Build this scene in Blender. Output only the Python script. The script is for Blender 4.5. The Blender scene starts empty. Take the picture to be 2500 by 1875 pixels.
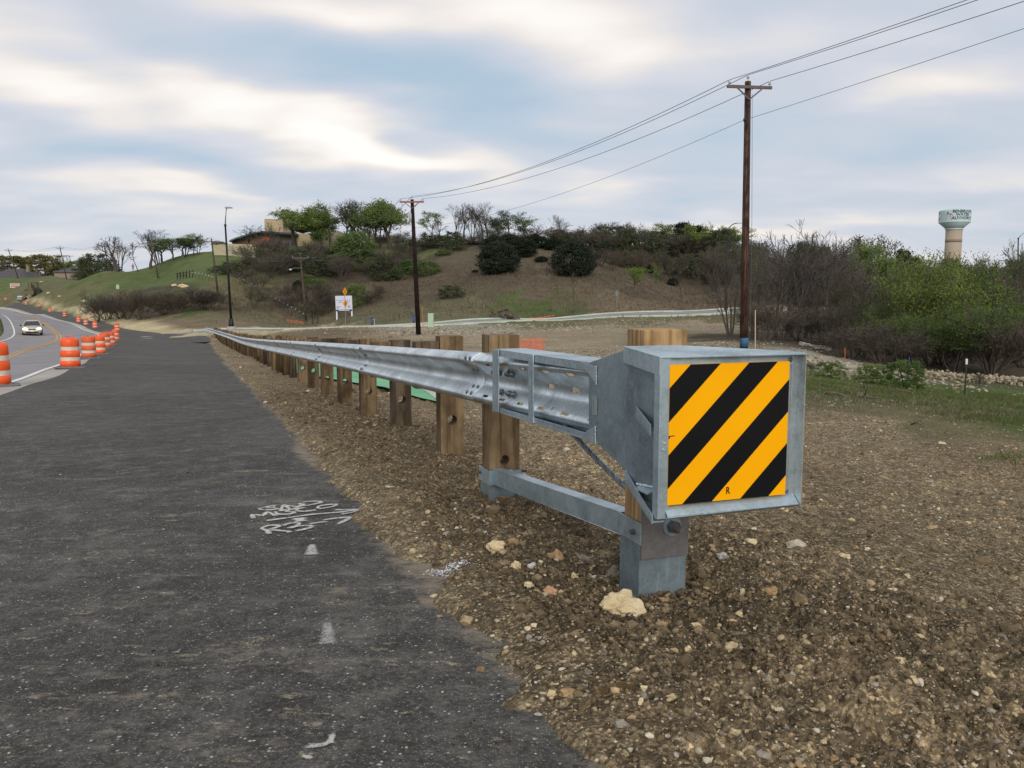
import bpy, bmesh, math, random
import numpy as np
from mathutils import Vector, Matrix, noise as mnoise
random.seed(7); np.random.seed(7)
S = bpy.context.scene
C = S.collection
# ------------------------------------------------------------------ camera
# the camera stands at the world origin (x right, y ahead, z up); the asphalt is about 1.1 m below it
FPX, CU, CV, PITCH = 2094.0, 1250.0, 937.5, math.radians(6.2)
cd = bpy.data.cameras.new('camera'); cam = bpy.data.objects.new('camera', cd); C.objects.link(cam)
cd.sensor_fit = 'HORIZONTAL'; cd.sensor_width = 36.0; cd.lens = 36.0 * FPX / 2500.0
cd.clip_start = 0.05; cd.clip_end = 12000
cam.location = (0, 0, 0); cam.rotation_euler = (math.radians(90) - PITCH, 0, 0)
S.camera = cam
# ------------------------------------------------------------------ light
SUN_EL, SUN_AZ = 27.0, 168.0         # azimuth clockwise from +y
w = bpy.data.worlds.new('World'); S.world = w; w.use_nodes = True
sd = bpy.data.lights.new('sun', 'SUN'); sun = bpy.data.objects.new('sun', sd); C.objects.link(sun)
sd.energy = 1.75; sd.angle = math.radians(35); sd.color = (1.0, 0.95, 0.88)
_s = Vector((math.sin(math.radians(SUN_AZ)) * math.cos(math.radians(SUN_EL)),
             math.cos(math.radians(SUN_AZ)) * math.cos(math.radians(SUN_EL)), math.sin(math.radians(SUN_EL))))
sun.rotation_euler = _s.to_track_quat('Z', 'Y').to_euler()
S.view_settings.view_transform = 'Standard'; S.view_settings.look = 'None'
S.view_settings.gamma = 1.0; S.view_settings.use_curve_mapping = False
S.view_settings.exposure = 0.12
S.cycles.use_denoising = True; S.cycles.denoiser = 'OPENIMAGEDENOISE'; S.cycles.denoising_input_passes = 'RGB_ALBEDO_NORMAL'; S.cycles.denoising_prefilter = 'ACCURATE'
S.cycles.max_bounces = 6; S.cycles.diffuse_bounces = 3; S.cycles.transparent_max_bounces = 8

CP, SP = math.cos(PITCH), math.sin(PITCH)
def at(u, v, Y):
    """world point at distance Y ahead seen at photo pixel u, v (2500 x 1875)"""
    xi = (u - CU) / FPX; yi = (CV - v) / FPX
    d = CP + yi * SP; t = Y / d
    return Vector((xi * t, Y, (-SP + yi * CP) * t))
def proj(p):
    dx, dy, dz = p[0], p[1] * CP - p[2] * SP, p[1] * SP + p[2] * CP
    return CU + FPX * dx / dy, CV - FPX * dz / dy
def srgb(r, g, b):
    f = lambda c: (c / 255 / 12.92) if c / 255 <= 0.04045 else ((c / 255 + 0.055) / 1.055) ** 2.4
    return (f(r), f(g), f(b), 1.0)

# ------------------------------------------------------------------ world: nishita sky under a broken cloud deck
def world_nodes():
    nt = w.node_tree; nt.nodes.clear(); N = nt.nodes.new; L = nt.links.new
    out = N('ShaderNodeOutputWorld'); bg = N('ShaderNodeBackground'); bg.inputs['Strength'].default_value = 0.1
    sky = N('ShaderNodeTexSky'); sky.sky_type = 'NISHITA'; sky.sun_disc = False
    sky.sun_elevation = math.radians(SUN_EL); sky.sun_rotation = math.radians(SUN_AZ)
    tc = N('ShaderNodeTexCoord')
    nrm = N('ShaderNodeVectorMath'); nrm.operation = 'NORMALIZE'; L(tc.outputs['Generated'], nrm.inputs[0])
    sep = N('ShaderNodeSeparateXYZ'); L(nrm.outputs[0], sep.inputs[0])
    def M(op, a, b=None, c=None, clamp=False):
        n = N('ShaderNodeMath'); n.operation = op; n.use_clamp = clamp
        for i, x in enumerate((a, b, c)):
            if x is None: continue
            if isinstance(x, (int, float)): n.inputs[i].default_value = x
            else: L(x, n.inputs[i])
        return n.outputs[0]
    X, Y, Z = sep.outputs
    # clouds lie on a high plane, so they crowd together towards the horizon
    zz = M('ADD', M('ABSOLUTE', Z), 0.16)
    cb = N('ShaderNodeCombineXYZ'); L(M('DIVIDE', X, zz), cb.inputs[0]); L(M('DIVIDE', Y, zz), cb.inputs[1])
    mp = N('ShaderNodeMapping'); L(cb.outputs[0], mp.inputs[0])
    mp.inputs['Rotation'].default_value = (0, 0, math.radians(24)); mp.inputs['Scale'].default_value = (0.65, 0.90, 1)
    mp.inputs['Location'].default_value = (3.1, 1.7, 0)
    def noise(vec, sc, det, rough, dist):
        n = N('ShaderNodeTexNoise'); n.noise_dimensions = '3D'; L(vec, n.inputs['Vector'])
        n.inputs['Scale'].default_value = sc; n.inputs['Detail'].default_value = det
        n.inputs['Roughness'].default_value = rough; n.inputs['Distortion'].default_value = dist
        return n.outputs['Fac']
    big = noise(mp.outputs[0], 1.0, 3.0, 0.48, 0.3)
    fine = noise(mp.outputs[0], 2.6, 5.0, 0.48, 0.25); wob = noise(mp.outputs[0], 1.5, 3.0, 0.45, 0.2)
    az = M('ARCTAN2', X, Y); el = M('ARCSINE', Z)
    def wobble(a, amt, k):
        return M('ADD', a, M('MULTIPLY', M('SUBTRACT', k, 0.5), amt))
    azw = wobble(az, 0.24, wob); elw = wobble(el, 0.12, wob)
    def blob(u, v, ru, rv, slope):
        """soft cloud bank centred on a direction; half sizes and slope in photo pixels"""
        p = at(u, v, 1000.0); a0 = math.atan2(p.x, p.y); e0 = math.asin(p.normalized().z)
        q = math.atan(slope)
        da = M('SUBTRACT', azw, a0); de = M('SUBTRACT', elw, e0)
        x = M('SUBTRACT', M('MULTIPLY', da, math.cos(q)), M('MULTIPLY', de, math.sin(q)))
        y = M('ADD', M('MULTIPLY', da, math.sin(q)), M('MULTIPLY', de, math.cos(q)))
        r2 = M('ADD', M('POWER', M('DIVIDE', M('ABSOLUTE', x), ru / FPX), 2.0), M('POWER', M('DIVIDE', M('ABSOLUTE', y), rv / FPX), 2.0))
        return M('EXPONENT', M('MULTIPLY', r2, -1.0))
    # brightness of the deck, 0 thick blue grey .. 1 thin white
    val = M('ADD', 0.49, M('MULTIPLY', M('SUBTRACT', big, 0.5), 0.95))
    val = M('ADD', val, M('MULTIPLY', M('SUBTRACT', fine, 0.5), 0.80))
    banks = [(1330, 50, 400, 110, 0.15, .46), (560, 215, 360, 60, .36, .26), (1000, 345, 330, 42, .26, .34), (150, 190, 260, 60, .25, .22),
             (2250, 220, 220, 70, -.1, .26), (1950, 60, 120, 50, 0, .10), (300, 480, 330, 30, .06, .22), (1900, 560, 400, 40, 0, .16), (820, 20, 200, 50, .1, .25),
             (330, 60, 420, 75, .3, -.28), (950, 215, 420, 70, .24, -.40), (260, 345, 430, 50, .2, -.30), (1350, 300, 330, 60, .35, -.22),
             (2050, 400, 420, 90, 0.0, -.32), (1720, 130, 160, 90, 0, -.12), (2440, 330, 120, 60, 0, -.1), (600, 430, 260, 35, 0, -.12)]
    for (u, v, ru, rv, sl, amt) in banks:
        val = M('ADD', val, M('MULTIPLY', blob(u, v, ru, rv, sl), amt * (1.38 if amt > 0 else .75)))
    # streaky warmth where the deck is thin
    cr = N('ShaderNodeValToRGB'); L(val, cr.inputs[0]); e = cr.color_ramp
    e.interpolation = 'B_SPLINE'
    e.elements[0].position = 0.0; e.elements[0].color = srgb(168, 190, 209)
    e.elements[1].position = 1.0; e.elements[1].color = srgb(253, 251, 247)
    for p, c in ((.22, srgb(184, 199, 214)), (.42, srgb(199, 204, 215)), (.56, srgb(209, 212, 221)), (.70, srgb(228, 223, 220)), (.84, srgb(246, 238, 230))):
        k = e.elements.new(p); k.color = c
    mul = N('ShaderNodeVectorMath'); mul.operation = 'SCALE'; L(cr.outputs[0], mul.inputs[0]); mul.inputs['Scale'].default_value = 10.0
    mix = N('ShaderNodeMix'); mix.data_type = 'RGBA'; mix.inputs[0].default_value = 0.94
    L(sky.outputs[0], mix.inputs[6]); L(mul.outputs[0], mix.inputs[7])
    L(mix.outputs[2], bg.inputs['Color']); L(bg.outputs[0], out.inputs[0])
world_nodes()

# ------------------------------------------------------------------ materials
MATS = {}
class NT:
    def __init__(s, name):
        s.m = bpy.data.materials.new(name); s.m.use_nodes = True; s.nt = s.m.node_tree
        s.b = s.nt.nodes['Principled BSDF']; MATS[name] = s.m
    def N(s, t): return s.nt.nodes.new(t)
    def L(s, a, b): s.nt.links.new(a, b)
    def coord(s, kind='Object', scale=(1, 1, 1), rot=(0, 0, 0)):
        tc = s.N('ShaderNodeTexCoord'); mp = s.N('ShaderNodeMapping'); s.L(tc.outputs[kind], mp.inputs[0])
        mp.inputs['Scale'].default_value = scale; mp.inputs['Rotation'].default_value = rot
        return mp.outputs[0]
    def world(s, scale=(1, 1, 1), rot=(0, 0, 0)):
        g = s.N('ShaderNodeNewGeometry'); mp = s.N('ShaderNodeMapping'); s.L(g.outputs['Position'], mp.inputs[0])
        mp.inputs['Scale'].default_value = scale; mp.inputs['Rotation'].default_value = rot
        return mp.outputs[0]
    def noise(s, vec, sc, det=4, rough=.55, dist=0):
        n = s.N('ShaderNodeTexNoise'); s.L(vec, n.inputs['Vector'])
        for k, v in (('Scale', sc), ('Detail', det), ('Roughness', rough), ('Distortion', dist)): n.inputs[k].default_value = v
        return n.outputs['Fac']
    def voro(s, vec, sc, out='Distance', feature='F1', rnd=1.0):
        n = s.N('ShaderNodeTexVoronoi'); n.feature = feature; s.L(vec, n.inputs['Vector']); n.inputs['Scale'].default_value = sc
        n.inputs['Randomness'].default_value = rnd
        return n.outputs[out]
    def ramp(s, fac, *stops):
        r = s.N('ShaderNodeValToRGB'); s.L(fac, r.inputs[0]); e = r.color_ramp
        f = lambda c: c if isinstance(c, (tuple, list)) else (c, c, c, 1)
        e.elements[0].position, e.elements[0].color = stops[0][0], f(stops[0][1])
        e.elements[1].position, e.elements[1].color = stops[-1][0], f(stops[-1][1])
        for p, c in stops[1:-1]:
            k = e.elements.new(p); k.color = f(c)
        return r.outputs[0]
    def mix(s, fac, a, b, mode='MIX'):
        n = s.N('ShaderNodeMix'); n.data_type = 'RGBA'; n.blend_type = mode
        for i, x in ((0, fac), (6, a), (7, b)):
            if isinstance(x, (int, float)): n.inputs[i].default_value = x if i == 0 else (x, x, x, 1)
            elif isinstance(x, (tuple, list)): n.inputs[i].default_value = tuple(x) if len(x) == 4 else tuple(x) + (1,)
            else: s.L(x, n.inputs[i])
        return n.outputs[2]
    def math(s, op, a, b=0.0):
        n = s.N('ShaderNodeMath'); n.operation = op
        for i, x in enumerate((a, b)):
            if isinstance(x, (int, float)): n.inputs[i].default_value = x
            else: s.L(x, n.inputs[i])
        return n.outputs[0]
    def base(s, c):
        if isinstance(c, (tuple, list)): s.b.inputs['Base Color'].default_value = tuple(c) if len(c) == 4 else tuple(c) + (1,)
        else: s.L(c, s.b.inputs['Base Color'])
    def set(s, rough=None, metal=None, spec=None):
        for k, x in (('Roughness', rough), ('Metallic', metal), ('Specular IOR Level', spec)):
            if x is None: continue
            if isinstance(x, (int, float)): s.b.inputs[k].default_value = x
            else: s.L(x, s.b.inputs[k])
    def bump(s, h, strength=.3, dist=.01):
        n = s.N('ShaderNodeBump'); s.L(h, n.inputs['Height']); n.inputs['Strength'].default_value = strength; n.inputs['Distance'].default_value = dist
        s.L(n.outputs[0], s.b.inputs['Normal'])

def simple(name, col, rough=.6, metal=0.0, var=.18, sc=6.0, spec=.4, kind='Object'):
    t = NT(name); c = t.coord(kind)
    n = t.noise(c, sc, 5)
    lo = tuple(x * (1 - var) for x in col[:3]) + (1,); hi = tuple(min(1, x * (1 + var)) for x in col[:3]) + (1,)
    t.base(t.ramp(n, (.3, lo), (.7, hi))); t.set(rough, metal, spec); t.bump(n, .08, .005)
    return t.m
def emis(name, col, strength):
    t = NT(name); t.base(col); t.b.inputs['Emission Color'].default_value = tuple(col[:3]) + (1,); t.b.inputs['Emission Strength'].default_value = strength
    return t.m

# galvanised steel: cloudy zinc with faint spangle
def galv(name, base, rough, metal=.75, streak=True):
    t = NT(name); c = t.world()
    n1 = t.noise(c, 3.2, 5, .6, .6); n2 = t.noise(c, 26, 4, .6); v = t.voro(c, 110, 'Color')
    vs = t.N('ShaderNodeSeparateColor'); t.L(v, vs.inputs[0])
    f = t.math('ADD', t.math('MULTIPLY', n1, .68), t.math('ADD', t.math('MULTIPLY', n2, .24), t.math('MULTIPLY', vs.outputs[0], .08)))
    lo = tuple(x * .60 for x in base) + (1,); md = tuple(base) + (1,); hi = tuple(min(1, x * 1.35) for x in base) + (1,)
    col = t.ramp(f, (.34, lo), (.5, md), (.66, hi))
    d = t.noise(t.world((5, 5, .7)), 6, 4, .6)
    col = t.mix(t.ramp(d, (.62, 0), (.72, .55)), col, tuple(min(1, x * 1.6) for x in base))
    g = t.noise(c, 9, 5, .7); col = t.mix(t.ramp(g, (.60, 0), (.78, .35)), col, (.16, .15, .135, 1))
    t.base(col); t.set(t.ramp(f, (.3, rough + .12), (.7, rough - .06)), metal, .5)
    t.bump(t.math('ADD', n2, t.math('MULTIPLY', n1, .6)), .05, .003)
galv('galvanised_plate', (.25, .31, .335), .46, .6)
galv('galvanised_rail', (.60, .665, .69), .30, .82)
galv('galvanised_bright', (.41, .50, .54), .40, .65)
galv('raw_steel', (.20, .19, .185), .5, .4)
t = NT('bolt_steel'); t.base((.16, .165, .17)); t.set(.4, .7)
t = NT('weld_zinc'); n = t.noise(t.world(), 180, 2); t.base(t.ramp(n, (.35, (.5, .54, .56, 1)), (.65, (.85, .9, .92, 1)))); t.set(.35, .5); t.bump(n, .8, .004)

def wood(name, a, b, c2, knot=True):
    t = NT(name); co = t.coord('Object', (1, 1, .05))
    oi = t.N('ShaderNodeObjectInfo')
    off = t.N('ShaderNodeVectorMath'); off.operation = 'ADD'; t.L(co, off.inputs[0])
    sc = t.N('ShaderNodeVectorMath'); sc.operation = 'SCALE'; t.L(oi.outputs['Location'], sc.inputs[0]); sc.inputs['Scale'].default_value = 0.37
    t.L(sc.outputs[0], off.inputs[1]); v = off.outputs[0]
    n = t.noise(v, 14, 6, .65, 1.2); g = t.noise(v, 70, 3, .6)
    wv = t.N('ShaderNodeTexWave'); wv.wave_type = 'RINGS'; wv.rings_direction = 'Z'; t.L(v, wv.inputs['Vector'])
    for k, x in (('Scale', 9.0), ('Distortion', 7.5), ('Detail', 3.0), ('Detail Scale', 2.0)): wv.inputs[k].default_value = x
    f = t.math('ADD', t.math('MULTIPLY', n, .5), t.math('ADD', t.math('MULTIPLY', g, .2), t.math('MULTIPLY', wv.outputs['Fac'], .3)))
    col = t.ramp(f, (.25, a), (.5, b), (.75, c2))
    gr = t.noise(t.world((1, 1, .5)), 5, 4, .6)
    col = t.mix(t.ramp(gr, (.46, 0), (.66, .7)), col, tuple(x * .45 for x in a[:3]))
    hv = t.N('ShaderNodeHueSaturation'); t.L(col, hv.inputs['Color'])
    rr = t.N('ShaderNodeMapRange'); t.L(oi.outputs['Random'], rr.inputs[0]); rr.inputs[3].default_value = .62; rr.inputs[4].default_value = 1.15
    t.L(rr.outputs[0], hv.inputs['Value'])
    t.base(hv.outputs[0]); t.set(.85, 0, .2); t.bump(f, .5, .004)
wood('treated_pine', srgb(88, 70, 50), srgb(124, 102, 74), srgb(150, 128, 96))
wood('fresh_pine', srgb(130, 102, 68), srgb(166, 134, 94), srgb(186, 156, 114))
wood('weathered_pine', srgb(70, 58, 46), srgb(100, 86, 68), srgb(126, 110, 88))
wood('creosote_pole', srgb(40, 28, 24), srgb(72, 50, 42), srgb(104, 82, 70))
wood('black_pole', srgb(22, 15, 13), srgb(36, 26, 22), srgb(50, 38, 34))
wood('grey_pole', srgb(70, 60, 50), srgb(100, 88, 74), srgb(125, 112, 98))

# ground: the tint comes from what covers the ground there; relief and pebbles from noise
def ground_mat():
    t = NT('earth'); a = t.N('ShaderNodeAttribute'); a.attribute_name = 'cover'
    c = t.world()
    n1 = t.noise(c, .35, 5, .6, .4); n2 = t.noise(c, 3.0, 6, .65, .3); n3 = t.noise(c, 28, 5, .7)
    n4 = t.noise(c, .06, 4, .6, .5)
    f = t.math('ADD', t.math('MULTIPLY', n1, .34), t.math('ADD', t.math('MULTIPLY', n2, .33), t.math('MULTIPLY', n3, .33)))
    k = t.ramp(f, (.33, .50), (.5, 1.0), (.68, 1.55))
    col = t.mix(1.0, a.outputs['Color'], k, 'MULTIPLY')
    k2 = t.ramp(n4, (.3, (.82, .86, .80, 1)), (.7, (1.16, 1.1, 1.05, 1)))
    col = t.mix(1.0, col, k2, 'MULTIPLY')
    # crumbs: every little cell has its own brightness, stronger where the soil is bare and stony
    for sc, amt in ((38, .75), (95, .8), (11, .35)):
        rc = t.voro(c, sc, 'Color'); sp = t.N('ShaderNodeSeparateColor'); t.L(rc, sp.inputs[0])
        cb_ = t.ramp(sp.outputs[2], (0, .45), (.5, .9), (.82, 1.3), (1, 2.3))
        am = t.math('MULTIPLY', t.math('MINIMUM', t.math('MULTIPLY', a.outputs['Alpha'], 1.5), 1.0), amt)
        col = t.mix(am, col, t.mix(1.0, col, cb_, 'MULTIPLY'))
    # pale pebbles bedded in the soil; how many is in alpha
    for sc, lo in ((21, .15), (42, .24), (95, .26), (4.2, .10)):
        d = t.voro(c, sc); rc = t.voro(c, sc, 'Color'); sp = t.N('ShaderNodeSeparateColor'); t.L(rc, sp.inputs[0])
        pick = t.math('GREATER_THAN', t.math('ADD', sp.outputs[0], t.math('MULTIPLY', a.outputs['Alpha'], .42)), 1.0)
        m = t.math('MULTIPLY', t.ramp(d, (lo, 1), (lo + .1, 0)), pick)
        pc = t.ramp(sp.outputs[1], (0, srgb(120, 105, 82)), (.6, srgb(178, 160, 128)), (1, srgb(215, 205, 185)))
        col = t.mix(t.math('MULTIPLY', m, .8), col, pc)
    t.base(col); t.set(.95, 0, .15)
    t.bump(t.math('ADD', t.math('ADD', t.math('MULTIPLY', n3, .5), n2), t.math('MULTIPLY', t.voro(c, 60), .5)), .8, .05)
ground_mat()

def asphalt_mat():
    t = NT('new_asphalt'); c = t.world()
    e = t.world((1, 1, 1), (0, 0, math.radians(-20)))
    n1 = t.noise(c, 1.1, 6, .65, .3); n2 = t.noise(c, 60, 4, .75); n0 = t.noise(c, .22, 4, .6, .5); n5 = t.noise(c, 9, 5, .7)
    f = t.math('ADD', t.math('MULTIPLY', n2, .46), t.math('ADD', t.math('MULTIPLY', n1, .27), t.math('MULTIPLY', n5, .27)))
    col = t.ramp(f, (.38, (.020, .0182, .0158, 1)), (.5, (.055, .0505, .0445, 1)), (.62, (.128, .117, .101, 1)))
    col = t.mix(t.ramp(n0, (.42, 0), (.68, .42)), col, (.125, .118, .108, 1))
    # dust trodden into shallow smears
    st = t.noise(t.world((.55, 2.4, 1), (0, 0, math.radians(-8))), 2.6, 7, .72, .5)
    m = t.ramp(st, (.53, 0), (.64, .5), (.78, .95))
    br = t.noise(c, 17, 5, .75); m = t.math('MULTIPLY', m, t.ramp(br, (.44, 0), (.60, 1)))
    col = t.mix(m, col, srgb(150, 140, 124))
    pt = t.noise(c, 4.2, 8, .8, .4); col = t.mix(t.ramp(pt, (.50, 0), (.66, .6)), col, (.18, .168, .147, 1))
    pd = t.noise(c, 2.3, 7, .78, .3); col = t.mix(t.ramp(pd, (.56, 0), (.70, .6)), col, (.022, .022, .023, 1))
    # crushed aggregate and grit
    for sc, thr, lo, colr in ((150, .68, .32, srgb(150, 145, 136)), (75, .90, .26, srgb(205, 200, 190)), (34, .955, .16, srgb(205, 200, 190)), (15, .975, .07, srgb(190, 176, 150))):
        d = t.voro(c, sc); rc = t.voro(c, sc, 'Color'); sp = t.N('ShaderNodeSeparateColor'); t.L(rc, sp.inputs[0])
        dd = t.math('ADD', d, t.math('MULTIPLY', t.math('SUBTRACT', t.noise(c, sc * 1.6, 2), .5), lo * 1.6))
        mm = t.math('MULTIPLY', t.ramp(dd, (lo * .7, 1), (lo + .10, 0)), t.math('GREATER_THAN', t.math('ADD', sp.outputs[0], t.math('MULTIPLY', t.math('SUBTRACT', n1, .5), .10)), thr))
        col = t.mix(t.math('MULTIPLY', mm, t.ramp(sp.outputs[1], (0, .25), (1, .95))), col, colr)
    # dust drifted along the free edge comes from a vertex mask
    a = t.N('ShaderNodeAttribute'); a.attribute_name = 'dust'
    dm = t.ramp(t.math('ADD', t.math('MULTIPLY', a.outputs['Fac'], .46), t.noise(t.world((1, 1.5, 1)), 9, 8, .78, .5)), (.80, 0), (1.06, .9))
    col = t.mix(dm, col, srgb(142, 130, 110))
    t.base(col); t.set(t.ramp(n1, (.3, .82), (.7, .93)), 0, .25)
    t.bump(t.math('ADD', n2, t.math('MULTIPLY', t.voro(c, 130), .6)), .7, .006)
asphalt_mat()
def road_mat(name, lo, hi, joints=False):
    t = NT(name); c = t.world(); n = t.noise(c, .5, 6, .6, .3); g = t.noise(c, 40, 3, .7)
    f = t.math('ADD', t.math('MULTIPLY', n, .7), t.math('MULTIPLY', g, .3))
    t.base(t.ramp(f, (.35, lo), (.65, hi))); t.set(.9, 0, .2); t.bump(g, .3, .004)
road_mat('worn_road', srgb(128, 125, 124), srgb(154, 150, 148))
road_mat('pale_concrete', srgb(150, 144, 134), srgb(186, 180, 168))
road_mat('street_concrete', srgb(126, 125, 117), srgb(156, 154, 144))
road_mat('cured_concrete', srgb(96, 160, 118), srgb(140, 196, 152))
road_mat('kerb_concrete', srgb(168, 178, 164), srgb(205, 210, 196))
simple('white_line', srgb(225, 222, 216), .8, var=.08, kind='Object', sc=2)
simple('yellow_line', srgb(214, 160, 72), .8, var=.12, sc=2)
# vertex coloured stones
def stone_mat():
    t = NT('stone'); a = t.N('ShaderNodeAttribute'); a.attribute_name = 'tint'; c = t.world()
    n = t.noise(c, 45, 5, .7); n2 = t.noise(c, 9, 4, .6)
    col = t.mix(1.0, a.outputs['Color'], t.ramp(n, (.3, .62), (.55, 1.0), (.75, 1.25)), 'MULTIPLY')
    t.base(col); t.set(.93, 0, .2); t.bump(t.math('ADD', n, n2), .6, .01)
stone_mat()
def rock_mat(name, a, b, dirt):
    t = NT(name); c = t.world(); n = t.noise(c, 14, 7, .7, .4); d = t.noise(c, 9, 5, .65, .6)
    col = t.ramp(n, (.32, a), (.62, b)); col = t.mix(t.ramp(d, (.54, 0), (.66, .85)), col, dirt)
    t.base(col); t.set(.92, 0, .2); t.bump(t.math('ADD', n, t.noise(c, 70, 4, .7)), .8, .012)
rock_mat('cream_limestone', srgb(196, 172, 128), srgb(226, 208, 170), srgb(120, 98, 68))
rock_mat('tan_limestone', srgb(150, 120, 84), srgb(184, 156, 116), srgb(108, 86, 60))
rock_mat('grey_limestone', srgb(112, 104, 92), srgb(152, 144, 130), srgb(96, 80, 60))
rock_mat('dark_clod', srgb(74, 60, 42), srgb(104, 86, 62), srgb(150, 130, 100))
rock_mat('white_limestone', srgb(190, 190, 188), srgb(225, 224, 220), srgb(150, 140, 120))
rock_mat('pink_limestone', srgb(176, 132, 100), srgb(206, 166, 134), srgb(120, 98, 70))

def leaf_mat(name, dark, light, trans=.25, vari=.2):
    t = NT(name); g = t.world(); n = t.noise(g, .8, 3, .6); n2 = t.noise(g, 7, 3, .6)
    oi = t.N('ShaderNodeObjectInfo')
    f = t.math('ADD', t.math('MULTIPLY', n, .55), t.math('MULTIPLY', n2, .45))
    col = t.ramp(f, (.34, dark), (.64, light))
    hv = t.N('ShaderNodeHueSaturation'); t.L(col, hv.inputs['Color'])
    rr = t.N('ShaderNodeMapRange'); t.L(oi.outputs['Random'], rr.inputs[0]); rr.inputs[3].default_value = 1 - vari; rr.inputs[4].default_value = 1 + vari
    t.L(rr.outputs[0], hv.inputs['Value'])
    r2 = t.N('ShaderNodeMapRange'); t.L(oi.outputs['Random'], r2.inputs[0]); r2.inputs[3].default_value = .512; r2.inputs[4].default_value = .485
    t.L(r2.outputs[0], hv.inputs['Hue'])
    t.base(hv.outputs[0]); t.set(.75, 0, .2)
    if trans:
        tr = t.N('ShaderNodeBsdfTranslucent'); t.L(hv.outputs[0], tr.inputs[0])
        mx = t.N('ShaderNodeMixShader'); mx.inputs[0].default_value = trans
        o = t.nt.nodes['Material Output']; t.L(t.b.outputs[0], mx.inputs[1]); t.L(tr.outputs[0], mx.inputs[2]); t.L(mx.outputs[0], o.inputs[0])
leaf_mat('fresh_leaf', (.085, .135, .024, 1), (.20, .29, .055, 1), .35)
leaf_mat('spring_leaf', (.09, .135, .038, 1), (.20, .27, .082, 1), .38)
leaf_mat('olive_leaf', (.05, .06, .03, 1), (.10, .115, .055, 1), .2)
leaf_mat('cedar_leaf', (.013, .020, .012, 1), (.036, .048, .026, 1), .05)
leaf_mat('yellow_leaf', (.10, .10, .03, 1), (.22, .20, .07, 1), .3)
leaf_mat('rust_leaf', (.075, .05, .03, 1), (.14, .10, .06, 1), .2)
leaf_mat('grass_blade', (.06, .085, .025, 1), (.15, .18, .06, 1), .2)
leaf_mat('dry_blade', (.13, .10, .065, 1), (.27, .22, .15, 1), .15)
leaf_mat('bark', (.05, .042, .036, 1), (.115, .098, .084, 1), 0)
leaf_mat('twig', (.060, .049, .038, 1), (.118, .096, .073, 1), 0)
leaf_mat('weed_blade', (.085, .066, .045, 1), (.16, .125, .085, 1), .1)

simple('drum_orange', srgb(238, 92, 36), .45, var=.14, sc=3, spec=.5)
simple('drum_orange_faded', srgb(216, 98, 56), .6, var=.14, sc=3)
simple('reflective_white', srgb(206, 196, 180), .5, var=.12, sc=9)
simple('black_rubber', (.035, .035, .037), .75, var=.35, sc=8)
simple('dusty_rubber', srgb(112, 108, 106), .85, var=.2, sc=8)
simple('black_metal', (.012, .012, .014), .45, .3, var=.2)
simple('lamp_grey', srgb(150, 150, 150), .4, .5)
simple('wire', (.10, .105, .115), .6, .2)
simple('insulator', srgb(190, 190, 195), .25, 0)
simple('crossarm_red', srgb(150, 88, 68), .8, 0)
simple('crossarm_grey', srgb(105, 95, 92), .85, 0)
simple('transformer_grey', srgb(165, 168, 170), .5, 0)
simple('pale_green_paint', srgb(168, 190, 160), .55, 0, var=.08)
simple('white_paint', srgb(222, 224, 226), .6, 0, var=.05)
simple('sign_white', srgb(205, 208, 222), .5, 0, var=.04)
simple('navy_print', srgb(48, 56, 86), .5, 0, var=.05)
simple('grey_print', srgb(112, 114, 130), .5, 0, var=.05)
simple('sign_orange', srgb(236, 150, 32), .45, 0, var=.06)
simple('sign_back', srgb(140, 142, 138), .5, .4, var=.08)
simple('blue_paint', srgb(44, 70, 140), .5, 0)
simple('pole_blue', srgb(58, 98, 132), .7, 0, var=.2, sc=20)
simple('stake_wood', srgb(205, 186, 158), .8, 0)
simple('flag_orange', srgb(222, 110, 50), .7, 0)
simple('post_green', srgb(36, 52, 40), .6, 0)
simple('wall_tan', srgb(176, 158, 126), .85, 0, var=.06)
simple('wall_pale', srgb(188, 176, 146), .85, 0, var=.05)
simple('wall_brick', srgb(122, 96, 78), .9, 0, var=.15, sc=2)
simple('wall_grey', srgb(110, 106, 92), .85, 0, var=.08)
simple('orange_panel', srgb(188, 92, 60), .7, 0, var=.08)
simple('roof_dark', srgb(60, 66, 66), .6, .2, var=.1)
simple('fascia', srgb(88, 108, 108), .5, .2, var=.05)
simple('roof_shingle', srgb(84, 78, 78), .9, 0, var=.15, sc=3)
simple('chimney_brick', srgb(150, 132, 118), .9, 0, var=.2, sc=5)
simple('chimney_white', srgb(214, 208, 200), .85, 0, var=.05)
simple('tank_white', srgb(190, 208, 210), .5, 0, var=.02, sc=.5)
simple('tank_shaded', srgb(146, 162, 160), .6, 0, var=.03, sc=.5)  # tank white darkened: shade on the downward cone is put into its colour
simple('tank_concrete', srgb(168, 152, 134), .9, 0, var=.07, sc=.15)
simple('tank_band', srgb(140, 122, 108), .9, 0, var=.05, sc=.3)
simple('tank_letter', srgb(30, 58, 72), .5, 0, var=.03)
simple('sail_blue', srgb(70, 98, 150), .5, 0, var=.03)
simple('sail_red', srgb(214, 92, 76), .5, 0, var=.03)
simple('sail_cream', srgb(196, 204, 168), .5, 0, var=.03)
simple('car_paint', srgb(205, 190, 172), .3, .35, var=.04)
simple('machine_paint', srgb(92, 88, 60), .6, .1, var=.2, sc=2)
simple('truck_white', srgb(200, 200, 196), .5, 0, var=.06)
simple('vest_orange', srgb(250, 118, 30), .7, 0, var=.05)
simple('dark_cloth', srgb(40, 42, 50), .9, 0)
simple('skin', srgb(176, 126, 98), .6, 0, var=.04)
simple('banner_pale', srgb(206, 190, 180), .7, 0, var=.04)
simple('banner_red', srgb(180, 100, 96), .7, 0, var=.04)
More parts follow.
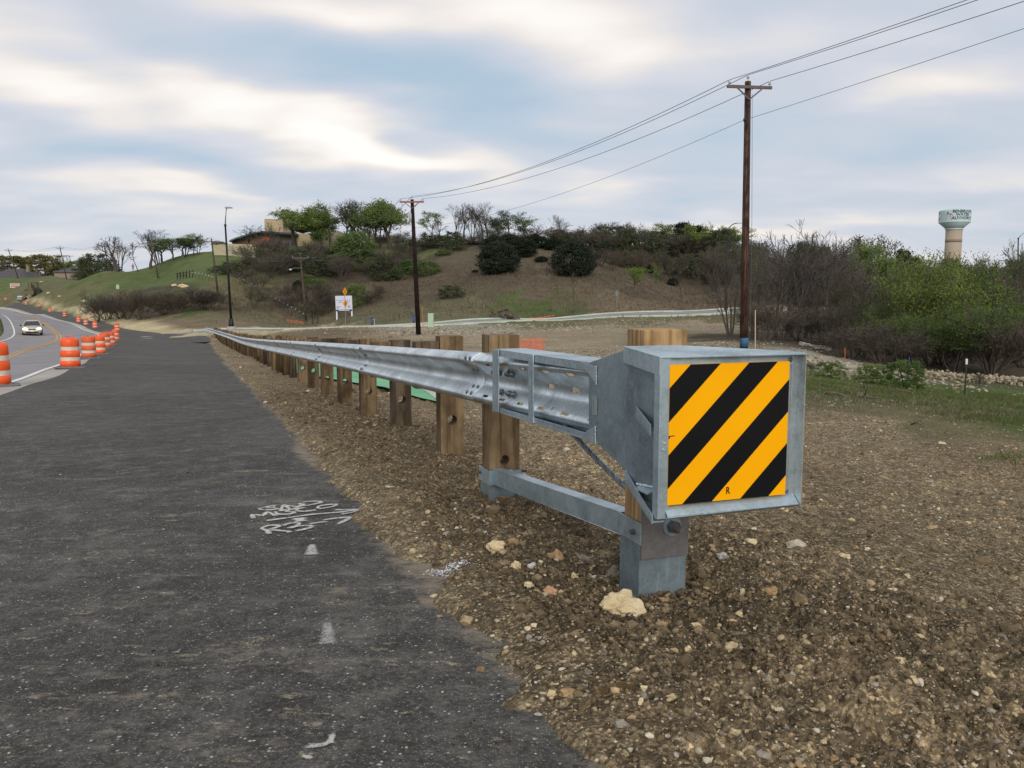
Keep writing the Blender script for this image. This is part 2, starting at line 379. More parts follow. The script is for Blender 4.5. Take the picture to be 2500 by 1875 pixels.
simple('silt_red', srgb(204, 96, 72), .8, 0, var=.15)
simple('rubble', srgb(92, 82, 70), .95, 0, var=.35, sc=1.5)
simple('panel_yellow', (1.0, .435, .0), .5, 0, var=.03, sc=5, spec=.12)
simple('panel_black', (.005, .005, .0055), .5, 0, var=.2, sc=5, spec=.18)
simple('tag_pale', srgb(150, 160, 160), .5, .2, var=.08, sc=40)
t = NT('glass_dark'); t.base((.03, .04, .05)); t.set(.08, .2, .8)
t = NT('window_glass'); t.base((.035, .045, .055)); t.set(.12, .1, .8)
emis('headlight', (1.0, .80, .48), 30.0)
def spray_mat(name, col, lo, hi):
    t = NT(name); c = t.world(); n = t.noise(c, 60, 5, .8); n2 = t.noise(c, 12, 4, .7)
    a = t.N('ShaderNodeAttribute'); a.attribute_name = 'fade'
    f = t.math('MULTIPLY', a.outputs['Fac'], t.ramp(t.math('ADD', t.math('MULTIPLY', n, .7), t.math('MULTIPLY', n2, .3)), (lo, 0), (hi, 1)))
    t.base(col); t.set(.9, 0, .2); t.L(f, t.b.inputs['Alpha'])
spray_mat('spray_white', srgb(205, 202, 196), .36, .52)
spray_mat('dust_pale', srgb(170, 158, 136), .45, .62)
# safety mesh: woven plastic with real holes left by alpha-free strips is built as geometry
simple('mesh_orange', srgb(214, 108, 72), .7, 0, var=.12)

# ------------------------------------------------------------------ mesh helpers
WO = {}
def tag(o, label=None, cat=None, group=None, kind=None):
    if label: o['label'] = label
    if cat: o['category'] = cat
    if group: o['group'] = group
    if kind: o['kind'] = kind
    return o
def empty(name, loc=(0, 0, 0), label=None, cat=None, group=None):
    o = bpy.data.objects.new(name, None); C.objects.link(o); o.location = loc; o.empty_display_size = .2
    WO[o.name] = Vector(loc); return tag(o, label, cat, group)
def kids(o): return [c for c in ALLK.get(o.name, [])]
ALLK = {}
def copy_tree(o, parent=None):
    c = o.copy(); C.objects.link(c)
    if parent is not None: c.parent = parent; ALLK.setdefault(parent.name, []).append(c)
    for ch in kids(o): copy_tree(ch, c)
    return c
class MB:
    def __init__(s): s.v = []; s.f = []
    def add(s, vs, fs):
        b = len(s.v); s.v += [tuple(x) for x in vs]; s.f += [tuple(b + i for i in f) for f in fs]
    def quad(s, a, b, c, d): s.add((a, b, c, d), ((0, 1, 2, 3),))
    def hexa(s, p):   # 8 corners: bottom 0-3 ccw, top 4-7
        s.add(p, ((3, 2, 1, 0), (4, 5, 6, 7), (0, 1, 5, 4), (1, 2, 6, 5), (2, 3, 7, 6), (3, 0, 4, 7)))
    def box(s, c, d, m=None):
        x, y, z = d[0] / 2, d[1] / 2, d[2] / 2; c = Vector(c)
        p = [Vector(q) for q in ((-x, -y, -z), (x, -y, -z), (x, y, -z), (-x, y, -z), (-x, -y, z), (x, -y, z), (x, y, z), (-x, y, z))]
        if m is not None: p = [m @ q for q in p]
        s.hexa([c + q for q in p])
    def frame(s, o, ax, ay, az, lo, hi):
        """box given in a local frame: origin, three axes, low and high corner"""
        P = lambda a, b, c: o + ax * a + ay * b + az * c
        (x0, y0, z0), (x1, y1, z1) = lo, hi
        s.hexa([P(x0, y0, z0), P(x1, y0, z0), P(x1, y1, z0), P(x0, y1, z0), P(x0, y0, z1), P(x1, y0, z1), P(x1, y1, z1), P(x0, y1, z1)])
    def bar(s, a, b, wd, ht, up=(0, 0, 1)):
        a, b = Vector(a), Vector(b); d = (b - a).normalized(); up = Vector(up)
        sd = d.cross(up).normalized() if abs(d.dot(up)) < .999 else Vector((1, 0, 0)); u = sd.cross(d)
        q = [sd * (i * wd / 2) + u * (j * ht / 2) for i, j in ((-1, -1), (1, -1), (1, 1), (-1, 1))]
        s.hexa([a + x for x in q] + [b + x for x in q])
    def tube(s, pts, r, n=8, cap=True):
        pts = [Vector(p) for p in pts]; k = len(pts); rr = r if isinstance(r, (list, tuple)) else [r] * k
        b = len(s.v); ref = None
        for i, p in enumerate(pts):
            d = (pts[min(i + 1, k - 1)] - pts[max(i - 1, 0)]).normalized()
            a = d.orthogonal().normalized() if ref is None else (ref - d * ref.dot(d)).normalized()
            ref = a; c = d.cross(a)
            for j in range(n):
                t_ = 2 * math.pi * j / n; s.v.append(tuple(p + (a * math.cos(t_) + c * math.sin(t_)) * rr[i]))
        for i in range(k - 1):
            for j in range(n):
                j2 = (j + 1) % n; s.f.append((b + i * n + j, b + i * n + j2, b + (i + 1) * n + j2, b + (i + 1) * n + j))
        if cap:
            s.f.append(tuple(b + j for j in reversed(range(n)))); s.f.append(tuple(b + (k - 1) * n + j for j in range(n)))
    def lathe(s, prof, n=16, c=(0, 0, 0)):
        b = len(s.v); k = len(prof)
        for r, z in prof:
            for j in range(n):
                t_ = 2 * math.pi * j / n; s.v.append((c[0] + r * math.cos(t_), c[1] + r * math.sin(t_), c[2] + z))
        for i in range(k - 1):
            for j in range(n):
                j2 = (j + 1) % n; s.f.append((b + i * n + j, b + i * n + j2, b + (i + 1) * n + j2, b + (i + 1) * n + j))
        s.f.append(tuple(b + j for j in reversed(range(n)))); s.f.append(tuple(b + (k - 1) * n + j for j in range(n)))
    def plate(s, poly, off):
        """flat polygon of 3D points thickened by the vector off"""
        off = Vector(off); n = len(poly); a = [Vector(p) for p in poly]; b = [p + off for p in a]
        s.add(a + b, [tuple(reversed(range(n))), tuple(range(n, 2 * n))] + [(i, (i + 1) % n, n + (i + 1) % n, n + i) for i in range(n)])
    def ico(s, c, r, sub=1, jit=.18, sq=(1, 1, 1), seed=0):
        bm = bmesh.new(); bmesh.ops.create_icosphere(bm, subdivisions=sub, radius=1.0); rnd = random.Random(seed)
        off = Vector((rnd.random() * 50, rnd.random() * 50, rnd.random() * 50)); vs = []
        for v in bm.verts:
            k = 1 + jit * 2.2 * mnoise.noise(v.co * 1.3 + off) + jit * mnoise.noise(v.co * 3.7 + off)
            vs.append(Vector(c) + Vector((v.co.x * r * k * sq[0], v.co.y * r * k * sq[1], v.co.z * r * k * sq[2])))
        s.add(vs, [tuple(v.index for v in f.verts) for f in bm.faces]); bm.free()
    def build(s, name, mat, parent=None, smooth=False, bevel=0, fix=True, loc=None):
        me = bpy.data.meshes.new(name); org = WO.get(parent.name, Vector()) if parent is not None else Vector(loc or (0, 0, 0))
        me.from_pydata([(x - org[0], y - org[1], z - org[2]) for x, y, z in s.v], [], s.f)
        me.materials.append(MATS[mat] if isinstance(mat, str) else mat)
        if fix or bevel:
            bm = bmesh.new(); bm.from_mesh(me)
            if bevel:
                bmesh.ops.remove_doubles(bm, verts=bm.verts, dist=1e-5)
                bmesh.ops.bevel(bm, geom=[e for e in bm.edges if len(e.link_faces) == 2 and e.calc_face_angle(0) > .5], offset=bevel, segments=2, affect='EDGES', profile=.6)
            bmesh.ops.recalc_face_normals(bm, faces=bm.faces); bm.to_mesh(me); bm.free()
        if smooth:
            for p in me.polygons: p.use_smooth = True
        o = bpy.data.objects.new(name, me); C.objects.link(o); o.location = Vector(loc) if (loc is not None and parent is None) else (0, 0, 0)
        WO[o.name] = Vector(org)
        if parent is not None: o.parent = parent; ALLK.setdefault(parent.name, []).append(o)
        return o
def npmesh(name, V, F, mat, parent=None, smooth=False, attrs=None):
    """V (n,3) array, F (m,k) int array (k = 3 or 4); attrs {name: (n,4) float}"""
    me = bpy.data.meshes.new(name); n, m, k = len(V), len(F), F.shape[1]
    me.vertices.add(n); me.vertices.foreach_set('co', np.ascontiguousarray(V, dtype=np.float32).ravel())
    me.loops.add(m * k); me.loops.foreach_set('vertex_index', np.ascontiguousarray(F, dtype=np.int32).ravel())
    me.polygons.add(m); me.polygons.foreach_set('loop_start', np.arange(0, m * k, k, dtype=np.int32))
    me.polygons.foreach_set('use_smooth', np.full(m, bool(smooth)))
    me.update(calc_edges=True)
    for an, arr in (attrs or {}).items():
        a = me.color_attributes.new(an, 'FLOAT_COLOR', 'POINT'); a.data.foreach_set('color', np.ascontiguousarray(arr, dtype=np.float32).ravel())
    me.materials.append(MATS[mat])
    o = bpy.data.objects.new(name, me); C.objects.link(o); WO[o.name] = Vector(WO.get(parent.name, (0, 0, 0))) if parent is not None else Vector()
    if parent is not None: o.parent = parent; ALLK.setdefault(parent.name, []).append(o)
    return o
# ------------------------------------------------------------------ lie of the land
def hsh(ix, iy, seed):
    h = (ix.astype(np.int64) * 374761393 + iy.astype(np.int64) * 668265263 + seed * 974711) & 0xffffffff
    h = ((h ^ (h >> 13)) * 1274126177) & 0xffffffff
    return ((h ^ (h >> 16)) & 0xffff) / 65535.0
def vnoise(x, y, seed=0):
    ix, iy = np.floor(x), np.floor(y); fx, fy = x - ix, y - iy
    fx = fx * fx * (3 - 2 * fx); fy = fy * fy * (3 - 2 * fy)
    a = hsh(ix, iy, seed); b = hsh(ix + 1, iy, seed); c = hsh(ix, iy + 1, seed); d = hsh(ix + 1, iy + 1, seed)
    return (a + (b - a) * fx) * (1 - fy) + (c + (d - c) * fx) * fy - .5
def fbm(x, y, oct=4, seed=0, gain=.5):
    s = 0; a = 1.0
    for i in range(oct):
        s = s + a * vnoise(x + 17.3 * i, y - 9.1 * i, seed + i); x = x * 2.03; y = y * 2.03; a *= gain
    return s
def sstep(a, b, x):
    t_ = np.clip((x - a) / (b - a), 0, 1); return t_ * t_ * (3 - 2 * t_)

# heights: surveyed spots, either world x, y, z or (pixel u, v, distance)
PX = [(1605, 1462, 3.4), (1217, 1236, 5.2), (1100, 1124, 7), (976, 1054, 8.8), (898, 1020, 10.6), (840, 989, 12.4), (796, 966, 14.2), (732, 935, 17.8),
      (680, 909, 24), (640, 889, 31), (587, 867, 45), (545, 852, 58), (512, 833, 72),
      (-8, 945.7, 17.6), (173, 900.5, 25.8), (217, 877, 34.9), (241, 867, 41), (258, 852, 49), (270, 845, 58), (282, 834, 68), (286, 812, 88),
      (232, 804, 106), (211, 796, 112), (192, 789, 122), (158, 775, 146), (122, 763, 165), (96, 751, 188), (64, 744, 200), (14, 736, 240),
      (80, 819, 88), (5, 827, 77), (-60, 800, 90), (20, 770, 130), (-150, 760, 130),
      (350, 827, 80), (500, 818, 76), (300, 800, 110), (420, 806, 98), (500, 806, 90), (480, 796, 105),
      (250, 762, 150), (400, 764, 125), (500, 764, 118), (160, 755, 178), (287, 706, 160), (400, 700, 160), (520, 690, 158), (512, 625, 200), (400, 640, 205), (256, 655, 215), (120, 668, 250), (0, 679, 290),
      (45, 682, 285), (163, 686, 255), (273, 692, 228), (387, 695, 200), (533, 738, 140), (330, 658, 220),
      (620, 620, 205), (720, 604, 215), (840, 606, 215), (950, 606, 215), (690, 667, 172), (811, 667, 172), (600, 706, 150), (585, 740, 140), (742, 784, 128), (640, 772, 125),
      (1050, 589, 215), (1113, 611, 192), (1200, 592, 215), (1400, 597, 220), (1490, 612, 195), (1600, 605, 220), (1750, 618, 220), (1900, 640, 215), (2100, 655, 215), (2300, 662, 215), (2500, 664, 215),
      (1218, 668, 147), (1430, 676, 145), (1104, 742, 122), (1401, 733, 128), (1603, 728, 138), (1664, 734, 142), (1800, 722, 150), (1950, 725, 150), (1000, 700, 155), (900, 730, 140),
      (565, 805, 86), (750, 790, 128), (850, 799, 89), (1051, 796, 92), (1300, 783, 99), (1500, 775, 105), (1746, 768, 114), (2058, 755, 128),
      (1506, 765, 115), (1770, 759, 121), (1050, 787, 104), (1300, 776, 113), (2200, 752, 140), (2450, 750, 150),
      (1022, 818, 66), (1816, 853, 34), (1290, 877, 40), (1300, 805, 78), (1300, 830, 58), (1600, 838, 52), (1500, 800, 80), (1700, 800, 75),
      (1500, 905, 24), (1440, 960, 16), (720, 872, 32), (1040, 972, 14), (900, 915, 22),
      (1892, 821, 58), (2007, 853, 47), (2061, 913, 31), (2354, 974, 22), (2400, 932, 36), (2103, 963, 20), (2171, 995, 16.5), (2497, 1052, 13.5),
      (1900, 838, 45), (2250, 885, 46), (2450, 890, 50), (2200, 830, 75), (2450, 830, 80), (2000, 800, 90),
      (2400, 1250, 6.3), (2450, 1500, 3.7), (2000, 1600, 2.9), (1900, 1300, 5.0), (2000, 1120, 9.2), (2400, 1120, 9.4), (1700, 1060, 11)]
CT = [tuple(at(u, v, Y)) for u, v, Y in PX]
road = lambda x, y: -1.075 - .040 * y + .024 * x
for x, y in ((0, 0), (-3, 0), (-8, -5), (1, -3), (-2, 4), (-1.2, 2.5), (-6, 4), (-4, 10), (-9, 10), (-7, 20), (-12, 20), (-12, 30), (-18, 30), (-16, 40), (-24, 40), (-16, 12), (-14, 4), (0, -15), (-15, -15), (-5, 15)):
    CT.append((x, y, road(x, y)))
CT += [(4, -4, -1.3), (8, -2, -1.75), (14, 4, -2.3), (20, 14, -3.0), (10, -20, -1.8), (30, 0, -3.2), (-28, 22, -2.6), (-40, 40, -3.3), (-60, 20, -2.5), (-60, 60, -3.6),
       (-30, -30, -.5), (40, 30, -3.8), (70, 60, -2.5), (90, 100, 1), (-110, 90, -3.6), (-160, 160, -2.5), (-220, 220, -2), (-400, 0, -3), (0, -250, -1), (350, -100, -2), (300, 150, 3), (-350, 380, 1),
       (-150, 420, 2), (0, 420, 10), (150, 420, 8), (400, 420, 4), (-600, -300, -4), (600, -300, -3), (0, 900, 4), (-900, 900, 0), (900, 900, 3), (-1500, 0, -4), (1500, 0, -3), (0, -1500, -3)]
CT = np.array(CT)
def tps_fit(P, z, lam):
    n = len(P); d2 = ((P[:, None, :] - P[None, :, :]) ** 2).sum(-1); K = np.where(d2 > 0, .5 * d2 * np.log(d2 + 1e-12), 0)
    K = K + np.diag(lam); A = np.zeros((n + 3, n + 3)); A[:n, :n] = K; A[:n, n] = 1; A[:n, n + 1:] = P; A[n, :n] = 1; A[n + 1:, :n] = P.T
    return np.linalg.solve(A, np.concatenate([z, np.zeros(3)]))
# distances are compressed away from the road head so that near spots stay tight and far ones smooth
def warp(x, y):
    r = np.sqrt(x * x + y * y) + 1e-9; k = np.log1p(r / 12.0) * 12.0 / r; return np.stack([x * k, y * k], -1)
WP = warp(CT[:, 0], CT[:, 1]); _coef = tps_fit(WP, CT[:, 2], np.full(len(CT), .25))
def H(x, y):
    x = np.asarray(x, float); y = np.asarray(y, float); sh = x.shape; x = x.ravel(); y = y.ravel(); out = np.empty(len(x))
    for i in range(0, len(x), 20000):
        q = warp(x[i:i + 20000], y[i:i + 20000]); d2 = ((q[:, None, :] - WP[None]) ** 2).sum(-1)
        out[i:i + 20000] = (.5 * d2 * np.log(d2 + 1e-12)) @ _coef[:-3] + _coef[-3] + q @ _coef[-2:]
    return out.reshape(sh)
def h1(x, y): return float(H(np.array([x]), np.array([y]))[0])

# ------------------------------------------------------------------ road lines
def dens(pts, step=1.5):
    pts = [np.array(p, float) for p in pts]; out = []
    n = len(pts)
    for i in range(n - 1):     # catmull-rom
        p0, p1, p2, p3 = pts[max(i - 1, 0)], pts[i], pts[i + 1], pts[min(i + 2, n - 1)]
        k = max(2, int(np.linalg.norm(p2 - p1) / step))
        for j in range(k):
            t_ = j / k; out.append(.5 * ((2 * p1) + (-p0 + p2) * t_ + (2 * p0 - 5 * p1 + 4 * p2 - p3) * t_ ** 2 + (-p0 + 3 * p1 - 3 * p2 + p3) * t_ ** 3))
    out.append(pts[-1]); return np.array(out)
def normals(P):
    d = np.gradient(P, axis=0); d /= np.linalg.norm(d, axis=1)[:, None]; return np.stack([d[:, 1], -d[:, 0]], 1)   # to the right of travel
WL = dens([(1, -14), (-1.3, -8), (-4.3, 0), (-7.9, 10), (-10.7, 17.6), (-14.0, 26), (-17.9, 35), (-20.6, 41), (-24.4, 49), (-28.0, 58), (-32.5, 68), (-42.4, 88), (-50.2, 101), (-61.8, 120), (-79, 146), (-91.5, 165), (-108, 188), (-145, 236), (-200, 300), (-260, 360)])
for _ in range(60): WL[1:-1] = WL[1:-1] * .5 + (WL[:-2] + WL[2:]) * .25
SIDE = dens([(-36, 72), (-29, 80), (-20, 87), (-8, 94.5), (3, 101), (14, 107), (28, 116), (44, 127), (60, 137), (85, 150), (120, 165)])   # near kerb of the side street
def pathdist(P, x, y, chunk=20000):
    """signed distance to a polyline, positive to the right of travel"""
    A = P[:-1]; B = P[1:]; D = B - A; L2 = (D ** 2).sum(1); out = np.empty(len(x)); 
    for i in range(0, len(x), chunk):
        q = np.stack([x[i:i + chunk], y[i:i + chunk]], 1)[:, None, :]; r = q - A[None]
        t_ = np.clip((r * D).sum(-1) / L2, 0, 1); e = r - t_[..., None] * D; d2 = (e ** 2).sum(-1); j = d2.argmin(1); k = np.arange(len(j))
        cr = D[j, 0] * r[k, j, 1] - D[j, 1] * r[k, j, 0]; out[i:i + chunk] = np.sqrt(d2[k, j]) * np.where(cr > 0, -1, 1)
    return out
COSE = 1 / math.sqrt(1 + .365 ** 2)
def edge_x(y): return .90 - .365 * y
def s_edge(x, y):      # distance beyond the free edge of the new asphalt, positive over soil
    return (x - edge_x(y)) * COSE
def zones(x, y):
    """masks: new asphalt, old road, side street"""
    dw = pathdist(WL, x, y); ds = pathdist(SIDE, x, y)
    return dw, ds
def road_mask(x, y, grow=0.0):
    dw, ds = zones(x, y); se = s_edge(x, y)
    new = (dw > 0) & (((se < grow) & (y < 73)) | ((dw < 5.2 + grow) & (y >= 60)))
    old = (dw <= .9 + grow) & (dw > -8.6 - grow)
    side = (ds > -6.7 - grow) & (ds < .3 + grow) & (x > -34) & (x < 118) & (y > 60)
    return new | old | side
def detail(x, y):
    """fine relief of bare soil, metres"""
    r = np.sqrt(x * x + y * y); se = s_edge(x, y)
    z = .055 * fbm(x * .8, y * .8, 3, 11) + .050 * fbm(x * 2.7, y * 2.7, 3, 21) * sstep(.1, .9, se)
    nearf = np.clip(1.6 - r / 14, 0, 1)
    churn = sstep(.0, .4, se) * np.clip(1.25 - np.abs(se - 1.0) / 1.9, .35, 1)
    f1 = fbm(x * 11, y * 11, 3, 31, .6); f2 = np.abs(fbm(x * 27, y * 27, 3, 41, .6))
    z = z + nearf * churn * (.055 * f1 + .034 * f2)
    # old wheel tracks across the open soil
    tr = x * .62 - y * .78; z = z - .022 * sstep(2.6, 3.4, se) * np.clip(1.6 - r / 14, 0, 1) * (np.exp(-((np.mod(tr + .25 * fbm(x * .5, y * .5, 2, 12), 2.1) - 1.0) / .16) ** 2))
    z = z + .5 * fbm(x * .05, y * .05, 3, 51) * sstep(40, 130, r)
    for mx, my, a, s_ in ((.62, 3.22, .0, .42), (-.02, 5.05, .03, .50), (.25, 4.3, .03, .6), (-.7, 6.9, .03, .4), (1.45, 3.4, .05, .6), (.95, 2.55, .05, .35)):
        z = z + a * np.exp(-((x - mx) ** 2 + (y - my) ** 2) / (2 * s_ * s_))
    z = z * sstep(-.25, .35, se) * (y < 75) + z * .9 * (y >= 75)
    # the lip of soil that laps over the asphalt edge
    sn = se + .17 * fbm(x * 2.2, y * 2.2, 3, 61) + .11 * fbm(x * 9, y * 9, 3, 71) + .03 * fbm(x * 30, y * 30, 2, 72)
    lip = -.05 + .13 * sstep(-.30, .22, sn) - .05 * sstep(.2, .9, se)
    return z + np.where(y < 75, lip, 0)
BAND = np.array([tuple(at(u, v, Y))[:2] for u, v, Y in ((700, 960, 14), (900, 1050, 8.6), (1080, 1170, 5.7), (1260, 1270, 4.3), (1440, 1440, 3.2), (1640, 1520, 2.9), (1900, 1560, 2.9), (2250, 1600, 3.05), (2500, 1640, 3.1))])
def band(x, y):
    return np.exp(-(pathdist(BAND, x, y) / (.20 + .045 * np.hypot(x, y))) ** 2)
def ground(x, y):
    x = np.asarray(x, float); y = np.asarray(y, float)
    z = H(x, y) + detail(x, y); dw, ds = zones(x, y); r = np.hypot(x, y)
    se = s_edge(x, y)
    dep = np.zeros_like(z)
    # pull the soil under the pavements
    old = sstep(1.4, .6, dw) * sstep(-9.6, -8.6, dw)
    new = sstep(-.2, .2, dw) * sstep(.12, -.5, se) * sstep(72, 66, y)
    strip = sstep(-.2, .2, dw) * sstep(5.6, 4.8, dw) * (y >= 60)
    side = sstep(-7.1, -6.6, ds) * sstep(.5, .2, ds) * (x > -36) * (x < 118) * (y > 60)
    mk = np.maximum.reduce([old, new, strip, side])
    return z - mk * (.06 + .10 * sstep(60, 120, r)) - mk * detail(x, y) * 1.0 * (y >= 75)
def g1(x, y): return float(ground(np.array([x], float), np.array([y], float))[0])

# what covers the ground: albedo r g b and how stony (alpha), spotted from the photograph
SOIL = (.222, .164, .100, .60); SOILP = (.265, .20, .126, .70); FIELD = (.33, .265, .185, .75); GRASS = (.085, .118, .034, .02)
LAWN = (.112, .142, .052, .0); WEED = (.122, .098, .066, .05); WEEDP = (.19, .145, .095, .2); CAL = (.56, .47, .29, .2); MIX = (.15, .135, .066, .3); DARK = (.075, .06, .04, .05); ROCK = (.34, .31, .25, .95); GMIX = (.14, .13, .07, .15)
COV = [(1900, 1450, 3.8, SOIL), (1300, 1500, 2.6, SOIL), (1500, 1700, 2.3, SOIL), (2300, 1700, 2.7, SOIL), (2400, 1300, 5.5, SOIL), (1200, 1250, 4.6, SOIL), (1000, 1100, 7.0, SOIL), (850, 1000, 11, SOIL), (720, 940, 17, SOIL), (600, 880, 35, SOILP), (520, 835, 68, SOILP),
       (1500, 1100, 7.5, SOILP), (2000, 1150, 8.5, SOIL), (2400, 1120, 9.4, SOIL), (2100, 1060, 12, SOILP), (2300, 1050, 12.5, MIX), (2171, 1000, 16, MIX), (2103, 963, 20, GRASS), (2354, 974, 22, GRASS), (2497, 1030, 14.5, GRASS), (2490, 950, 24, GRASS), (2400, 950, 27, GRASS), (2200, 950, 24, GRASS), (2000, 965, 21, GRASS),
       (1500, 930, 20, FIELD), (1300, 900, 28, FIELD), (1000, 880, 32, FIELD), (1500, 870, 38, FIELD), (1700, 870, 36, FIELD), (1300, 830, 55, FIELD), (900, 830, 60, SOILP), (760, 822, 72, WEEDP), (1022, 822, 62, FIELD), (1400, 800, 80, FIELD), (1700, 790, 85, FIELD), (1150, 800, 82, ROCK), (1600, 782, 98, MIX), (1350, 790, 92, MIX), (1050, 802, 84, ROCK), (1730, 776, 104, MIX),
       (1892, 825, 54, DARK), (2007, 853, 47, DARK), (2061, 905, 33, ROCK), (2030, 935, 28, ROCK), (2250, 885, 46, DARK), (2450, 890, 50, DARK), (2100, 830, 70, DARK), (2400, 820, 80, DARK),
       (500, 806, 88, CAL), (420, 806, 98, CAL), (560, 805, 84, CAL), (640, 800, 100, CAL), (760, 792, 110, CAL), (700, 797, 106, WEEDP), (480, 795, 105, WEEDP), (560, 790, 112, WEEDP), (400, 785, 115, WEEDP), (600, 780, 120, GMIX), (500, 770, 120, GMIX), (430, 768, 122, GRASS),
       (690, 788, 124, GMIX), (800, 785, 122, GMIX), (950, 783, 120, GMIX), (1100, 776, 118, GMIX), (1330, 765, 118, GRASS), (1250, 770, 116, GRASS), (1500, 752, 120, WEEDP), (1700, 750, 125, WEEDP), (1850, 755, 125, WEEDP),
       (1000, 740, 140, WEED), (1100, 700, 150, WEED), (1300, 720, 135, WEED), (1500, 700, 150, WEED), (1750, 710, 150, WEED), (1300, 640, 170, WEED), (1500, 640, 170, WEED), (850, 720, 145, WEED), (700, 700, 150, DARK), (1113, 611, 192, WEED), (1060, 595, 210, LAWN), (1000, 600, 205, LAWN), (1400, 600, 210, DARK), (1700, 630, 200, DARK), (2100, 660, 200, DARK), (2450, 680, 190, WEED), (2000, 725, 150, WEED), (2300, 740, 150, DARK), (1250, 690, 145, WEED), (1180, 640, 170, WEED),
       (700, 630, 190, DARK), (760, 650, 175, DARK), (640, 640, 182, DARK), (980, 630, 182, DARK), (850, 660, 172, DARK), (800, 640, 185, DARK), (900, 640, 185, DARK), (620, 650, 180, LAWN), (720, 604, 214, LAWN), (600, 735, 140, GMIX), (560, 705, 150, MIX), (660, 730, 140, WEED),
       (520, 650, 185, LAWN), (400, 660, 190, LAWN), (280, 680, 200, LAWN), (150, 690, 240, LAWN), (40, 700, 270, LAWN), (0, 715, 255, LAWN), (300, 700, 172, LAWN), (200, 705, 215, LAWN), (450, 690, 165, LAWN), (400, 640, 212, LAWN), (600, 600, 215, LAWN),
       (100, 728, 222, GMIX), (160, 740, 200, MIX), (220, 745, 170, GMIX), (240, 730, 175, GRASS), (170, 725, 205, GRASS), (60, 725, 235, GMIX), (0, 728, 250, MIX), (400, 745, 140, DARK), (300, 745, 145, DARK), (480, 750, 135, DARK), (550, 730, 145, GMIX), (500, 720, 150, MIX), (280, 765, 140, GMIX), (340, 775, 128, WEEDP),
       (5, 827, 74, GRASS), (-60, 830, 70, GRASS), (-150, 780, 110, GRASS), (-200, 900, 40, GRASS)]
CVP = np.array([tuple(at(u, v, Y))[:2] for u, v, Y, c in COV]); CVC = np.array([c for *_, c in COV])
CVP = np.vstack([CVP, [(-30, 20), (-60, 40), (-100, 60), (-20, -10), (5, -10), (20, 0), (15, 6), (60, 60), (0, 400), (300, 300), (-300, 400), (600, 0), (-600, 0), (0, -500), (0, 1500)]])
CVC = np.vstack([CVC, [GRASS, GRASS, GRASS, GRASS, SOIL, SOIL, SOIL, DARK, LAWN, DARK, LAWN, GMIX, GMIX, GMIX, GMIX]])
def cover(x, y):
    out = np.empty((len(x), 4)); r = np.hypot(x, y)
    wx = x + r * .035 * fbm(x * 3 / (r + 8), y * 9 / (r + 8) , 3, 81) + r * .02 * fbm(x * .3, y * .3, 3, 82); wy = y + r * .09 * fbm(x * .25, y * .25, 4, 83) + r * .05 * fbm(x * 1.2, y * 1.2, 3, 84)
    pr = np.hypot(CVP[:, 0], CVP[:, 1]) + 3
    for i in range(0, len(x), 20000):
        sl = slice(i, i + 20000); q = np.stack([wx[sl], wy[sl]], 1)[:, None, :]; d = q - CVP[None]
        # nearer along the line of sight counts less than across it
        u = CVP / np.linalg.norm(CVP, axis=1)[:, None]; al = (d * u[None]).sum(-1); ac = d[..., 0] * u[None, :, 1] - d[..., 1] * u[None, :, 0]
        d2 = ((al * .42) ** 2 + (ac * 1.2) ** 2) / pr[None] ** 2; wt = 1 / (d2 + 1e-6) ** 3
        out[sl] = (wt @ CVC) / wt.sum(1)[:, None]
    # caliche apron beside the widened lane
    dw = pathdist(WL, x, y); wdt = 9.5 - 3.2 * sstep(90, 190, y)
    m = sstep(4.4, 5.4, dw) * sstep(wdt + 1.5, wdt - 1.5, dw + 1.2 * fbm(x * .3, y * .3, 3, 91)) * sstep(76, 84, y) * sstep(235, 205, y)
    out = out * (1 - m[:, None]) + np.array(CAL)[None] * m[:, None]
    # pale fines along the asphalt edge
    se = s_edge(x, y); m = np.exp(-((se - .02 + .10 * fbm(x * 4, y * 4, 3, 96)) / .09) ** 2) * (y < 70) * (.35 + .65 * sstep(-.15, .25, fbm(x * 1.3, y * 1.3, 3, 92))) * .75
    out = out * (1 - m[:, None]) + np.array((.30, .232, .152, .62))[None] * m[:, None]
    # churned darker soil round the first posts
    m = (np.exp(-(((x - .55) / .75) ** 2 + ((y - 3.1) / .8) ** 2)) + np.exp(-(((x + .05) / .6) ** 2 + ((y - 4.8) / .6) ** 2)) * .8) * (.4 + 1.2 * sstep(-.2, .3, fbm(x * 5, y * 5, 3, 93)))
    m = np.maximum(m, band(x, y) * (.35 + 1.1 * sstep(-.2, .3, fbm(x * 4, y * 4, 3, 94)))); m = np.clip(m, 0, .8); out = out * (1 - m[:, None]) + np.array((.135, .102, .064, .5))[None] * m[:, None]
    return np.clip(out, 0, 1)

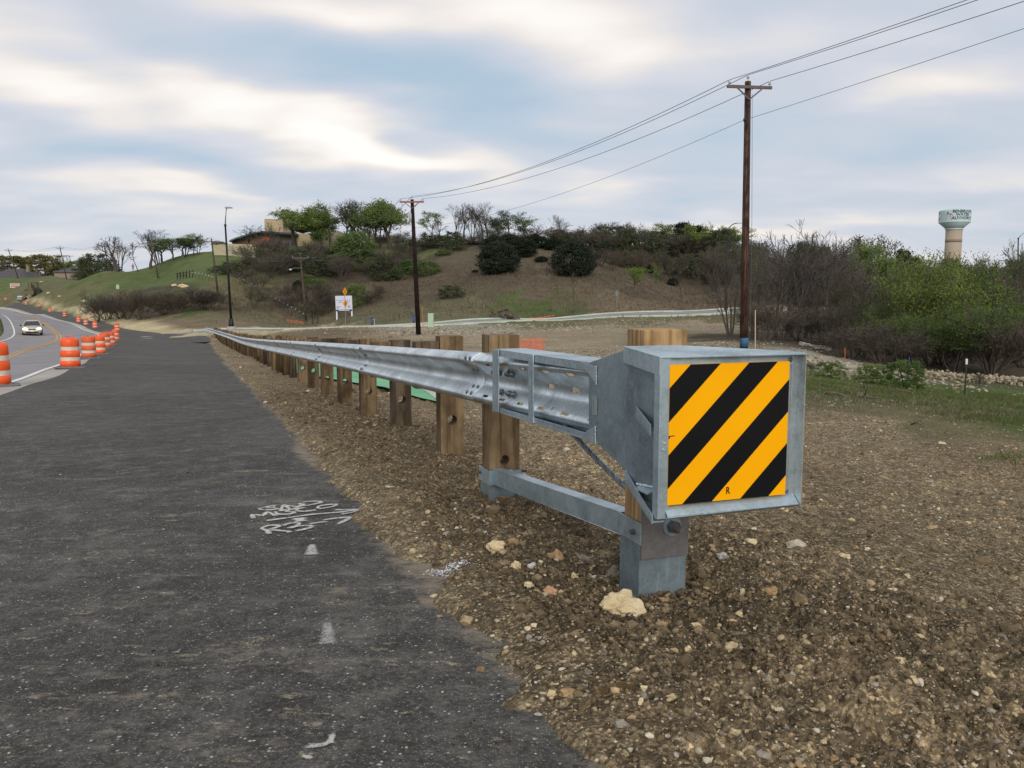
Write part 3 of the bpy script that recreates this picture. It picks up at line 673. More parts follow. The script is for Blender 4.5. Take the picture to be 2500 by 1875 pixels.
def build_terrain():
    rings = [0.9]
    while rings[-1] < 9000:
        r = rings[-1]; rings.append(r * (1.0072 if r < 9 else 1.012 if r < 30 else 1.02 if r < 330 else 1.12))
    rings = np.array(rings)
    ang = np.concatenate([np.arange(-180, -46, 6.0), np.arange(-46, -20, .32), np.arange(-20, 39, .17), np.arange(39, 46, .4), np.arange(46, 180, 6.0)]) * math.pi / 180
    A, R = np.meshgrid(ang, rings); x = (R * np.sin(A)).ravel(); y = (R * np.cos(A)).ravel()
    z = ground(x, y)
    far = np.hypot(x, y); z = z * (1 - sstep(1500, 5000, far)) - 4 * sstep(1500, 5000, far)
    na, nr = len(ang), len(rings)
    i = np.arange(nr - 1)[:, None] * na; j = np.arange(na)[None, :]; j2 = (j + 1) % na
    F = np.stack([i + j, i + na + j, i + na + j2, i + j2], -1).reshape(-1, 4)
    V = np.stack([x, y, z], 1)
    c = len(V); V = np.vstack([V, [0, 0, g1(0, 0)]])
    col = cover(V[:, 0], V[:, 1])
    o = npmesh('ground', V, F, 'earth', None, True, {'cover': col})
    # the small disc under the photographer's feet
    o2 = None
    tag(o, kind='structure')
    return o
TERRAIN = build_terrain()

def sheet(name, mat, rows, zoff, attrs=None):
    """rows: (n, m, 2) xy grid draped on the land"""
    n, m, _ = rows.shape; x = rows[..., 0].ravel(); y = rows[..., 1].ravel(); z = H(x, y) + zoff * (1 + np.hypot(x, y) / 45)
    i = np.arange(n - 1)[:, None] * m; j = np.arange(m - 1)[None, :]
    F = np.stack([i + j, i + j + 1, i + m + j + 1, i + m + j], -1).reshape(-1, 4)
    at_ = {k: f(x, y) for k, f in (attrs or {}).items()}
    return npmesh(name, np.stack([x, y, z], 1), F, mat, None, True, at_)
def ribbon(P, a, b, m=4):
    N_ = normals(P); t_ = np.linspace(0, 1, m); a = np.broadcast_to(a, len(P)); b = np.broadcast_to(b, len(P))
    off = a[:, None] + (b - a)[:, None] * t_[None]; return P[:, None, :] + N_[:, None, :] * off[..., None]
# the old road: worn surface, pale concrete shoulder, painted lines
tag(sheet('old_road', 'worn_road', ribbon(WL, -8.3, .12, 10), .010), kind='structure')
tag(sheet('concrete_shoulder', 'pale_concrete', ribbon(WL, .12, 1.15, 3), .012), kind='structure')
tag(sheet('edge_line_marking', 'white_line', ribbon(WL, -.10, .06, 2), .016), kind='structure')
tag(sheet('edge_line_marking', 'white_line', ribbon(WL, -7.42, -7.27, 2), .016), kind='structure')
tag(sheet('centre_line_marking', 'yellow_line', ribbon(WL, -3.62, -3.50, 2), .016), kind='structure')
tag(sheet('centre_line_marking', 'yellow_line', ribbon(WL, -3.32, -3.20, 2), .016), kind='structure')
# new asphalt: from the old road's shoulder to the free edge under the soil lip
ys = np.concatenate([np.arange(-14, 0, .6), np.arange(0, 14, .14), np.arange(14, 73.5, .6)])
lx = np.interp(ys, WL[:, 1], WL[:, 0]) + .80 + .035 * np.sin(ys * .9)
rx = edge_x(ys) + .45
rx = np.where(ys > 66, np.minimum(rx, edge_x(66) + .45 - (ys - 66) * 1.1), rx)
tt = np.concatenate([np.linspace(0, .6, 30), np.linspace(.62, 1, 60)])
rows = np.stack([lx[:, None] + (rx - lx)[:, None] * tt[None], np.repeat(ys[:, None], len(tt), 1)], -1)
def dustf(x, y):
    se = s_edge(x, y); d = sstep(-.20, .06, se + .20 * fbm(x * 1.1, y * 1.1, 3, 101)) * .9 + .22 * sstep(.15, .5, fbm(x * .45, y * .9, 4, 102))
    # smears of dried soil that stand out in the foreground
    for u, v, Y, sx, sy, a in ((825, 1472, 3.35, .07, .06, 1), (600, 1590, 2.85, .13, .09, .9), (745, 1845, 2.15, .035, .05, 1.2), (1040, 1492, 3.2, .05, .05, .8), (760, 1300, 4.3, .1, .1, .5), (160, 1235, 4.8, .05, .05, .8), (700, 1760, 2.3, .10, .06, .5), (430, 1180, 5.6, .35, .12, .6)):
        p = at(u, v, Y); d = d + a * np.exp(-((x - p.x) / sx) ** 2 - ((y - p.y) / sy) ** 2)
    d = np.clip(d, 0, 1); return np.stack([d, d, d, np.ones_like(d)], 1)
tag(sheet('asphalt_lane', 'new_asphalt', rows, .022, {'dust': dustf}), kind='structure')
k0 = int(np.argmin(np.abs(WL[:, 1] - 66))); k1 = int(np.argmin(np.abs(WL[:, 1] - 212)))
tag(sheet('asphalt_widening', 'new_asphalt', ribbon(WL[k0:k1], .8, np.interp(WL[k0:k1, 1], [66, 76, 90, 130, 212], [9.5, 7.2, 4.8, 3.9, 3.2]), 5), .018, {'dust': dustf}), kind='structure')
# side street with green cured kerbs
tag(sheet('side_street', 'street_concrete', ribbon(SIDE, -6.2, 0, 8), .014), kind='structure')
ap = dens([(-45, 76), (-38, 75.5), (-30, 76), (-23, 79)], 1.5)
tag(sheet('street_mouth', 'street_concrete', ribbon(dens([(-40.5, 78.5), (-34, 75.0), (-27.5, 72.5), (-24, 72)], 1.0), -9.5, 0, 8), .016), kind='structure')
def kerb(P, off, wd, ht, zoff=.02):
    V = []; F = []
    rb = ribbon(P, off, off + wd, 2); n = len(P); zb = H(rb[..., 0].ravel(), rb[..., 1].ravel()).reshape(n, 2) + zoff
    for i in range(n):
        for j in (0, 1): V.append((rb[i, j, 0], rb[i, j, 1], zb[i, j] - .2)); V.append((rb[i, j, 0], rb[i, j, 1], zb[i, j] + ht))
    for i in range(n - 1):
        a = i * 4; b = a + 4; F += [(a + 1, a + 3, b + 3, b + 1), (a, a + 1, b + 1, b), (a + 3, a + 2, b + 2, b + 3)]
    return np.array(V), np.array(F)
V, F = kerb(SIDE[12:], 0, .5, .14); tag(npmesh('kerb', V, F, 'kerb_concrete'), kind='structure')
V, F = kerb(SIDE[8:], -6.7, .5, .15); tag(npmesh('kerb', V, F, 'kerb_concrete'), kind='structure')
V, F = kerb(SIDE[16:], -.9, .5, .012); tag(npmesh('gutter_strip', V, F, 'cured_concrete'), kind='structure')
# concrete gutter sprayed with green curing compound behind the rail
GP = dens([(at(1066, 985, 12.6).x, 12.6), (at(1000, 958, 15.2).x, 15.2), (at(900, 927, 20).x, 20), (at(800, 897, 27).x, 27), (at(720, 876, 34).x, 34)], .8)
gw = np.interp(np.arange(len(GP)), [0, 4, len(GP) - 1], [.05, .55, 1.0])
def drape(name, P, w0, w1, mat, z, m=5):
    rb = ribbon(P, w0, w1, m); n, m_, _ = rb.shape; x = rb[..., 0].ravel(); y = rb[..., 1].ravel(); zc = ground(rb[:, m // 2, 0], rb[:, m // 2, 1])
    zc = np.convolve(np.pad(zc, 4, mode='edge'), np.ones(9) / 9, 'valid'); zz_ = np.repeat(zc, m_) + z
    i = np.arange(n - 1)[:, None] * m_; j = np.arange(m_ - 1)[None, :]; F = np.stack([i + j, i + j + 1, i + m_ + j + 1, i + m_ + j], -1).reshape(-1, 4)
    return npmesh(name, np.stack([x, y, zz_], 1), F, mat, None, True)
gk = np.clip(np.arange(len(GP)) / 10, 0, 1)
tag(drape('drain_gutter', GP, -1.5 * gk, .35 * gk + .02, 'cured_concrete', .07), kind='structure')
tag(drape('gutter_lip', GP, .36 * gk + .02, .36 * gk + .14, 'kerb_concrete', .085, 3), kind='structure')
# ------------------------------------------------------------------ guardrail
AW = Vector((-.337, .9415, 0)).normalized(); TW = -AW; RT = Vector((AW.y, -AW.x, 0))       # away, towards us, to the field side
UP = Vector((0, 0, 1)); P1 = Vector((1.686 - .358 * 3.4, 3.4, 0))
def L(s, n, z): return P1 + TW * s + RT * n + UP * z
# back face of the rail: straight, then bending left over the sag; z of the beam top read off the photograph
RAILP = []
for Y in np.arange(3.35, 79.5, .65):
    x = 1.686 - .358 * Y
    bend = .0016 * max(0, Y - 44) ** 2 * 0.75
    RAILP.append((x - bend, Y))
RAILP = np.array(RAILP)
_sz = np.array([3.3, 4.9, 7.14, 10.2, 19.6, 30, 36.5, 48, 58, 68, 80]); _sv = np.array([0, 862, 848, 838, 831, 826.5, 824, 819, 813, 807, 799.5])
_zz = np.array([at(1250, v, y).z for v, y in zip(_sv, _sz)]); _zz[0] = _zz[1] + .075
def ztop(Y): return float(np.interp(Y, _sz, np.array([_zz[0], *_zz[1:]])))
_zp = np.polyfit(_sz, _zz, 4)
def ztop(Y): return float(np.polyval(_zp, Y))
print('rail top', [round(ztop(y), 3) for y in _sz], _zz.round(3))
PROF = [(.156, .012), (.150, .030), (.140, .056), (.128, .074), (.117, .0825), (.106, .083), (.096, .079), (.084, .066), (.050, .024), (.036, .008), (.022, .001), (0, 0)]
PROF = PROF + [(-z, d) for z, d in reversed(PROF[:-1])]
def rail_point(i_f):
    i = min(max(i_f, 0), len(RAILP) - 1.001); a = int(i); t_ = i - a; p = RAILP[a] * (1 - t_) + RAILP[a + 1] * t_
    d = RAILP[a + 1] - RAILP[a]; d /= np.linalg.norm(d); return p, d
seg = np.linalg.norm(np.diff(RAILP, axis=0), axis=1); CUM = np.concatenate([[0], np.cumsum(seg)]); LEN = CUM[-1]
def along(s):
    i = np.interp(s, CUM, np.arange(len(CUM))); p, d = rail_point(i); return Vector((p[0], p[1], 0)), Vector((d[0], d[1], 0)), Vector((-d[1], d[0], 0))   # point, away, to the road side
def beam(s0, s1, out=0.0, slots=()):
    """one w-beam from s0 to s1; out pushes it in front of its neighbour at the lap; slots are (s, row, length) openings"""
    cuts = set(np.arange(s0, s1, .30).tolist() + [s1]); 
    for c, row, ln in slots: cuts |= {c - ln / 2, c + ln / 2}
    cuts = sorted(c for c in cuts if s0 <= c <= s1); cuts = [c for i, c in enumerate(cuts) if i == 0 or c - cuts[i - 1] > .004]; m = MB(); T = .0035; np_ = len(PROF)
    rows = []
    for c in cuts:
        p, d, left = along(c); zc = ztop(p.y) - .156
        for side in (0, 1): rows.append([p + left * (dd + out + (T if side == 0 else 0) + .002) + UP * (zc + zz_) for zz_, dd in PROF])
    vs = [v for r in rows for v in r]; fs = []
    def hole(k, j):
        a, b = cuts[k], cuts[k + 1]; mid = (a + b) / 2
        return any(abs(mid - c) < ln / 2 and j == row for c, row, ln in slots)
    n = len(cuts)
    for k in range(n - 1):
        for j in range(np_ - 1):
            if hole(k, j): continue
            f0 = (2 * k) * np_ + j; f1 = (2 * (k + 1)) * np_ + j
            fs.append((f0, f0 + 1, f1 + 1, f1)); fs.append((f0 + np_, f1 + np_, f1 + np_ + 1, f0 + np_ + 1))
        for j in (0, np_ - 1):
            a = 2 * k * np_ + j; b = a + np_; c2 = 2 * (k + 1) * np_ + j; d2 = c2 + np_; fs.append((a, c2, d2, b))
    for k in (0, n - 1):
        for j in range(np_ - 1): a = 2 * k * np_ + j; b = a + np_; fs.append((a, b, b + 1, a + 1))
    m.add(vs, fs); return m
g0, _, _ = along(0); gz = g1(g0.x, g0.y)
RAIL = empty('guardrail', (g0.x, g0.y, gz), 'long galvanised w-beam guardrail on wooden posts running down the edge of the dark asphalt', 'guardrail')
SL = .26
slots = []
for k in range(9):
    c = .18 + k * .29; slots += [(c, 6, .085), (c + .05, 15, .085)]
slots = [(c, j, l) for c, j, l in slots] + [(.28, 10, .085), (.57, 10, .085), (.86, 10, .08)]
joints = [0.0] + [1.9 + 3.81 * k for k in range(0, 22)]; joints = [j for j in joints if j < LEN - 2] + [LEN]
for k in range(len(joints) - 1):
    a, b = joints[k], joints[k + 1]
    beam(a, min(LEN, b + .16), .0045 * (k % 2), slots if k == 0 else ()).build('w_beam_panel', 'galvanised_rail', RAIL, smooth=True, fix=False)
# splice and post bolts, one small piece each where they can be told apart, the far ones joined
def bolt_at(m, s, zoff, d, r=.013, ln=.012):
    p, dr, left = along(s); zc = ztop(p.y) - .156 + zoff; a = p + left * (d + .004) + UP * zc
    m.tube([a, a + left * ln * .5, a + left * ln], [r, r * .95, r * .45], 8)
far = MB(); nb = 0
for j in joints[1:-1]:
    for q, zo, d in ((.03, .122, .079), (.12, .122, .079), (.03, .055, .030), (.12, .055, .030), (.03, -.055, .030), (.12, -.055, .030), (.03, -.090, .072), (.12, -.090, .072)):
        if j < 10: m = MB(); bolt_at(m, j + q, zo, d + .005, .015, .014); m.build('splice_bolt', 'bolt_steel', RAIL, smooth=False)
        else: bolt_at(far, j + q, zo, d + .005, .015, .014)
tag(far.build('splice_bolts', 'bolt_steel', RAIL), kind='stuff')
# big anchor nuts under the near end
for (u, v) in ((1189, 905), (1201, 906), (1221, 908), (1232, 909), (1194, 949), (1206, 950), (1224, 955), (1235, 958)):
    s_ = ((1.60 * 2094) / (u - 500) - 3.4) / AW.y + .05; m = MB(); z_ = .05 if v < 930 else -.055
    bolt_at(m, s_, z_, .034, .017, .03); m.build('anchor_nut', 'bolt_steel', RAIL)

WOODM = ['treated_pine', 'fresh_pine', 'weathered_pine']
rp = random.Random(3)
def post_box(m, c, ax, ay, w_, d_, z0, z1, tilt=0, hole=None, cham=.006):
    """rectangular timber, sides ax (along the rail) w_ and ay (across) d_; hole (z, r) drilled along the rail"""
    if hole is None:
        lean = ax * tilt
        P = lambda i, j, z: c + ax * (i * w_ / 2) + ay * (j * d_ / 2) + UP * z + lean * (z - z0)
        q = [(-1, -1), (1, -1), (1, 1), (-1, 1)]; m.hexa([P(i, j, z0) for i, j in q] + [P(i, j, z1) for i, j in q]); return
    hz, hr = hole; lean = ax * tilt; n = 16
    P = lambda i, y, z: c + ax * (i * w_ / 2) + ay * y + UP * z + lean * (z - z0)
    zb, zt = hz - d_ * .5, hz + d_ * .5
    for a, b in ((z0, zb), (zt, z1)):
        for i0 in (1,):
            m.add([P(-1, -d_ / 2, a), P(1, -d_ / 2, a), P(1, d_ / 2, a), P(-1, d_ / 2, a), P(-1, -d_ / 2, b), P(1, -d_ / 2, b), P(1, d_ / 2, b), P(-1, d_ / 2, b)],
                  [(0, 1, 5, 4), (1, 2, 6, 5), (2, 3, 7, 6), (3, 0, 4, 7)] + ([(3, 2, 1, 0)] if a == z0 else [(4, 5, 6, 7)]))
    sq = []; ci = []
    for k in range(n):
        t_ = 2 * math.pi * k / n; cy, sy = math.cos(t_), math.sin(t_); s_ = 1 / max(abs(cy), abs(sy))
        sq.append((cy * s_ * d_ / 2, hz + sy * s_ * d_ / 2)); ci.append((cy * hr, hz + sy * hr))
    vs = [P(i, y, z) for i in (-1, 1) for ring in (sq, ci) for y, z in ring]; fs = []
    for k in range(n):
        k2 = (k + 1) % n
        fs += [(k, k2, n + k2, n + k), (2 * n + k2, 2 * n + k, 3 * n + k, 3 * n + k2), (n + k, n + k2, 3 * n + k2, 3 * n + k)]
    m.add(vs, fs)
    for j in (-1, 1):
        m.add([P(-1, j * d_ / 2, zb), P(1, j * d_ / 2, zb), P(1, j * d_ / 2, zt), P(-1, j * d_ / 2, zt)], [(0, 1, 2, 3)])
def cbox(name, mat, ctr, ax, ay, w_, d_, z0, z1, tilt=0, hole=None, bevel=.004):
    m = MB(); z0_, z1_ = z0 - 0, z1 - 0
    post_box(m, Vector((0, 0, 0)), ax, ay, w_, d_, z0, z1, tilt, hole)
    o = m.build(name, mat, None, bevel=bevel if hole is None else 0)
    o.parent = RAIL; o.location = ctr - WO[RAIL.name]; ALLK.setdefault(RAIL.name, []).append(o); WO[o.name] = ctr.copy(); return o
for i in range(41):
    s_ = i * 1.905 + .02
    if s_ > LEN - .3: break
    p, dr, left = along(s_); right = -left
    zt = ztop(p.y); tilt = rp.uniform(-.012, .012)
    if i < 2:
        c = p + right * .10; zg = g1(c.x, c.y); ext = (.131, .105)[i]
        c = c.copy()
        cbox('wood_post', 'fresh_pine' if i == 0 else 'treated_pine', c, dr, left, .142, .192, zg - .15, zt + ext, tilt * .3 + (.0 if i == 0 else .004), hole=(at(1250, 1118, 5.2).z, .031) if i == 1 else None, bevel=.005)
        continue
    c = p + right * .305; zg = g1(c.x, c.y)
    if i < 9:
        mat = rp.choice(['treated_pine', 'weathered_pine', 'weathered_pine', 'treated_pine']); ext = rp.uniform(.035, .075)
        if i in (3,): mat = 'weathered_pine'
        cbox('wood_post', mat, c, dr, left, .150, .196, zg - .2, zt + ext + (.03 if i == 2 else 0), tilt, hole=(zg + rp.uniform(.27, .33), .042), bevel=.004)
        cbox('wood_blockout', rp.choice(['weathered_pine', 'treated_pine']), p + right * .103, dr, left, .148, .196, zt - .33, zt + ext - .012, tilt, bevel=.004)
    else:
        m = MB(); r_ = .088; top = rp.uniform(.075, .115)
        m.lathe([(r_, zg - .2), (r_ * .98, zt + top - .03), (r_ * .86, zt + top), (r_ * .4, zt + top + .02), (.001, zt + top + .024)], 12)
        o = m.build('round_post', rp.choice(['weathered_pine', 'treated_pine']), None, smooth=True)
        o.parent = RAIL; c2 = p + right * .29; o.location = c2 - WO[RAIL.name]; ALLK[RAIL.name].append(o)
        cbox('wood_blockout', rp.choice(['weathered_pine', 'treated_pine']), p + right * .10, dr, left, .148, .18, zt - .34, zt + rp.uniform(-.005, .015), tilt, bevel=0)
# steel foundation tubes, ground strut, bearing plate and cable
FT = []
for i in range(2):
    p, dr, left = along(i * 1.905 + .02); right = -left; c = p + right * .10; zg = g1(c.x, c.y)
    FT.append((c, dr, right))
zt1 = at(1500, 1280, 3.33).z; zt2 = at(1180, 1142, 5.2).z
for k, (c, dr, right) in enumerate(FT):
    zt_ = (zt1, zt2)[k]; m = MB(); w2, d2, th = .081, .106, .005; zb = zt_ - .75
    for lo, hi in (((-w2, -d2, 0), (-w2 + th, d2, 1)), ((w2 - th, -d2, 0), (w2, d2, 1)), ((-w2, -d2, 0), (w2, -d2 + th, 1)), ((-w2, d2 - th, 0), (w2, d2, 1))):
        m.frame(c + UP * zb, dr, right, UP * (zt_ - zb), lo, hi)
    m.build('foundation_tube', 'galvanised_plate', RAIL, bevel=.0015)
(c1, dr, right), (c2, _, _) = FT
# strut: c-channel on the road side of both tubes
m = MB(); n0 = -.085; zs1 = zt1 + .012; zs2 = zt2 + .0
a = c1 + right * n0 + dr * .02; b = c2 + right * n0 - dr * .02; hgt = .095; dep = .075; th = .005
for (o0, o1, q0, q1) in ((0, 0, 0, 0),):
    rr = right
    def P(base, n, z): return base + rr * n + UP * z
    za, zb_ = zs1 + .005, zs2 + .01
    for (n_a, n_b, z_a, z_b) in ((0, th, -hgt, 0), (0, dep, -th, 0), (0, dep, -hgt, -hgt + th)):
        m.hexa([P(a, n_a, za + z_a), P(a, n_b, za + z_a), P(b, n_b, zb_ + z_a), P(b, n_a, zb_ + z_a), P(a, n_a, za + z_b), P(a, n_b, za + z_b), P(b, n_b, zb_ + z_b), P(b, n_a, zb_ + z_b)])
m.build('ground_strut', 'galvanised_bright', RAIL, bevel=.0018)
def yoke(c, z, sgn, lab):
    """u-shaped strap that grips a tube and carries the strut"""
    m = MB(); h_ = .088
    m.frame(c + UP * z, dr, right, UP, (-.100, -.1115, -h_), (.098, -.1065, 0)); m.frame(c + UP * z, dr, right, UP, (sgn * .094 - .0025, -.1115, -h_), (sgn * .094 + .0025, .04, 0))
    return m.build('strut_yoke', 'galvanised_bright', RAIL, bevel=.001)
y1 = yoke(c1, zt1 + .018, 1, 0); y2 = yoke(c2, zt2 + .006, -1, 0)
m = MB(); q = c1 + right * -.112 + dr * -.045 + UP * (zt1 - .028); m.tube([q, q - right * .010], .013, 6); m.tube([q - right * .009, q - right * .016], .008, 8); m.build('yoke_bolt', 'bolt_steel', RAIL)
m = MB(); q = c2 + right * -.112 + dr * .06 + UP * (zt2 - .03); m.tube([q, q - right * .012], .010, 6); m.build('yoke_bolt', 'bolt_steel', RAIL)
q = c2 + right * .115 + dr * -.06 + UP * (zt2 - .012)
m = MB(); m.tube([q, q + right * .03], .013, 6); m.build('yoke_bolt', 'bolt_steel', RAIL)
# bearing plate on the face of the first tube
zc = at(1250, 1288, 3.3).z; fp = c1 - dr * .082
m = MB(); m.frame(fp + UP * zc, -dr, right, UP, (0, -.104, -.125), (.016, .106, .120)); m.build('bearing_plate', 'raw_steel', RAIL, bevel=.003)
bc = fp - dr * .016 + right * .026 + UP * (at(1250, 1295, 3.25).z)
m = MB(); m.tube([bc, bc - dr * .008], .040, 20); m.build('washer', 'galvanised_bright', RAIL)
m = MB(); m.tube([bc - dr * .008, bc - dr * .036], .026, 6); m.build('anchor_nut', 'bolt_steel', RAIL)
m = MB(); m.tube([bc - dr * .03, bc - dr * .034, bc - dr * .085], [.0145, .013, .0125], 10); m.build('threaded_stud', 'raw_steel', RAIL)
# anchor cable: seven strands laid round a core
ca = at(1383, 1034, 3.9); ca = Vector((ca.x, ca.y, at(1383, 1030, 3.95).z)); cb_ = c1 + dr * .09 + UP * (at(1545, 1225, 3.5).z)
strand_pts = [[] for _ in range(6)]; axis = (cb_ - ca); ll = axis.length; axn = axis.normalized(); u1 = axn.orthogonal().normalized(); u2 = axn.cross(u1)
K = 90; ca = ca - axn * .12; ll += .12
for k in range(K + 1):
    t_ = k / K; sag = -.02 * math.sin(math.pi * t_); ph = t_ * ll / .115 * 2 * math.pi
    for j in range(6):
        a_ = ph + j * math.pi / 3; strand_pts[j].append(ca + axn * (ll * t_) + UP * sag + (u1 * math.cos(a_) + u2 * math.sin(a_)) * .0078)
cable = MB(); cable.tube([ca + axn * (ll * k / 12) + UP * (-.02 * math.sin(math.pi * k / 12)) for k in range(13)], .0075, 8); CB = cable.build('anchor_cable', 'raw_steel', RAIL, smooth=True)
for j in range(6):
    m = MB(); m.tube(strand_pts[j], .0046, 6, cap=False); m.build('cable_strand', 'galvanised_plate' if j % 3 else 'raw_steel', CB, smooth=True, fix=False)
m = MB(); m.tube([cb_ - axn * .13, cb_ - axn * .005, cb_], [.017, .017, .013], 12); m.build('swaged_fitting', 'galvanised_plate', RAIL, smooth=True)

# ------------------------------------------------------------------ impact head
HEAD = empty('guardrail_end_terminal', tuple(L(.3, 0, at(1250, 1060, 3.1).z)), 'galvanised steel crash head with yellow and black striped panel at the near rail end', 'guardrail terminal')
def vplane(A, B):
    A, B = Vector((A[0], A[1], 0)), Vector((B[0], B[1], 0)); N_ = (B - A).cross(UP)
    def f(u, v):
        d = at(u, v, 1.0); t_ = A.dot(N_) / d.dot(N_); return d * t_
    return f
TH = L(-.11, -.135, 0); FL = L(.545, -.150, 0)               # left side plate
SPL = vplane(TH, FL); z6 = lambda x, y: (1100 + x * .4522, 750 + y * .4522)
lat = -RT
side = [SPL(*z6(x, y)) for x, y in ((746, 300), (955, 226), (1136, 270), (1136, 1105), (962, 975), (945, 880), (770, 712), (746, 690))]
side2 = side
m = MB(); m.plate(side, RT * .006); m.build('side_plate', 'galvanised_plate', HEAD, bevel=.001)
# front frame plane
F0 = L(.57, -.187, 0); F1 = L(.57, .39, 0); FPN = vplane(F0, F1)
zTL, zTR = FPN(*z6(1187, 264)).z, FPN(*z6(1919, 246)).z; zBL, zBR = FPN(*z6(1168, 1140)).z, FPN(*z6(1890, 1080)).z
def FP(n, z, s=.57): return Vector((*L(s, n, 0).xy, z))
zt_f = (zTL + zTR) / 2; zb_f = (zBL + zBR) / 2
print('head front z', zTL, zTR, zBL, zBR)
nL, nR = -.187, .374
# left upright angle: flange facing us, leg running back
m = MB(); 
def slab(m, s0, s1, n0, n1, z0, z1): m.hexa([L(s0, n0, z0), L(s0, n1, z0), L(s1, n1, z0), L(s1, n0, z0), L(s0, n0, z1), L(s0, n1, z1), L(s1, n1, z1), L(s1, n0, z1)])
slab(m, .535, .572, nL, nL + .006, zb_f + .004, zt_f - .004); slab(m, .566, .572, nL + .004, nL + .040, zb_f + .004, zt_f - .004); slab(m, .535, .541, nL + .005, -.13, zb_f + .01, zt_f - .01)
m.build('frame_upright', 'galvanised_bright', HEAD, bevel=.0012)
m = MB(); slab(m, .552, .558, .322, nR, zb_f + .02, zt_f - .005); slab(m, .552, .596, nR - .004, nR, zb_f + .012, zt_f - .002); slab(m, .558, .5625, .340, .346, zb_f + .02, zt_f - .01)
m.build('frame_upright', 'galvanised_rail', HEAD, bevel=.001)
m = MB(); m.plate([L(.556, nL + .03, zb_f + .046), L(.590, nL + .03, zb_f + .016), L(.590, nR - .006, zb_f + .016), L(.556, nR - .006, zb_f + .046)], UP * -.005); m.plate([L(.590, nL + .03, zb_f + .014), L(.560, nL + .03, zb_f), L(.560, nR - .006, zb_f), L(.590, nR - .006, zb_f + .014)], UP * -.003)
m.build('bottom_flange', 'galvanised_bright', HEAD, bevel=.001)
print('NUT', proj(bc), proj(fp + UP * zc), bc, fp)
m = MB(); slab(m, .555, .561, nL + .03, .35, zt_f - .043, zt_f - .003); m.build('header_strip', 'galvanised_bright', HEAD, bevel=.001)
m = MB(); slab(m, .540, .552, nL + .02, nR - .01, zb_f + .01, zt_f - .01); m.build('impact_plate', 'galvanised_plate', HEAD, bevel=.001)
# top plate with a turned-down lip on the left, flaring from the throat
tb1 = Vector((*L(.235, -.150, 0).xy, at(*z6(955, 211), L(.235, -.150, 0).y).z)); tb2 = Vector((*L(.24, .06, 0).xy, at(*z6(1190, 204), L(.24, .06, 0).y).z))
tb3 = L(.50, .30, zt_f + .010)
top = [L(.575, nL - .004, zt_f), L(.598, nR, zt_f), L(.52, nR - .006, zt_f + .003), tb2, tb1]
m = MB(); m.plate(top, UP * -.006); m.build('top_plate', 'galvanised_bright', HEAD, bevel=.0012)
m = MB(); A_, B_ = top[4], top[0]; m.plate([A_ - UP * .0062, B_ - UP * .0062, B_ - UP * .062, A_ - UP * .060], RT * .005); m.build('top_lip', 'galvanised_bright', HEAD, bevel=.001)
# right side plate and bottom plate
m = MB(); m.plate([L(-.11, .02, zt_f - .06), L(.10, .06, zt_f - .01), L(.545, nR - .006, zt_f - .008), L(.545, nR - .006, zb_f + .02), L(.12, .06, zb_f + .13), L(-.11, .02, zb_f + .17)], RT * -.006)
m.build('side_plate', 'galvanised_plate', HEAD, bevel=.001)
m = MB(); m.plate([L(.20, -.13, zb_f + .10), L(.545, -.13, zb_f + .012), L(.545, nR - .01, zb_f + .012), L(.20, .08, zb_f + .10)], UP * .006); m.build('bottom_plate', 'galvanised_plate', HEAD)
# sloping gusset channels on the left
def gusset(name, rear, front, dropr, dropf, outr, outf, welds=False):
    a = SPL(*z6(*rear)); b = SPL(*z6(*front)); a2 = a + lat * outr; b2 = b + lat * outf
    m = MB(); m.plate([a2, b2, b2 - UP * dropf, a2 - UP * dropr], RT * .005)
    m.plate([a2 - UP * dropr * .9, b2 - UP * dropf * .9, b - UP * dropf * .9 + RT * .004, a - UP * dropr * .9 + RT * .001], UP * .005)
    o = m.build(name, 'galvanised_bright', HEAD, bevel=.0008)
    return a, b, a2, b2
gusset('gusset_channel', (1003, 530), (1134, 632), .044, .040, .004, .040)
a, b, a2, b2 = gusset('gusset_channel', (945, 878), (1150, 1118), .046, .030, .004, .045)
m = MB(); q0 = SPL(*z6(1010, 958)); q1 = SPL(*z6(1122, 985))
m.plate([q0, q1 + lat * .002, q1 + lat * .045 - UP * .01, q0 + lat * .012 - UP * .01], UP * -.004); m.build('gusset_web', 'galvanised_bright', HEAD)
m = MB(); rw = random.Random(5)
def weld(m, p, q, r=.0042, step=.0065):
    k = max(2, int((q - p).length / step))
    for i in range(k + 1):
        c = p.lerp(q, i / k) + Vector((rw.uniform(-1, 1), rw.uniform(-1, 1), rw.uniform(-1, 1))) * .0008; m.ico(c, r * rw.uniform(.8, 1.25), 1, 0.02)
mw = MB(); weld(mw, SPL(*z6(1012, 955)) + lat * .003, SPL(*z6(1124, 975)) + lat * .003, .0048, .0075)
for p_, q_ in (((792, 322), (792, 415)), ((787, 645), (787, 742)), ((452, 258), (453, 285)), ((454, 590), (455, 622)), ((1133, 640), (1130, 690)), ((1137, 262), (1137, 330))):
    weld(mw, SPL(*z6(*p_)) + lat * .0035, SPL(*z6(*q_)) + lat * .0035, .0032, .0055)
mw.build('weld_bead', 'weld_zinc', HEAD, smooth=True)
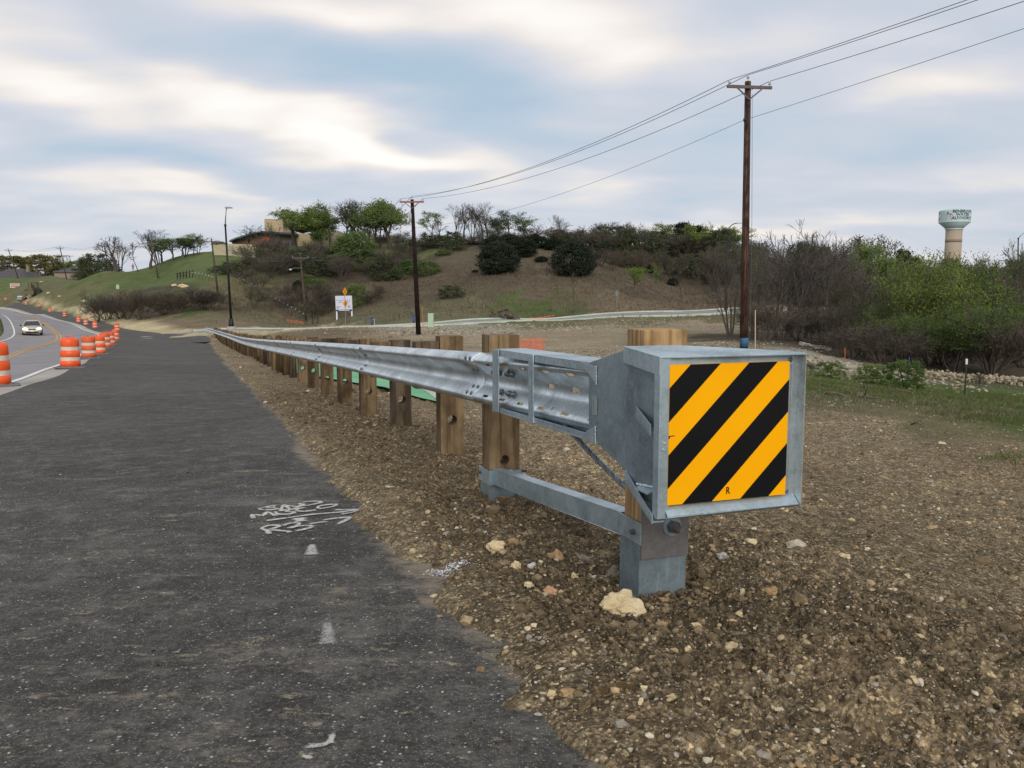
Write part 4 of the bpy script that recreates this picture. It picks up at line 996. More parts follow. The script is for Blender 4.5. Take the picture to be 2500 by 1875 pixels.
# throat plates
for poly in (((712, 296), (792, 322), (792, 415), (745, 350)), ((708, 702), (740, 668), (787, 642), (787, 745), (770, 735))):
    m = MB(); m.plate([SPL(*z6(*p)) + lat * .0015 for p in poly], lat * .004); m.build('throat_gusset', 'galvanised_bright', HEAD, bevel=.0008)
m = MB(); m.plate([SPL(*z6(768, 482)) + lat * .002, SPL(*z6(795, 482)) + lat * .002, SPL(*z6(795, 582)) + lat * .002, SPL(*z6(768, 582)) + lat * .002], lat * .0008)
PLT = m.build('stamped_tag', 'tag_pale', HEAD)
m = MB()
for k in range(9):
    y_ = 500 + k * 8.5; wdt = (5, 7, 4, 6, 7, 5, 6, 4, 6)[k]
    m.plate([SPL(*z6(773, y_)) + lat * .003, SPL(*z6(773 + wdt, y_)) + lat * .003, SPL(*z6(773 + wdt, y_ + 5)) + lat * .003, SPL(*z6(773, y_ + 5)) + lat * .003], lat * .0003)
m.build('tag_print', 'grey_print', PLT)
# feeder chute cage round the beam
CH0, CH1 = L(-1.285, -.115, 0), L(-.11, -.128, 0); CPN = vplane(CH0, CH1)
def chp(x, y): return CPN(*z6(x, y))
m = MB()
def rail_angle(tl, tr, bl, br, wid, topside, name):
    a, b, c, d = chp(*tl), chp(*tr), chp(*br), chp(*bl)
    m = MB(); m.plate([a, b, c, d], RT * .005)
    if topside: m.plate([a + UP * .001, b + UP * .001, b + RT * wid + UP * .001, a + RT * wid + UP * .001], UP * -.005)
    else: m.plate([d, c, c + RT * wid, d + RT * wid], UP * .005)
    return m.build(name, 'galvanised_bright', HEAD, bevel=.0012)
rail_angle((236, 226), (752, 300), (240, 262), (742, 345), .175, True, 'chute_rail')
rail_angle((240, 535), (742, 682), (240, 563), (752, 722), .175, False, 'chute_rail')
for x0, x1, yt, yb in ((234, 266, 228, 562), (429, 454, 256, 624)):
    m = MB(); m.plate([chp(x0, yt) + lat * .003, chp(x1, yt + 4) + lat * .003, chp(x1, yb + 4) + lat * .003, chp(x0, yb) + lat * .003], lat * .006); m.build('chute_strap', 'galvanised_bright', HEAD, bevel=.0012)
q0, q1 = chp(236, 226), chp(240, 563)
m = MB(); m.plate([q0 + RT * .17, q0 + RT * .17 + TW * .04, q1 + RT * .17 + TW * .04, q1 + RT * .17], RT * .005); m.build('chute_strap', 'galvanised_plate', HEAD)
# marker panel: flat print on a thin sheet
zb_p, zt_p = FPN(*z6(1175, 1078)).z, FPN(*z6(1190, 312)).z
pw0, pw1 = -.1515, .3205; PS = .5735
print('panel', pw1 - pw0, zt_p - zb_p)
zb_p = zb_p + .006
m = MB(); slab(m, PS - .012, PS, pw0, pw1, zb_p, zt_p); PAN = m.build('marker_panel', 'panel_yellow', HEAD)
def PP(x, y, e=.0006): return L(PS + e, pw0 + (pw1 - pw0) * x, zt_p + (zb_p - zt_p) * y)
def clip_band(c0, c1):
    sq = [(0, 0), (1, 0), (1, 1), (0, 1)]
    def cut(poly, f):
        out = []
        for i in range(len(poly)):
            a, b = poly[i], poly[(i + 1) % len(poly)]; fa, fb = f(a), f(b)
            if fa >= 0: out.append(a)
            if fa * fb < 0: t_ = fa / (fa - fb); out.append((a[0] + (b[0] - a[0]) * t_, a[1] + (b[1] - a[1]) * t_))
        return out
    p = cut(sq, lambda q: q[0] * .985 + q[1] - c0); return cut(p, lambda q: c1 - q[0] * .985 - q[1])
for k in range(4):
    poly = clip_band(.162 + .478 * k, .403 + .478 * k)
    if len(poly) < 3: continue
    m = MB(); m.plate([PP(x, y) for x, y in poly], TW * .0006); m.build('black_stripe', 'panel_black', PAN)
def text_mesh(name, txt, size, mat, place, parent, bold=.0, shear=0, ext=.0004, spacing=1.0):
    """default-font lettering turned into a mesh; place(x, y) gives the world point of a text point"""
    cu = bpy.data.curves.new(name, 'FONT'); cu.body = txt; cu.size = size; cu.align_x = 'CENTER'; cu.offset = bold; cu.resolution_u = 3; cu.space_character = spacing; cu.space_line = .85
    to = bpy.data.objects.new(name + '_t', cu); C.objects.link(to); dg = bpy.context.evaluated_depsgraph_get(); me = bpy.data.meshes.new_from_object(to.evaluated_get(dg))
    bpy.data.objects.remove(to); org = WO.get(parent.name, Vector())
    for v in me.vertices: p = place(v.co.x, v.co.y); v.co = p - org
    me.materials.clear(); me.materials.append(MATS[mat]); me.name = name
    o = bpy.data.objects.new(name, me); C.objects.link(o); o.parent = parent; ALLK.setdefault(parent.name, []).append(o); WO[o.name] = org.copy(); return o
text_mesh('printed_letter', 'R', .034, 'panel_black', lambda x, y: PP(.498 + x * 1.7, .955 - y * 2.15, .0012), PAN, .0006)
for (x0, x1, y0, y1) in ((.0, .046, .5, .506), (.0, .008, .506, .523)):
    m = MB(); m.plate([PP(x0, y0, .0012), PP(x1, y0 - .002, .0012), PP(x1, y1 - .002, .0012), PP(x0, y1, .0012)], TW * .0003); m.build('printed_mark', 'panel_black', PAN)
for n_, z_ in ((.3325, zt_p + .004), (.3325, zb_p + .008)):
    m = MB(); m.tube([L(.560, n_, z_), L(.566, n_, z_), L(.569, n_, z_)], [.008, .0075, .004], 10); m.build('rivet', 'bolt_steel', HEAD)
for (x, y) in ((1146, 770), (1152, 735)):
    q = FPN(*z6(x, y)); m = MB(); m.ico(q + TW * .004, .0045, 1, .3); m.build('zinc_drip', 'weld_zinc', HEAD)

# ------------------------------------------------------------------ stones and clods
_ico = {}
def ico(sub):
    if sub not in _ico:
        bm = bmesh.new(); bmesh.ops.create_icosphere(bm, subdivisions=sub, radius=1.0); bm.verts.ensure_lookup_table()
        _ico[sub] = (np.array([v.co[:] for v in bm.verts]), np.array([[v.index for v in f.verts] for f in bm.faces])); bm.free()
    return _ico[sub]
def scatter(name, xy, size, tint, sub=1, flat=(.45, .85), jit=.55, sink=.45, parent=None, mat='stone', zf=None):
    """thousands of separate little stones joined into one mesh"""
    v0, f0 = ico(sub); n = len(xy); k = len(v0); rng = np.random.RandomState(len(name) + n)
    V = v0[None] * (1 + jit * (rng.rand(n, k, 1) - .5))
    sx = rng.uniform(.7, 1.35, (n, 1)); sy = rng.uniform(.55, 1.0, (n, 1)); szz = rng.uniform(flat[0], flat[1], (n, 1))
    V = V * np.stack([sx, sy, szz], -1) * size[:, None, None]
    a = rng.rand(n) * 6.283; b = rng.uniform(-.5, .5, n); ca_, sa = np.cos(a)[:, None], np.sin(a)[:, None]; cb, sb = np.cos(b)[:, None], np.sin(b)[:, None]
    X, Y, Z = V[..., 0], V[..., 1], V[..., 2]; Y, Z = Y * cb - Z * sb, Y * sb + Z * cb; X, Y = X * ca_ - Y * sa, X * sa + Y * ca_
    gz_ = ground(xy[:, 0], xy[:, 1]) if zf is None else zf(xy[:, 0], xy[:, 1])
    V = np.stack([X + xy[:, 0:1], Y + xy[:, 1:2], Z + (gz_ + size * (.5 - sink) * .6)[:, None]], -1).reshape(-1, 3)
    F = (f0[None] + (np.arange(n) * k)[:, None, None]).reshape(-1, 3)
    T = np.repeat(np.concatenate([tint, np.ones((n, 1))], 1), k, axis=0)
    o = npmesh(name, V, F, mat, parent, False, {'tint': T}); return o
def srgb3(*c): return np.array(srgb(*c)[:3])
def polar(n, r0, r1, a0, a1, rng, keep):
    r = np.exp(rng.uniform(math.log(r0), math.log(r1), n)); a = np.radians(rng.uniform(a0, a1, n)); x, y = r * np.sin(a), r * np.cos(a); m = keep(x, y); return np.stack([x[m], y[m]], 1)
rng = np.random.RandomState(11)
offroad = lambda x, y: ~road_mask(x, y, .0) & (s_edge(x, y) > -.05 + .1 * np.random.rand(*np.shape(x)))
def clump(x, y, lo, f=1.2, seed=140): return (fbm(x * f, y * f, 3, seed) + .28 * rng.rand(len(x)) * 2) > lo
# pale limestone gravel
xy = polar(46000, 1.9, 46, -30, 36, rng, lambda x, y: offroad(x, y) & clump(x, y, .16, .8)); n = len(xy); r = np.hypot(*xy.T)
size = np.clip(.0027 * np.exp(rng.randn(n) * .55 + .9 * (rng.rand(n) > .955)) * (1 + r * .13), .0018, .045)
pal = np.stack([srgb3(196, 176, 138), srgb3(172, 150, 116), srgb3(214, 202, 178), srgb3(138, 120, 94), srgb3(158, 148, 134), srgb3(190, 160, 122)])
tint = pal[rng.choice(6, n, p=[.24, .26, .12, .22, .10, .06])] * rng.uniform(.7, 1.1, (n, 1))
tag(scatter('gravel', xy, size, tint, 1 if False else 1, (.4, .8)), 'pale limestone chips strewn over the bare brown soil beside the asphalt', 'gravel', kind='stuff')
# brown clods, thick beside the rail
def keepc(x, y):
    se = s_edge(x, y); return offroad(x, y) & (se > .10) & (rng.rand(len(x)) < .07 + 1.1 * band(x, y)) & clump(x, y, -.05, 2.3, 150)
xy = polar(90000, 1.85, 16, -38, 34, rng, keepc); n = len(xy); r = np.hypot(*xy.T)
base_ring = []
for cx, cy, rr, k in ((.60, 3.40, .17, 420), (-.03, 5.2, .17, 260), (-.50, 6.98, .15, 90), (-1.14, 8.78, .15, 70)):
    a_ = rng.rand(k) * 6.283; d_ = rr + np.abs(rng.randn(k)) * .10; base_ring.append(np.stack([cx + np.cos(a_) * d_, cy + np.sin(a_) * d_], 1))
xy = np.concatenate([xy] + base_ring); n = len(xy); r = np.hypot(*xy.T)
size = np.clip(.0050 * np.exp(rng.randn(n) * .62) * (.75 + r * .085), .003, .038)
pal = np.stack([srgb3(112, 97, 74), srgb3(100, 86, 66), srgb3(124, 107, 82), srgb3(88, 76, 60), srgb3(138, 121, 95)])
tint = pal[rng.choice(5, n, p=[.3, .25, .22, .12, .11])] * rng.uniform(.85, 1.15, (n, 1))
tag(scatter('soil_clods', xy, size, tint, 1, (.6, .95), .5), 'crumbled brown earth heaped along the guardrail posts', 'soil', kind='stuff')
# rubble further off: field stones and the rocky lip by the side street
cl = []
for (u, v, Y, sr, sa_, n_, s0) in ((1150, 803, 82, 5, 9, 1500, .10), (1350, 795, 88, 4, 12, 1300, .09), (1600, 784, 97, 4, 10, 900, .08), (1060, 812, 70, 4, 3, 700, .09), (1500, 905, 25, 5, 4, 1500, .03), (1300, 880, 36, 6, 4, 1500, .035), (1430, 862, 40, 3, 3, 1200, .05),
                                   (2061, 905, 33, 1.8, 2.2, 1500, .085), (2040, 932, 28, 1.2, 1.6, 900, .07), (2240, 985, 17.5, .7, 1.8, 60, .035), (1960, 1010, 16, .6, .8, 60, .04), (1700, 850, 42, 3, 4, 700, .05)):
    p = at(u, v, Y); q = np.stack([p.x + rng.randn(n_) * sa_, p.y + rng.randn(n_) * sr], 1); cl.append((q, np.clip(s0 * np.exp(rng.randn(n_) * .45), .012, .30)))
xy = np.concatenate([a for a, b in cl]); sz = np.concatenate([b for a, b in cl]); k = offroad(xy[:, 0], xy[:, 1]); xy, sz = xy[k], sz[k]; n = len(xy)
pal = np.stack([srgb3(176, 164, 138), srgb3(150, 138, 116), srgb3(196, 188, 168), srgb3(120, 108, 90)])
tag(scatter('field_rubble', xy, sz * .62, pal[rng.choice(4, n)] * rng.uniform(.7, 1.05, (n, 1)), 1, (.35, .7)), 'scattered pale broken rock over the bare field behind the rail', 'rubble', kind='stuff')
# riprap bank at the right
A_, B_ = at(2230, 936, 34.5), at(2560, 922, 37); n = 900; t_ = rng.rand(n)
xy = np.stack([A_.x + (B_.x - A_.x) * t_ + rng.randn(n) * .2, A_.y + (B_.y - A_.y) * t_ + rng.randn(n) * .5], 1); sz = rng.uniform(.035, .09, n)
pal = np.stack([srgb3(170, 157, 130), srgb3(150, 136, 110), srgb3(184, 173, 148)])
tag(scatter('riprap_rocks', xy, sz, pal[rng.choice(3, n)] * rng.uniform(.85, 1.1, (n, 1)), 1, (.5, .8), .45, -.6, zf=lambda x, y: H(x, y) + rng.rand(len(x)) * .24 - .02), 'low bank of cream limestone riprap under the brush at the grass edge', 'riprap', kind='stuff')
# loose grit on the asphalt
def onroad(x, y): return (s_edge(x, y) < -.02) & (x > np.interp(y, WL[:, 1], WL[:, 0]) + 1)
xy = polar(1500, 1.9, 14, -32, 12, rng, lambda x, y: onroad(x, y) & (rng.rand(len(x)) < .25 + np.exp(s_edge(x, y) * 2.5))); n = len(xy); r = np.hypot(*xy.T)
size = np.clip(.0026 * np.exp(rng.randn(n) * .4) * (.8 + r * .12), .0015, .011); pal = np.stack([srgb3(178, 164, 138), srgb3(120, 110, 96), srgb3(196, 186, 166), srgb3(40, 40, 40)])
tag(scatter('loose_grit', xy, size, pal[rng.choice(4, n, p=[.35, .25, .15, .25])], 1, (.5, .8), sink=.1, zf=lambda x, y: H(x, y) + .022), 'loose chips and grit lying on the dark asphalt', 'grit', kind='stuff')
# stones one can pick out, each its own object
def stone(name, u, v, wpx, hpx, mat, lab, cat='stone', seed=1, flat=.75, jit=.28, Yg=None):
    # the distance follows from where the pixel ray meets the ground
    Y = Yg
    if Y is None:
        lo = 1.2
        for k in range(600):
            lo *= 1.006; p = at(u, v, lo)
            if p.z < h1(p.x, p.y) + .024: break
        Y = lo
    p = at(u, v, Y); r_ = wpx / 2 / FPX * Y
    zg = g1(p.x, p.y) if s_edge(p.x, p.y) > -.05 else h1(p.x, p.y) + .022
    hh = hpx / 2 / FPX * Y * 1.0; m = MB(); rnd = random.Random(seed); m.ico((p.x, p.y, zg + hh * .45), r_, 4 if wpx > 70 else 3, jit, (1, rnd.uniform(.65, .95), hh / r_ * flat / .75), seed)
    o = m.build(name, mat, None, smooth=False, loc=(p.x, p.y, zg)); tag(o, lab, cat); return o
ST = [(1516, 1502, 106, 68, 'cream_limestone', 'large cream limestone chunk in the soil in front of the steel post', 3), (1630, 1452, 84, 58, 'dark_clod', 'large dark brown earth lump against the foot of the first post', 4),
      (1212, 1376, 42, 32, 'cream_limestone', 'rounded cream stone left of the steel post, next to a smaller tan one', 5), (1252, 1370, 28, 18, 'tan_limestone', 'small tan stone touching the rounded cream stone', 6),
      (1357, 1392, 40, 36, 'tan_limestone', 'reddish tan stone half way between the cream stone and the post', 7), (1425, 1382, 30, 24, 'grey_limestone', 'grey round stone above the pointed pale stone', 8),
      (1300, 1416, 24, 14, 'white_limestone', 'small bright white stone in front of the reddish tan stone', 9), (1259, 1424, 26, 22, 'cream_limestone', 'small yellowish stone left of the bright white stone', 10),
      (1402, 1422, 19, 28, 'cream_limestone', 'upright pointed pale stone between the reddish stone and the post', 11), (1448, 1446 - 28, 18, 14, 'white_limestone', 'tiny pale chip right of the upright pointed stone', 12),
      (1342, 1470, 30, 26, 'pink_limestone', 'small pinkish stone left of the large cream limestone chunk', 13), (1291, 1482, 20, 16, 'cream_limestone', 'small yellow stone left of the pinkish stone', 14),
      (1495, 1416, 34, 30, 'grey_limestone', 'grey lump just left of the foot of the first post', 15), (1478, 1398, 34, 20, 'dark_clod', 'dark clod behind the grey lump near the post', 16),
      (1762, 1400, 30, 20, 'white_limestone', 'angular whitish stone to the right of the first post', 17), (1832, 1372, 34, 16, 'cream_limestone', 'long flat cream stone on the slope right of the terminal head', 18),
      (1811, 1478, 12, 24, 'cream_limestone', 'thin upright yellow sliver of stone at the right', 19), (1880, 1488, 34, 22, 'tan_limestone', 'tan stone right of the thin upright sliver', 20),
      (1790, 1583, 30, 16, 'cream_limestone', 'flat pale stone in the open soil at the lower right', 21), (1678, 1640, 16, 14, 'cream_limestone', 'small round cream stone below the flat pale stone', 22), (1952, 1267, 24, 17, 'grey_limestone', 'grey stone under the lower right corner of the striped panel', 23),
      (1384, 1718, 42, 20, 'tan_limestone', 'tan stone at the asphalt edge near the bottom', 24), (1346, 1718, 22, 22, 'cream_limestone', 'small pale stone at the very edge of the asphalt', 25), (1174, 1637, 20, 12, 'tan_limestone', 'single tan pebble lying alone on the dark asphalt', 26), (1225, 1660, 18, 8, 'cream_limestone', 'flat cream chip on the asphalt right of the tan pebble', 27),
      (1564, 1766, 12, 26, 'cream_limestone', 'small rectangular buff stone standing on end near the bottom', 28), (1060, 1460, 16, 10, 'cream_limestone', 'small cream pebble on the asphalt near the white dust', 29), (1073, 1508, 13, 8, 'tan_limestone', 'tiny yellow pebble on the asphalt below the cream pebble', 30),
      (1570, 1736, 22, 18, 'cream_limestone', 'small cream stone just behind the rectangular buff stone', 31), (1612, 1495, 36, 16, 'tan_limestone', 'flat tan stone right of the large cream limestone chunk', 32), (1340, 1676, 14, 10, 'grey_limestone', 'little grey pebble beside the asphalt edge', 33),
      (1440, 1560, 22, 18, 'dark_clod', 'dark lump of earth below the large cream limestone chunk', 34), (1700, 1560, 22, 20, 'cream_limestone', 'cream stone in the middle of the churned soil', 35), (1660, 1555, 24, 16, 'tan_limestone', 'tan stone left of the cream stone in the churned soil', 36),
      (2190, 1668, 26, 16, 'cream_limestone', 'pale stone in the open soil at the lower right corner', 37), (2060, 1390, 28, 12, 'cream_limestone', 'pale flat stone far out on the slope at the right', 38), (2300, 1605, 20, 12, 'white_limestone', 'small whitish stone near the right edge of the soil', 39), (1985, 1570, 22, 12, 'tan_limestone', 'tan stone half sunk in the slope at the right', 40)]
for (u, v, wd, hp, mt, lab, sd_) in ST: stone('loose_stone' if mt != 'dark_clod' else 'earth_clod', u, v, wd, hp, mt, lab, 'stone' if mt != 'dark_clod' else 'clod', sd_)
# the same size of stone where nothing tells one from the next
MEDM = {}
for (k, mt) in enumerate(['cream_limestone', 'tan_limestone', 'grey_limestone', 'dark_clod']):
    me_ = []
    for s_ in range(3):
        m = MB(); m.ico((0, 0, 0), 1.0, 2, .32, (1, .75, .6), 60 + k * 5 + s_); o = m.build('loose_stone', mt, None); me_.append(o.data); bpy.data.objects.remove(o)
    MEDM[mt] = me_
rs = random.Random(21); xy = polar(420, 1.95, 8.5, -14, 33, rng, lambda x, y: offroad(x, y) & (s_edge(x, y) > .12))[:190]
for (x, y) in xy:
    r_ = math.hypot(x, y); mt = rs.choice(['cream_limestone', 'tan_limestone', 'tan_limestone', 'grey_limestone', 'dark_clod', 'dark_clod']); s_ = rs.uniform(.007, .016) * (.7 + r_ * .12)
    o = bpy.data.objects.new('loose_stone' if mt != 'dark_clod' else 'earth_clod', rs.choice(MEDM[mt])); C.objects.link(o); o.location = (x, y, g1(x, y) + s_ * .15); o.scale = (s_, s_, s_); o.rotation_euler = (rs.uniform(-.4, .4), rs.uniform(-.4, .4), rs.uniform(0, 6.28))
    if mt == 'dark_clod': tag(o, 'fist-sized brown clod among the crumbled soil beside the guardrail', 'clod', 'brown clods in the soil')
    else: tag(o, 'small pale stone lying loose in the brown soil near the guardrail', 'stone', 'pale stones in the soil')

# ------------------------------------------------------------------ spray paint on the asphalt
def roadz(x, y): return h1(x, y) + .022 * (1 + math.hypot(x, y) / 45)
def road_hit(u, v, zoff=.004):
    lo, hi = 1.0, 60.0
    for _ in range(48):
        mid = (lo + hi) / 2; p = at(u, v, mid)
        if p.z > roadz(p.x, p.y) + zoff: lo = mid
        else: hi = mid
    p = at(u, v, hi); return Vector((p.x, p.y, roadz(p.x, p.y) + zoff))
z7 = lambda x, y: (560 + x * .16275, 1190 + y * .16275)
def stroke_mesh(strokes, wd, taper=False):
    V = []; F = []; A_ = []
    zoffs = 0
    for si, st in enumerate(strokes):
        pts = [road_hit(*z7(x, y), .004 + .0003 * si) for x, y in st]
        P = np.array([tuple(p) for p in pts])
        if len(P) > 2: D = dens(P, .02)
        else: D = np.array([P[0] + (P[-1] - P[0]) * k / 12 for k in range(13)])
        d = np.gradient(D[:, :2], axis=0); d /= np.linalg.norm(d, axis=1)[:, None] + 1e-9; nn = np.stack([-d[:, 1], d[:, 0]], 1)
        b = len(V); n = len(D)
        for i in range(n):
            w_ = wd * (1 + .25 * math.sin(i * .7 + si)) if not taper else wd * (.45 + .75 * i / n)
            for j, a_ in ((-1, 0), (-.45, 1), (.45, 1), (1, 0)):
                e = .3 if i in (0, n - 1) else 1
                V.append((D[i, 0] + nn[i, 0] * w_ * j, D[i, 1] + nn[i, 1] * w_ * j, D[i, 2])); A_.append(a_ * e)
        for i in range(n - 1):
            for j in range(3): a = b + i * 4 + j; F.append((a, a + 1, a + 5, a + 4))
    return np.array(V), np.array(F), np.stack([A_, A_, A_, np.ones(len(A_))], 1)
STR = {
 'end': [[(720, 262), (600, 280), (450, 322), (600, 335), (760, 312)], [(560, 306), (700, 292)], [(770, 345), (820, 262), (930, 330), (1080, 262)], [(820, 262), (900, 275), (1030, 285), (1090, 262), (1040, 232)], [(1090, 225), (1200, 205), (1340, 205), (1370, 225), (1240, 255), (1130, 270), (1090, 240)]],
 'mbgf': [[(360, 470), (345, 425), (330, 412), (420, 412), (500, 425), (570, 370), (640, 400), (700, 430)], [(730, 352), (900, 340), (850, 365), (990, 372), (860, 405), (720, 400), (690, 360)], [(1140, 300), (1030, 325), (1010, 350), (1120, 362), (1250, 345), (1300, 338)], [(1330, 322), (1340, 285), (1460, 262), (1600, 255), (1560, 285), (1420, 312), (1340, 322)]],
 'arrow1': [[(550, 505), (900, 458), (1250, 410), (1700, 372), (1950, 330)], [(1570, 342), (1800, 338), (1950, 330)], [(1670, 405), (1830, 382), (1950, 332)]],
 'r3': [[(600, 708), (560, 650), (480, 622), (600, 575), (740, 578), (700, 610), (570, 640)], [(620, 640), (760, 655), (920, 668), (850, 680)], [(800, 582), (900, 545), (1050, 540), (1000, 585), (890, 618), (1050, 585), (1220, 578), (1230, 600), (1120, 635), (990, 658)], [(1190, 556), (1350, 530), (1480, 518)], [(1395, 498), (1600, 468), (1830, 450)], [(1830, 452), (1740, 500), (1625, 558)]],
 'dot': [[(1040, 470), (1075, 525)]]}
labs = {'end': 'white sprayed word END on the dark asphalt, topmost of the writing', 'mbgf': 'white sprayed letters MBGF just below the word END', 'arrow1': 'long white sprayed arrow pointing at the soil under the letters', 'r3': 'white sprayed R 3 with a crooked arrow, lowest of the writing', 'dot': 'bright white paint dab between the sprayed lines'}
for k_, st in STR.items():
    V, F, A_ = stroke_mesh(st, .040 if k_ == 'dot' else .0155); V[:, 2] += {'end': 0, 'mbgf': .0018, 'arrow1': .0034, 'r3': .0034, 'dot': .006}[k_]
    tag(npmesh('spray_marking', V, F, 'spray_white', None, False, {'fade': A_}), labs[k_], 'paint marking')
for (pts, wd, lab) in (([(1225, 770), (1275, 772)], .014, 'small white paint dot below the sprayed writing'), ([(1240, 850), (1235, 930), (1228, 1010)], .036, 'short blurred white dash under the sprayed writing')):
    V, F, A_ = stroke_mesh([pts], wd, True); tag(npmesh('spray_marking', V, F, 'spray_white', None, False, {'fade': A_ * .8}), lab, 'paint marking')
_z = z7; z7 = lambda x, y: (500 + x * .437, 1150 + y * .437)
V, F, A_ = stroke_mesh([[(682, 845), (688, 910), (690, 965)]], .032, True); tag(npmesh('spray_marking', V, F, 'spray_white', None, False, {'fade': A_ * .55}), 'faint white dash on the asphalt half way to the bottom', 'paint marking')
V, F, A_ = stroke_mesh([[(560, 1540), (640, 1530), (690, 1515), (722, 1460)], [(600, 1520), (590, 1545)], [(705, 1520), (715, 1470)], [(545, 1590), (600, 1600)]], .009); tag(npmesh('spray_marking', V, F, 'spray_white', None, False, {'fade': A_ * .8}), 'pale scratched marks on the asphalt at the bottom', 'scuff mark')
V, F, A_ = stroke_mesh([[(1215, 548), (1290, 562), (1370, 572)]], .03); z7 = _z
# dried mud smears and scuffs: thin broken patches lying on the asphalt
V = []; F = []; A_ = []; rsm = random.Random(31)
sm = [(825, 1472, .065, .05, 1), (600, 1575, .06, .05, .9), (585, 1612, .07, .025, .8), (640, 1560, .05, .03, .9), (745, 1845, .05, .028, 1.3), (720, 1745, .09, .05, .55), (760, 1770, .05, .02, 1), (1040, 1492, .03, .022, .9), (990, 1655, .03, .02, .7), (640, 1262, .05, .05, .6), (500, 1180, .12, .06, .5), (615, 1150, .15, .04, .9), (900, 1540, .03, .04, .5), (330, 1700, .05, .04, .5), (160, 1238, .03, .05, .9)]
sm += [(rsm.uniform(0, 1350), rsm.uniform(960, 1860), rsm.uniform(.008, .05), rsm.uniform(.006, .02), rsm.uniform(.5, 1.1)) for _ in range(260)]
for (u, v, sx, sy, am) in sm:
    p = road_hit(u, v, .0); 
    if s_edge(p.x, p.y) > -.12: continue
    q = math.hypot(p.x, p.y) / 3; sx *= q ** .6; sy *= q ** .6; a0 = rsm.uniform(-.35, .25); b = len(V); V.append((p.x, p.y, 0)); A_.append(am)
    for rr, aa in ((.55, am * .9), (1.0, 0)):
        for k in range(14):
            t_ = k / 14 * 6.2832; j = rsm.uniform(.75, 1.25); dx, dy = math.cos(t_) * sx * rr * j, math.sin(t_) * sy * rr * j; V.append((p.x + dx * math.cos(a0) - dy * math.sin(a0), p.y + dx * math.sin(a0) + dy * math.cos(a0), 0)); A_.append(aa)
    for k in range(14): k2 = (k + 1) % 14; F += [(b, b + 1 + k, b + 1 + k2), (b + 1 + k, b + 15 + k, b + 15 + k2), (b + 1 + k, b + 15 + k2, b + 1 + k2)]
V = np.array(V); V[:, 2] = H(V[:, 0], V[:, 1]) + .022 * (1 + np.hypot(V[:, 0], V[:, 1]) / 45) + .0022
tag(npmesh('dried_mud', V, np.array(F), 'dust_pale', None, False, {'fade': np.stack([A_, A_, A_, np.ones(len(A_))], 1)}), 'pale dried mud smears and scuffs scattered over the dark asphalt', 'mud', kind='stuff')
# spilt white paint on the soil edge
p = road_hit(1085, 1397); q = np.stack([p.x + .03 + rng.randn(260) * .055, p.y + .6 * rng.randn(260) * .05], 1); q[:, 1] += -.18 * (q[:, 0] - p.x)
tag(scatter('white_chips', q, rng.uniform(.0015, .005, 260), np.tile(srgb3(214, 216, 222), (260, 1)), 1, (.3, .6), zf=lambda x, y: np.maximum(ground(x, y), H(x, y) + .022) + .004), 'spill of white painted chips on the soil where the arrow points', 'paint spill', kind='stuff')
# strip of black rubber lying in the soil
p = road_hit(1490, 1745, .0); m = MB(); pts = []
for k in range(12):
    t_ = k / 11; pts.append(Vector((p.x - .11 + .22 * t_, p.y - .05 + .085 * math.sin(t_ * 2.4), 0)))
for k in range(11):
    a, b = pts[k], pts[k + 1]; za, zb2 = g1(a.x, a.y), g1(b.x, b.y); hh = .018 * math.sin(math.pi * (k + .5) / 11) + .004
    m.plate([a + UP * (za - .004), b + UP * (zb2 - .004), b + UP * (zb2 + hh), a + UP * (za + hh)], Vector((0, .006, 0)))
tag(m.build('rubber_strip', 'dark_clod', None, loc=(p.x, p.y, g1(p.x, p.y))), 'curved strip of black rubber half buried in the soil near the bottom', 'rubber strip')
# ------------------------------------------------------------------ trees: trunk and limbs grown as tapered tubes, crown of leaf-sized faces
class Grow:
    def __init__(s, seed): s.r = random.Random(seed); s.segs = []; s.tips = []; s.nodes = []
    def branch(s, p, d, ln, rad, depth, P):
        r = s.r; k = P.get('segs', 3); step = ln / k; q = p
        for i in range(k):
            w_ = P['wander']; up = P['up'][min(depth, len(P['up']) - 1)]
            d = (d + Vector((r.uniform(-1, 1), r.uniform(-1, 1), r.uniform(-1, 1))) * w_ + Vector((0, 0, up))).normalized()
            q2 = q + d * step; r0 = rad * (1 - .5 * i / k); r1 = rad * (1 - .5 * (i + 1) / k)
            s.segs.append((q, q2, r0, r1, depth)); 
            if depth >= P['leafdepth']: s.nodes.append(q2)
            if depth < P['depth'] and (i > 0 or depth > 0):
                for c in range(P['side'][min(depth, len(P['side']) - 1)]):
                    if r.random() < .8:
                        a = r.uniform(0, 6.283); o = d.orthogonal().normalized(); o = (Matrix.Rotation(a, 3, d) @ o)
                        sp = P['spread'][min(depth, len(P['spread']) - 1)] * r.uniform(.7, 1.2); nd = (d * math.cos(sp) + o * math.sin(sp)).normalized()
                        s.branch(q2, nd, ln * P['ratio'] * r.uniform(.7, 1.15), r1 * .62, depth + 1, P)
            q = q2
        if depth < P['depth']:
            for c in range(P['fork'][min(depth, len(P['fork']) - 1)]):
                a = r.uniform(0, 6.283); o = Matrix.Rotation(a, 3, d) @ d.orthogonal().normalized(); sp = P['spread'][min(depth, len(P['spread']) - 1)] * r.uniform(.4, .9)
                s.branch(q, (d * math.cos(sp) + o * math.sin(sp)).normalized(), ln * P['ratio'] * r.uniform(.85, 1.15), rad * .5, depth + 1, P)
        else: s.tips.append(q)
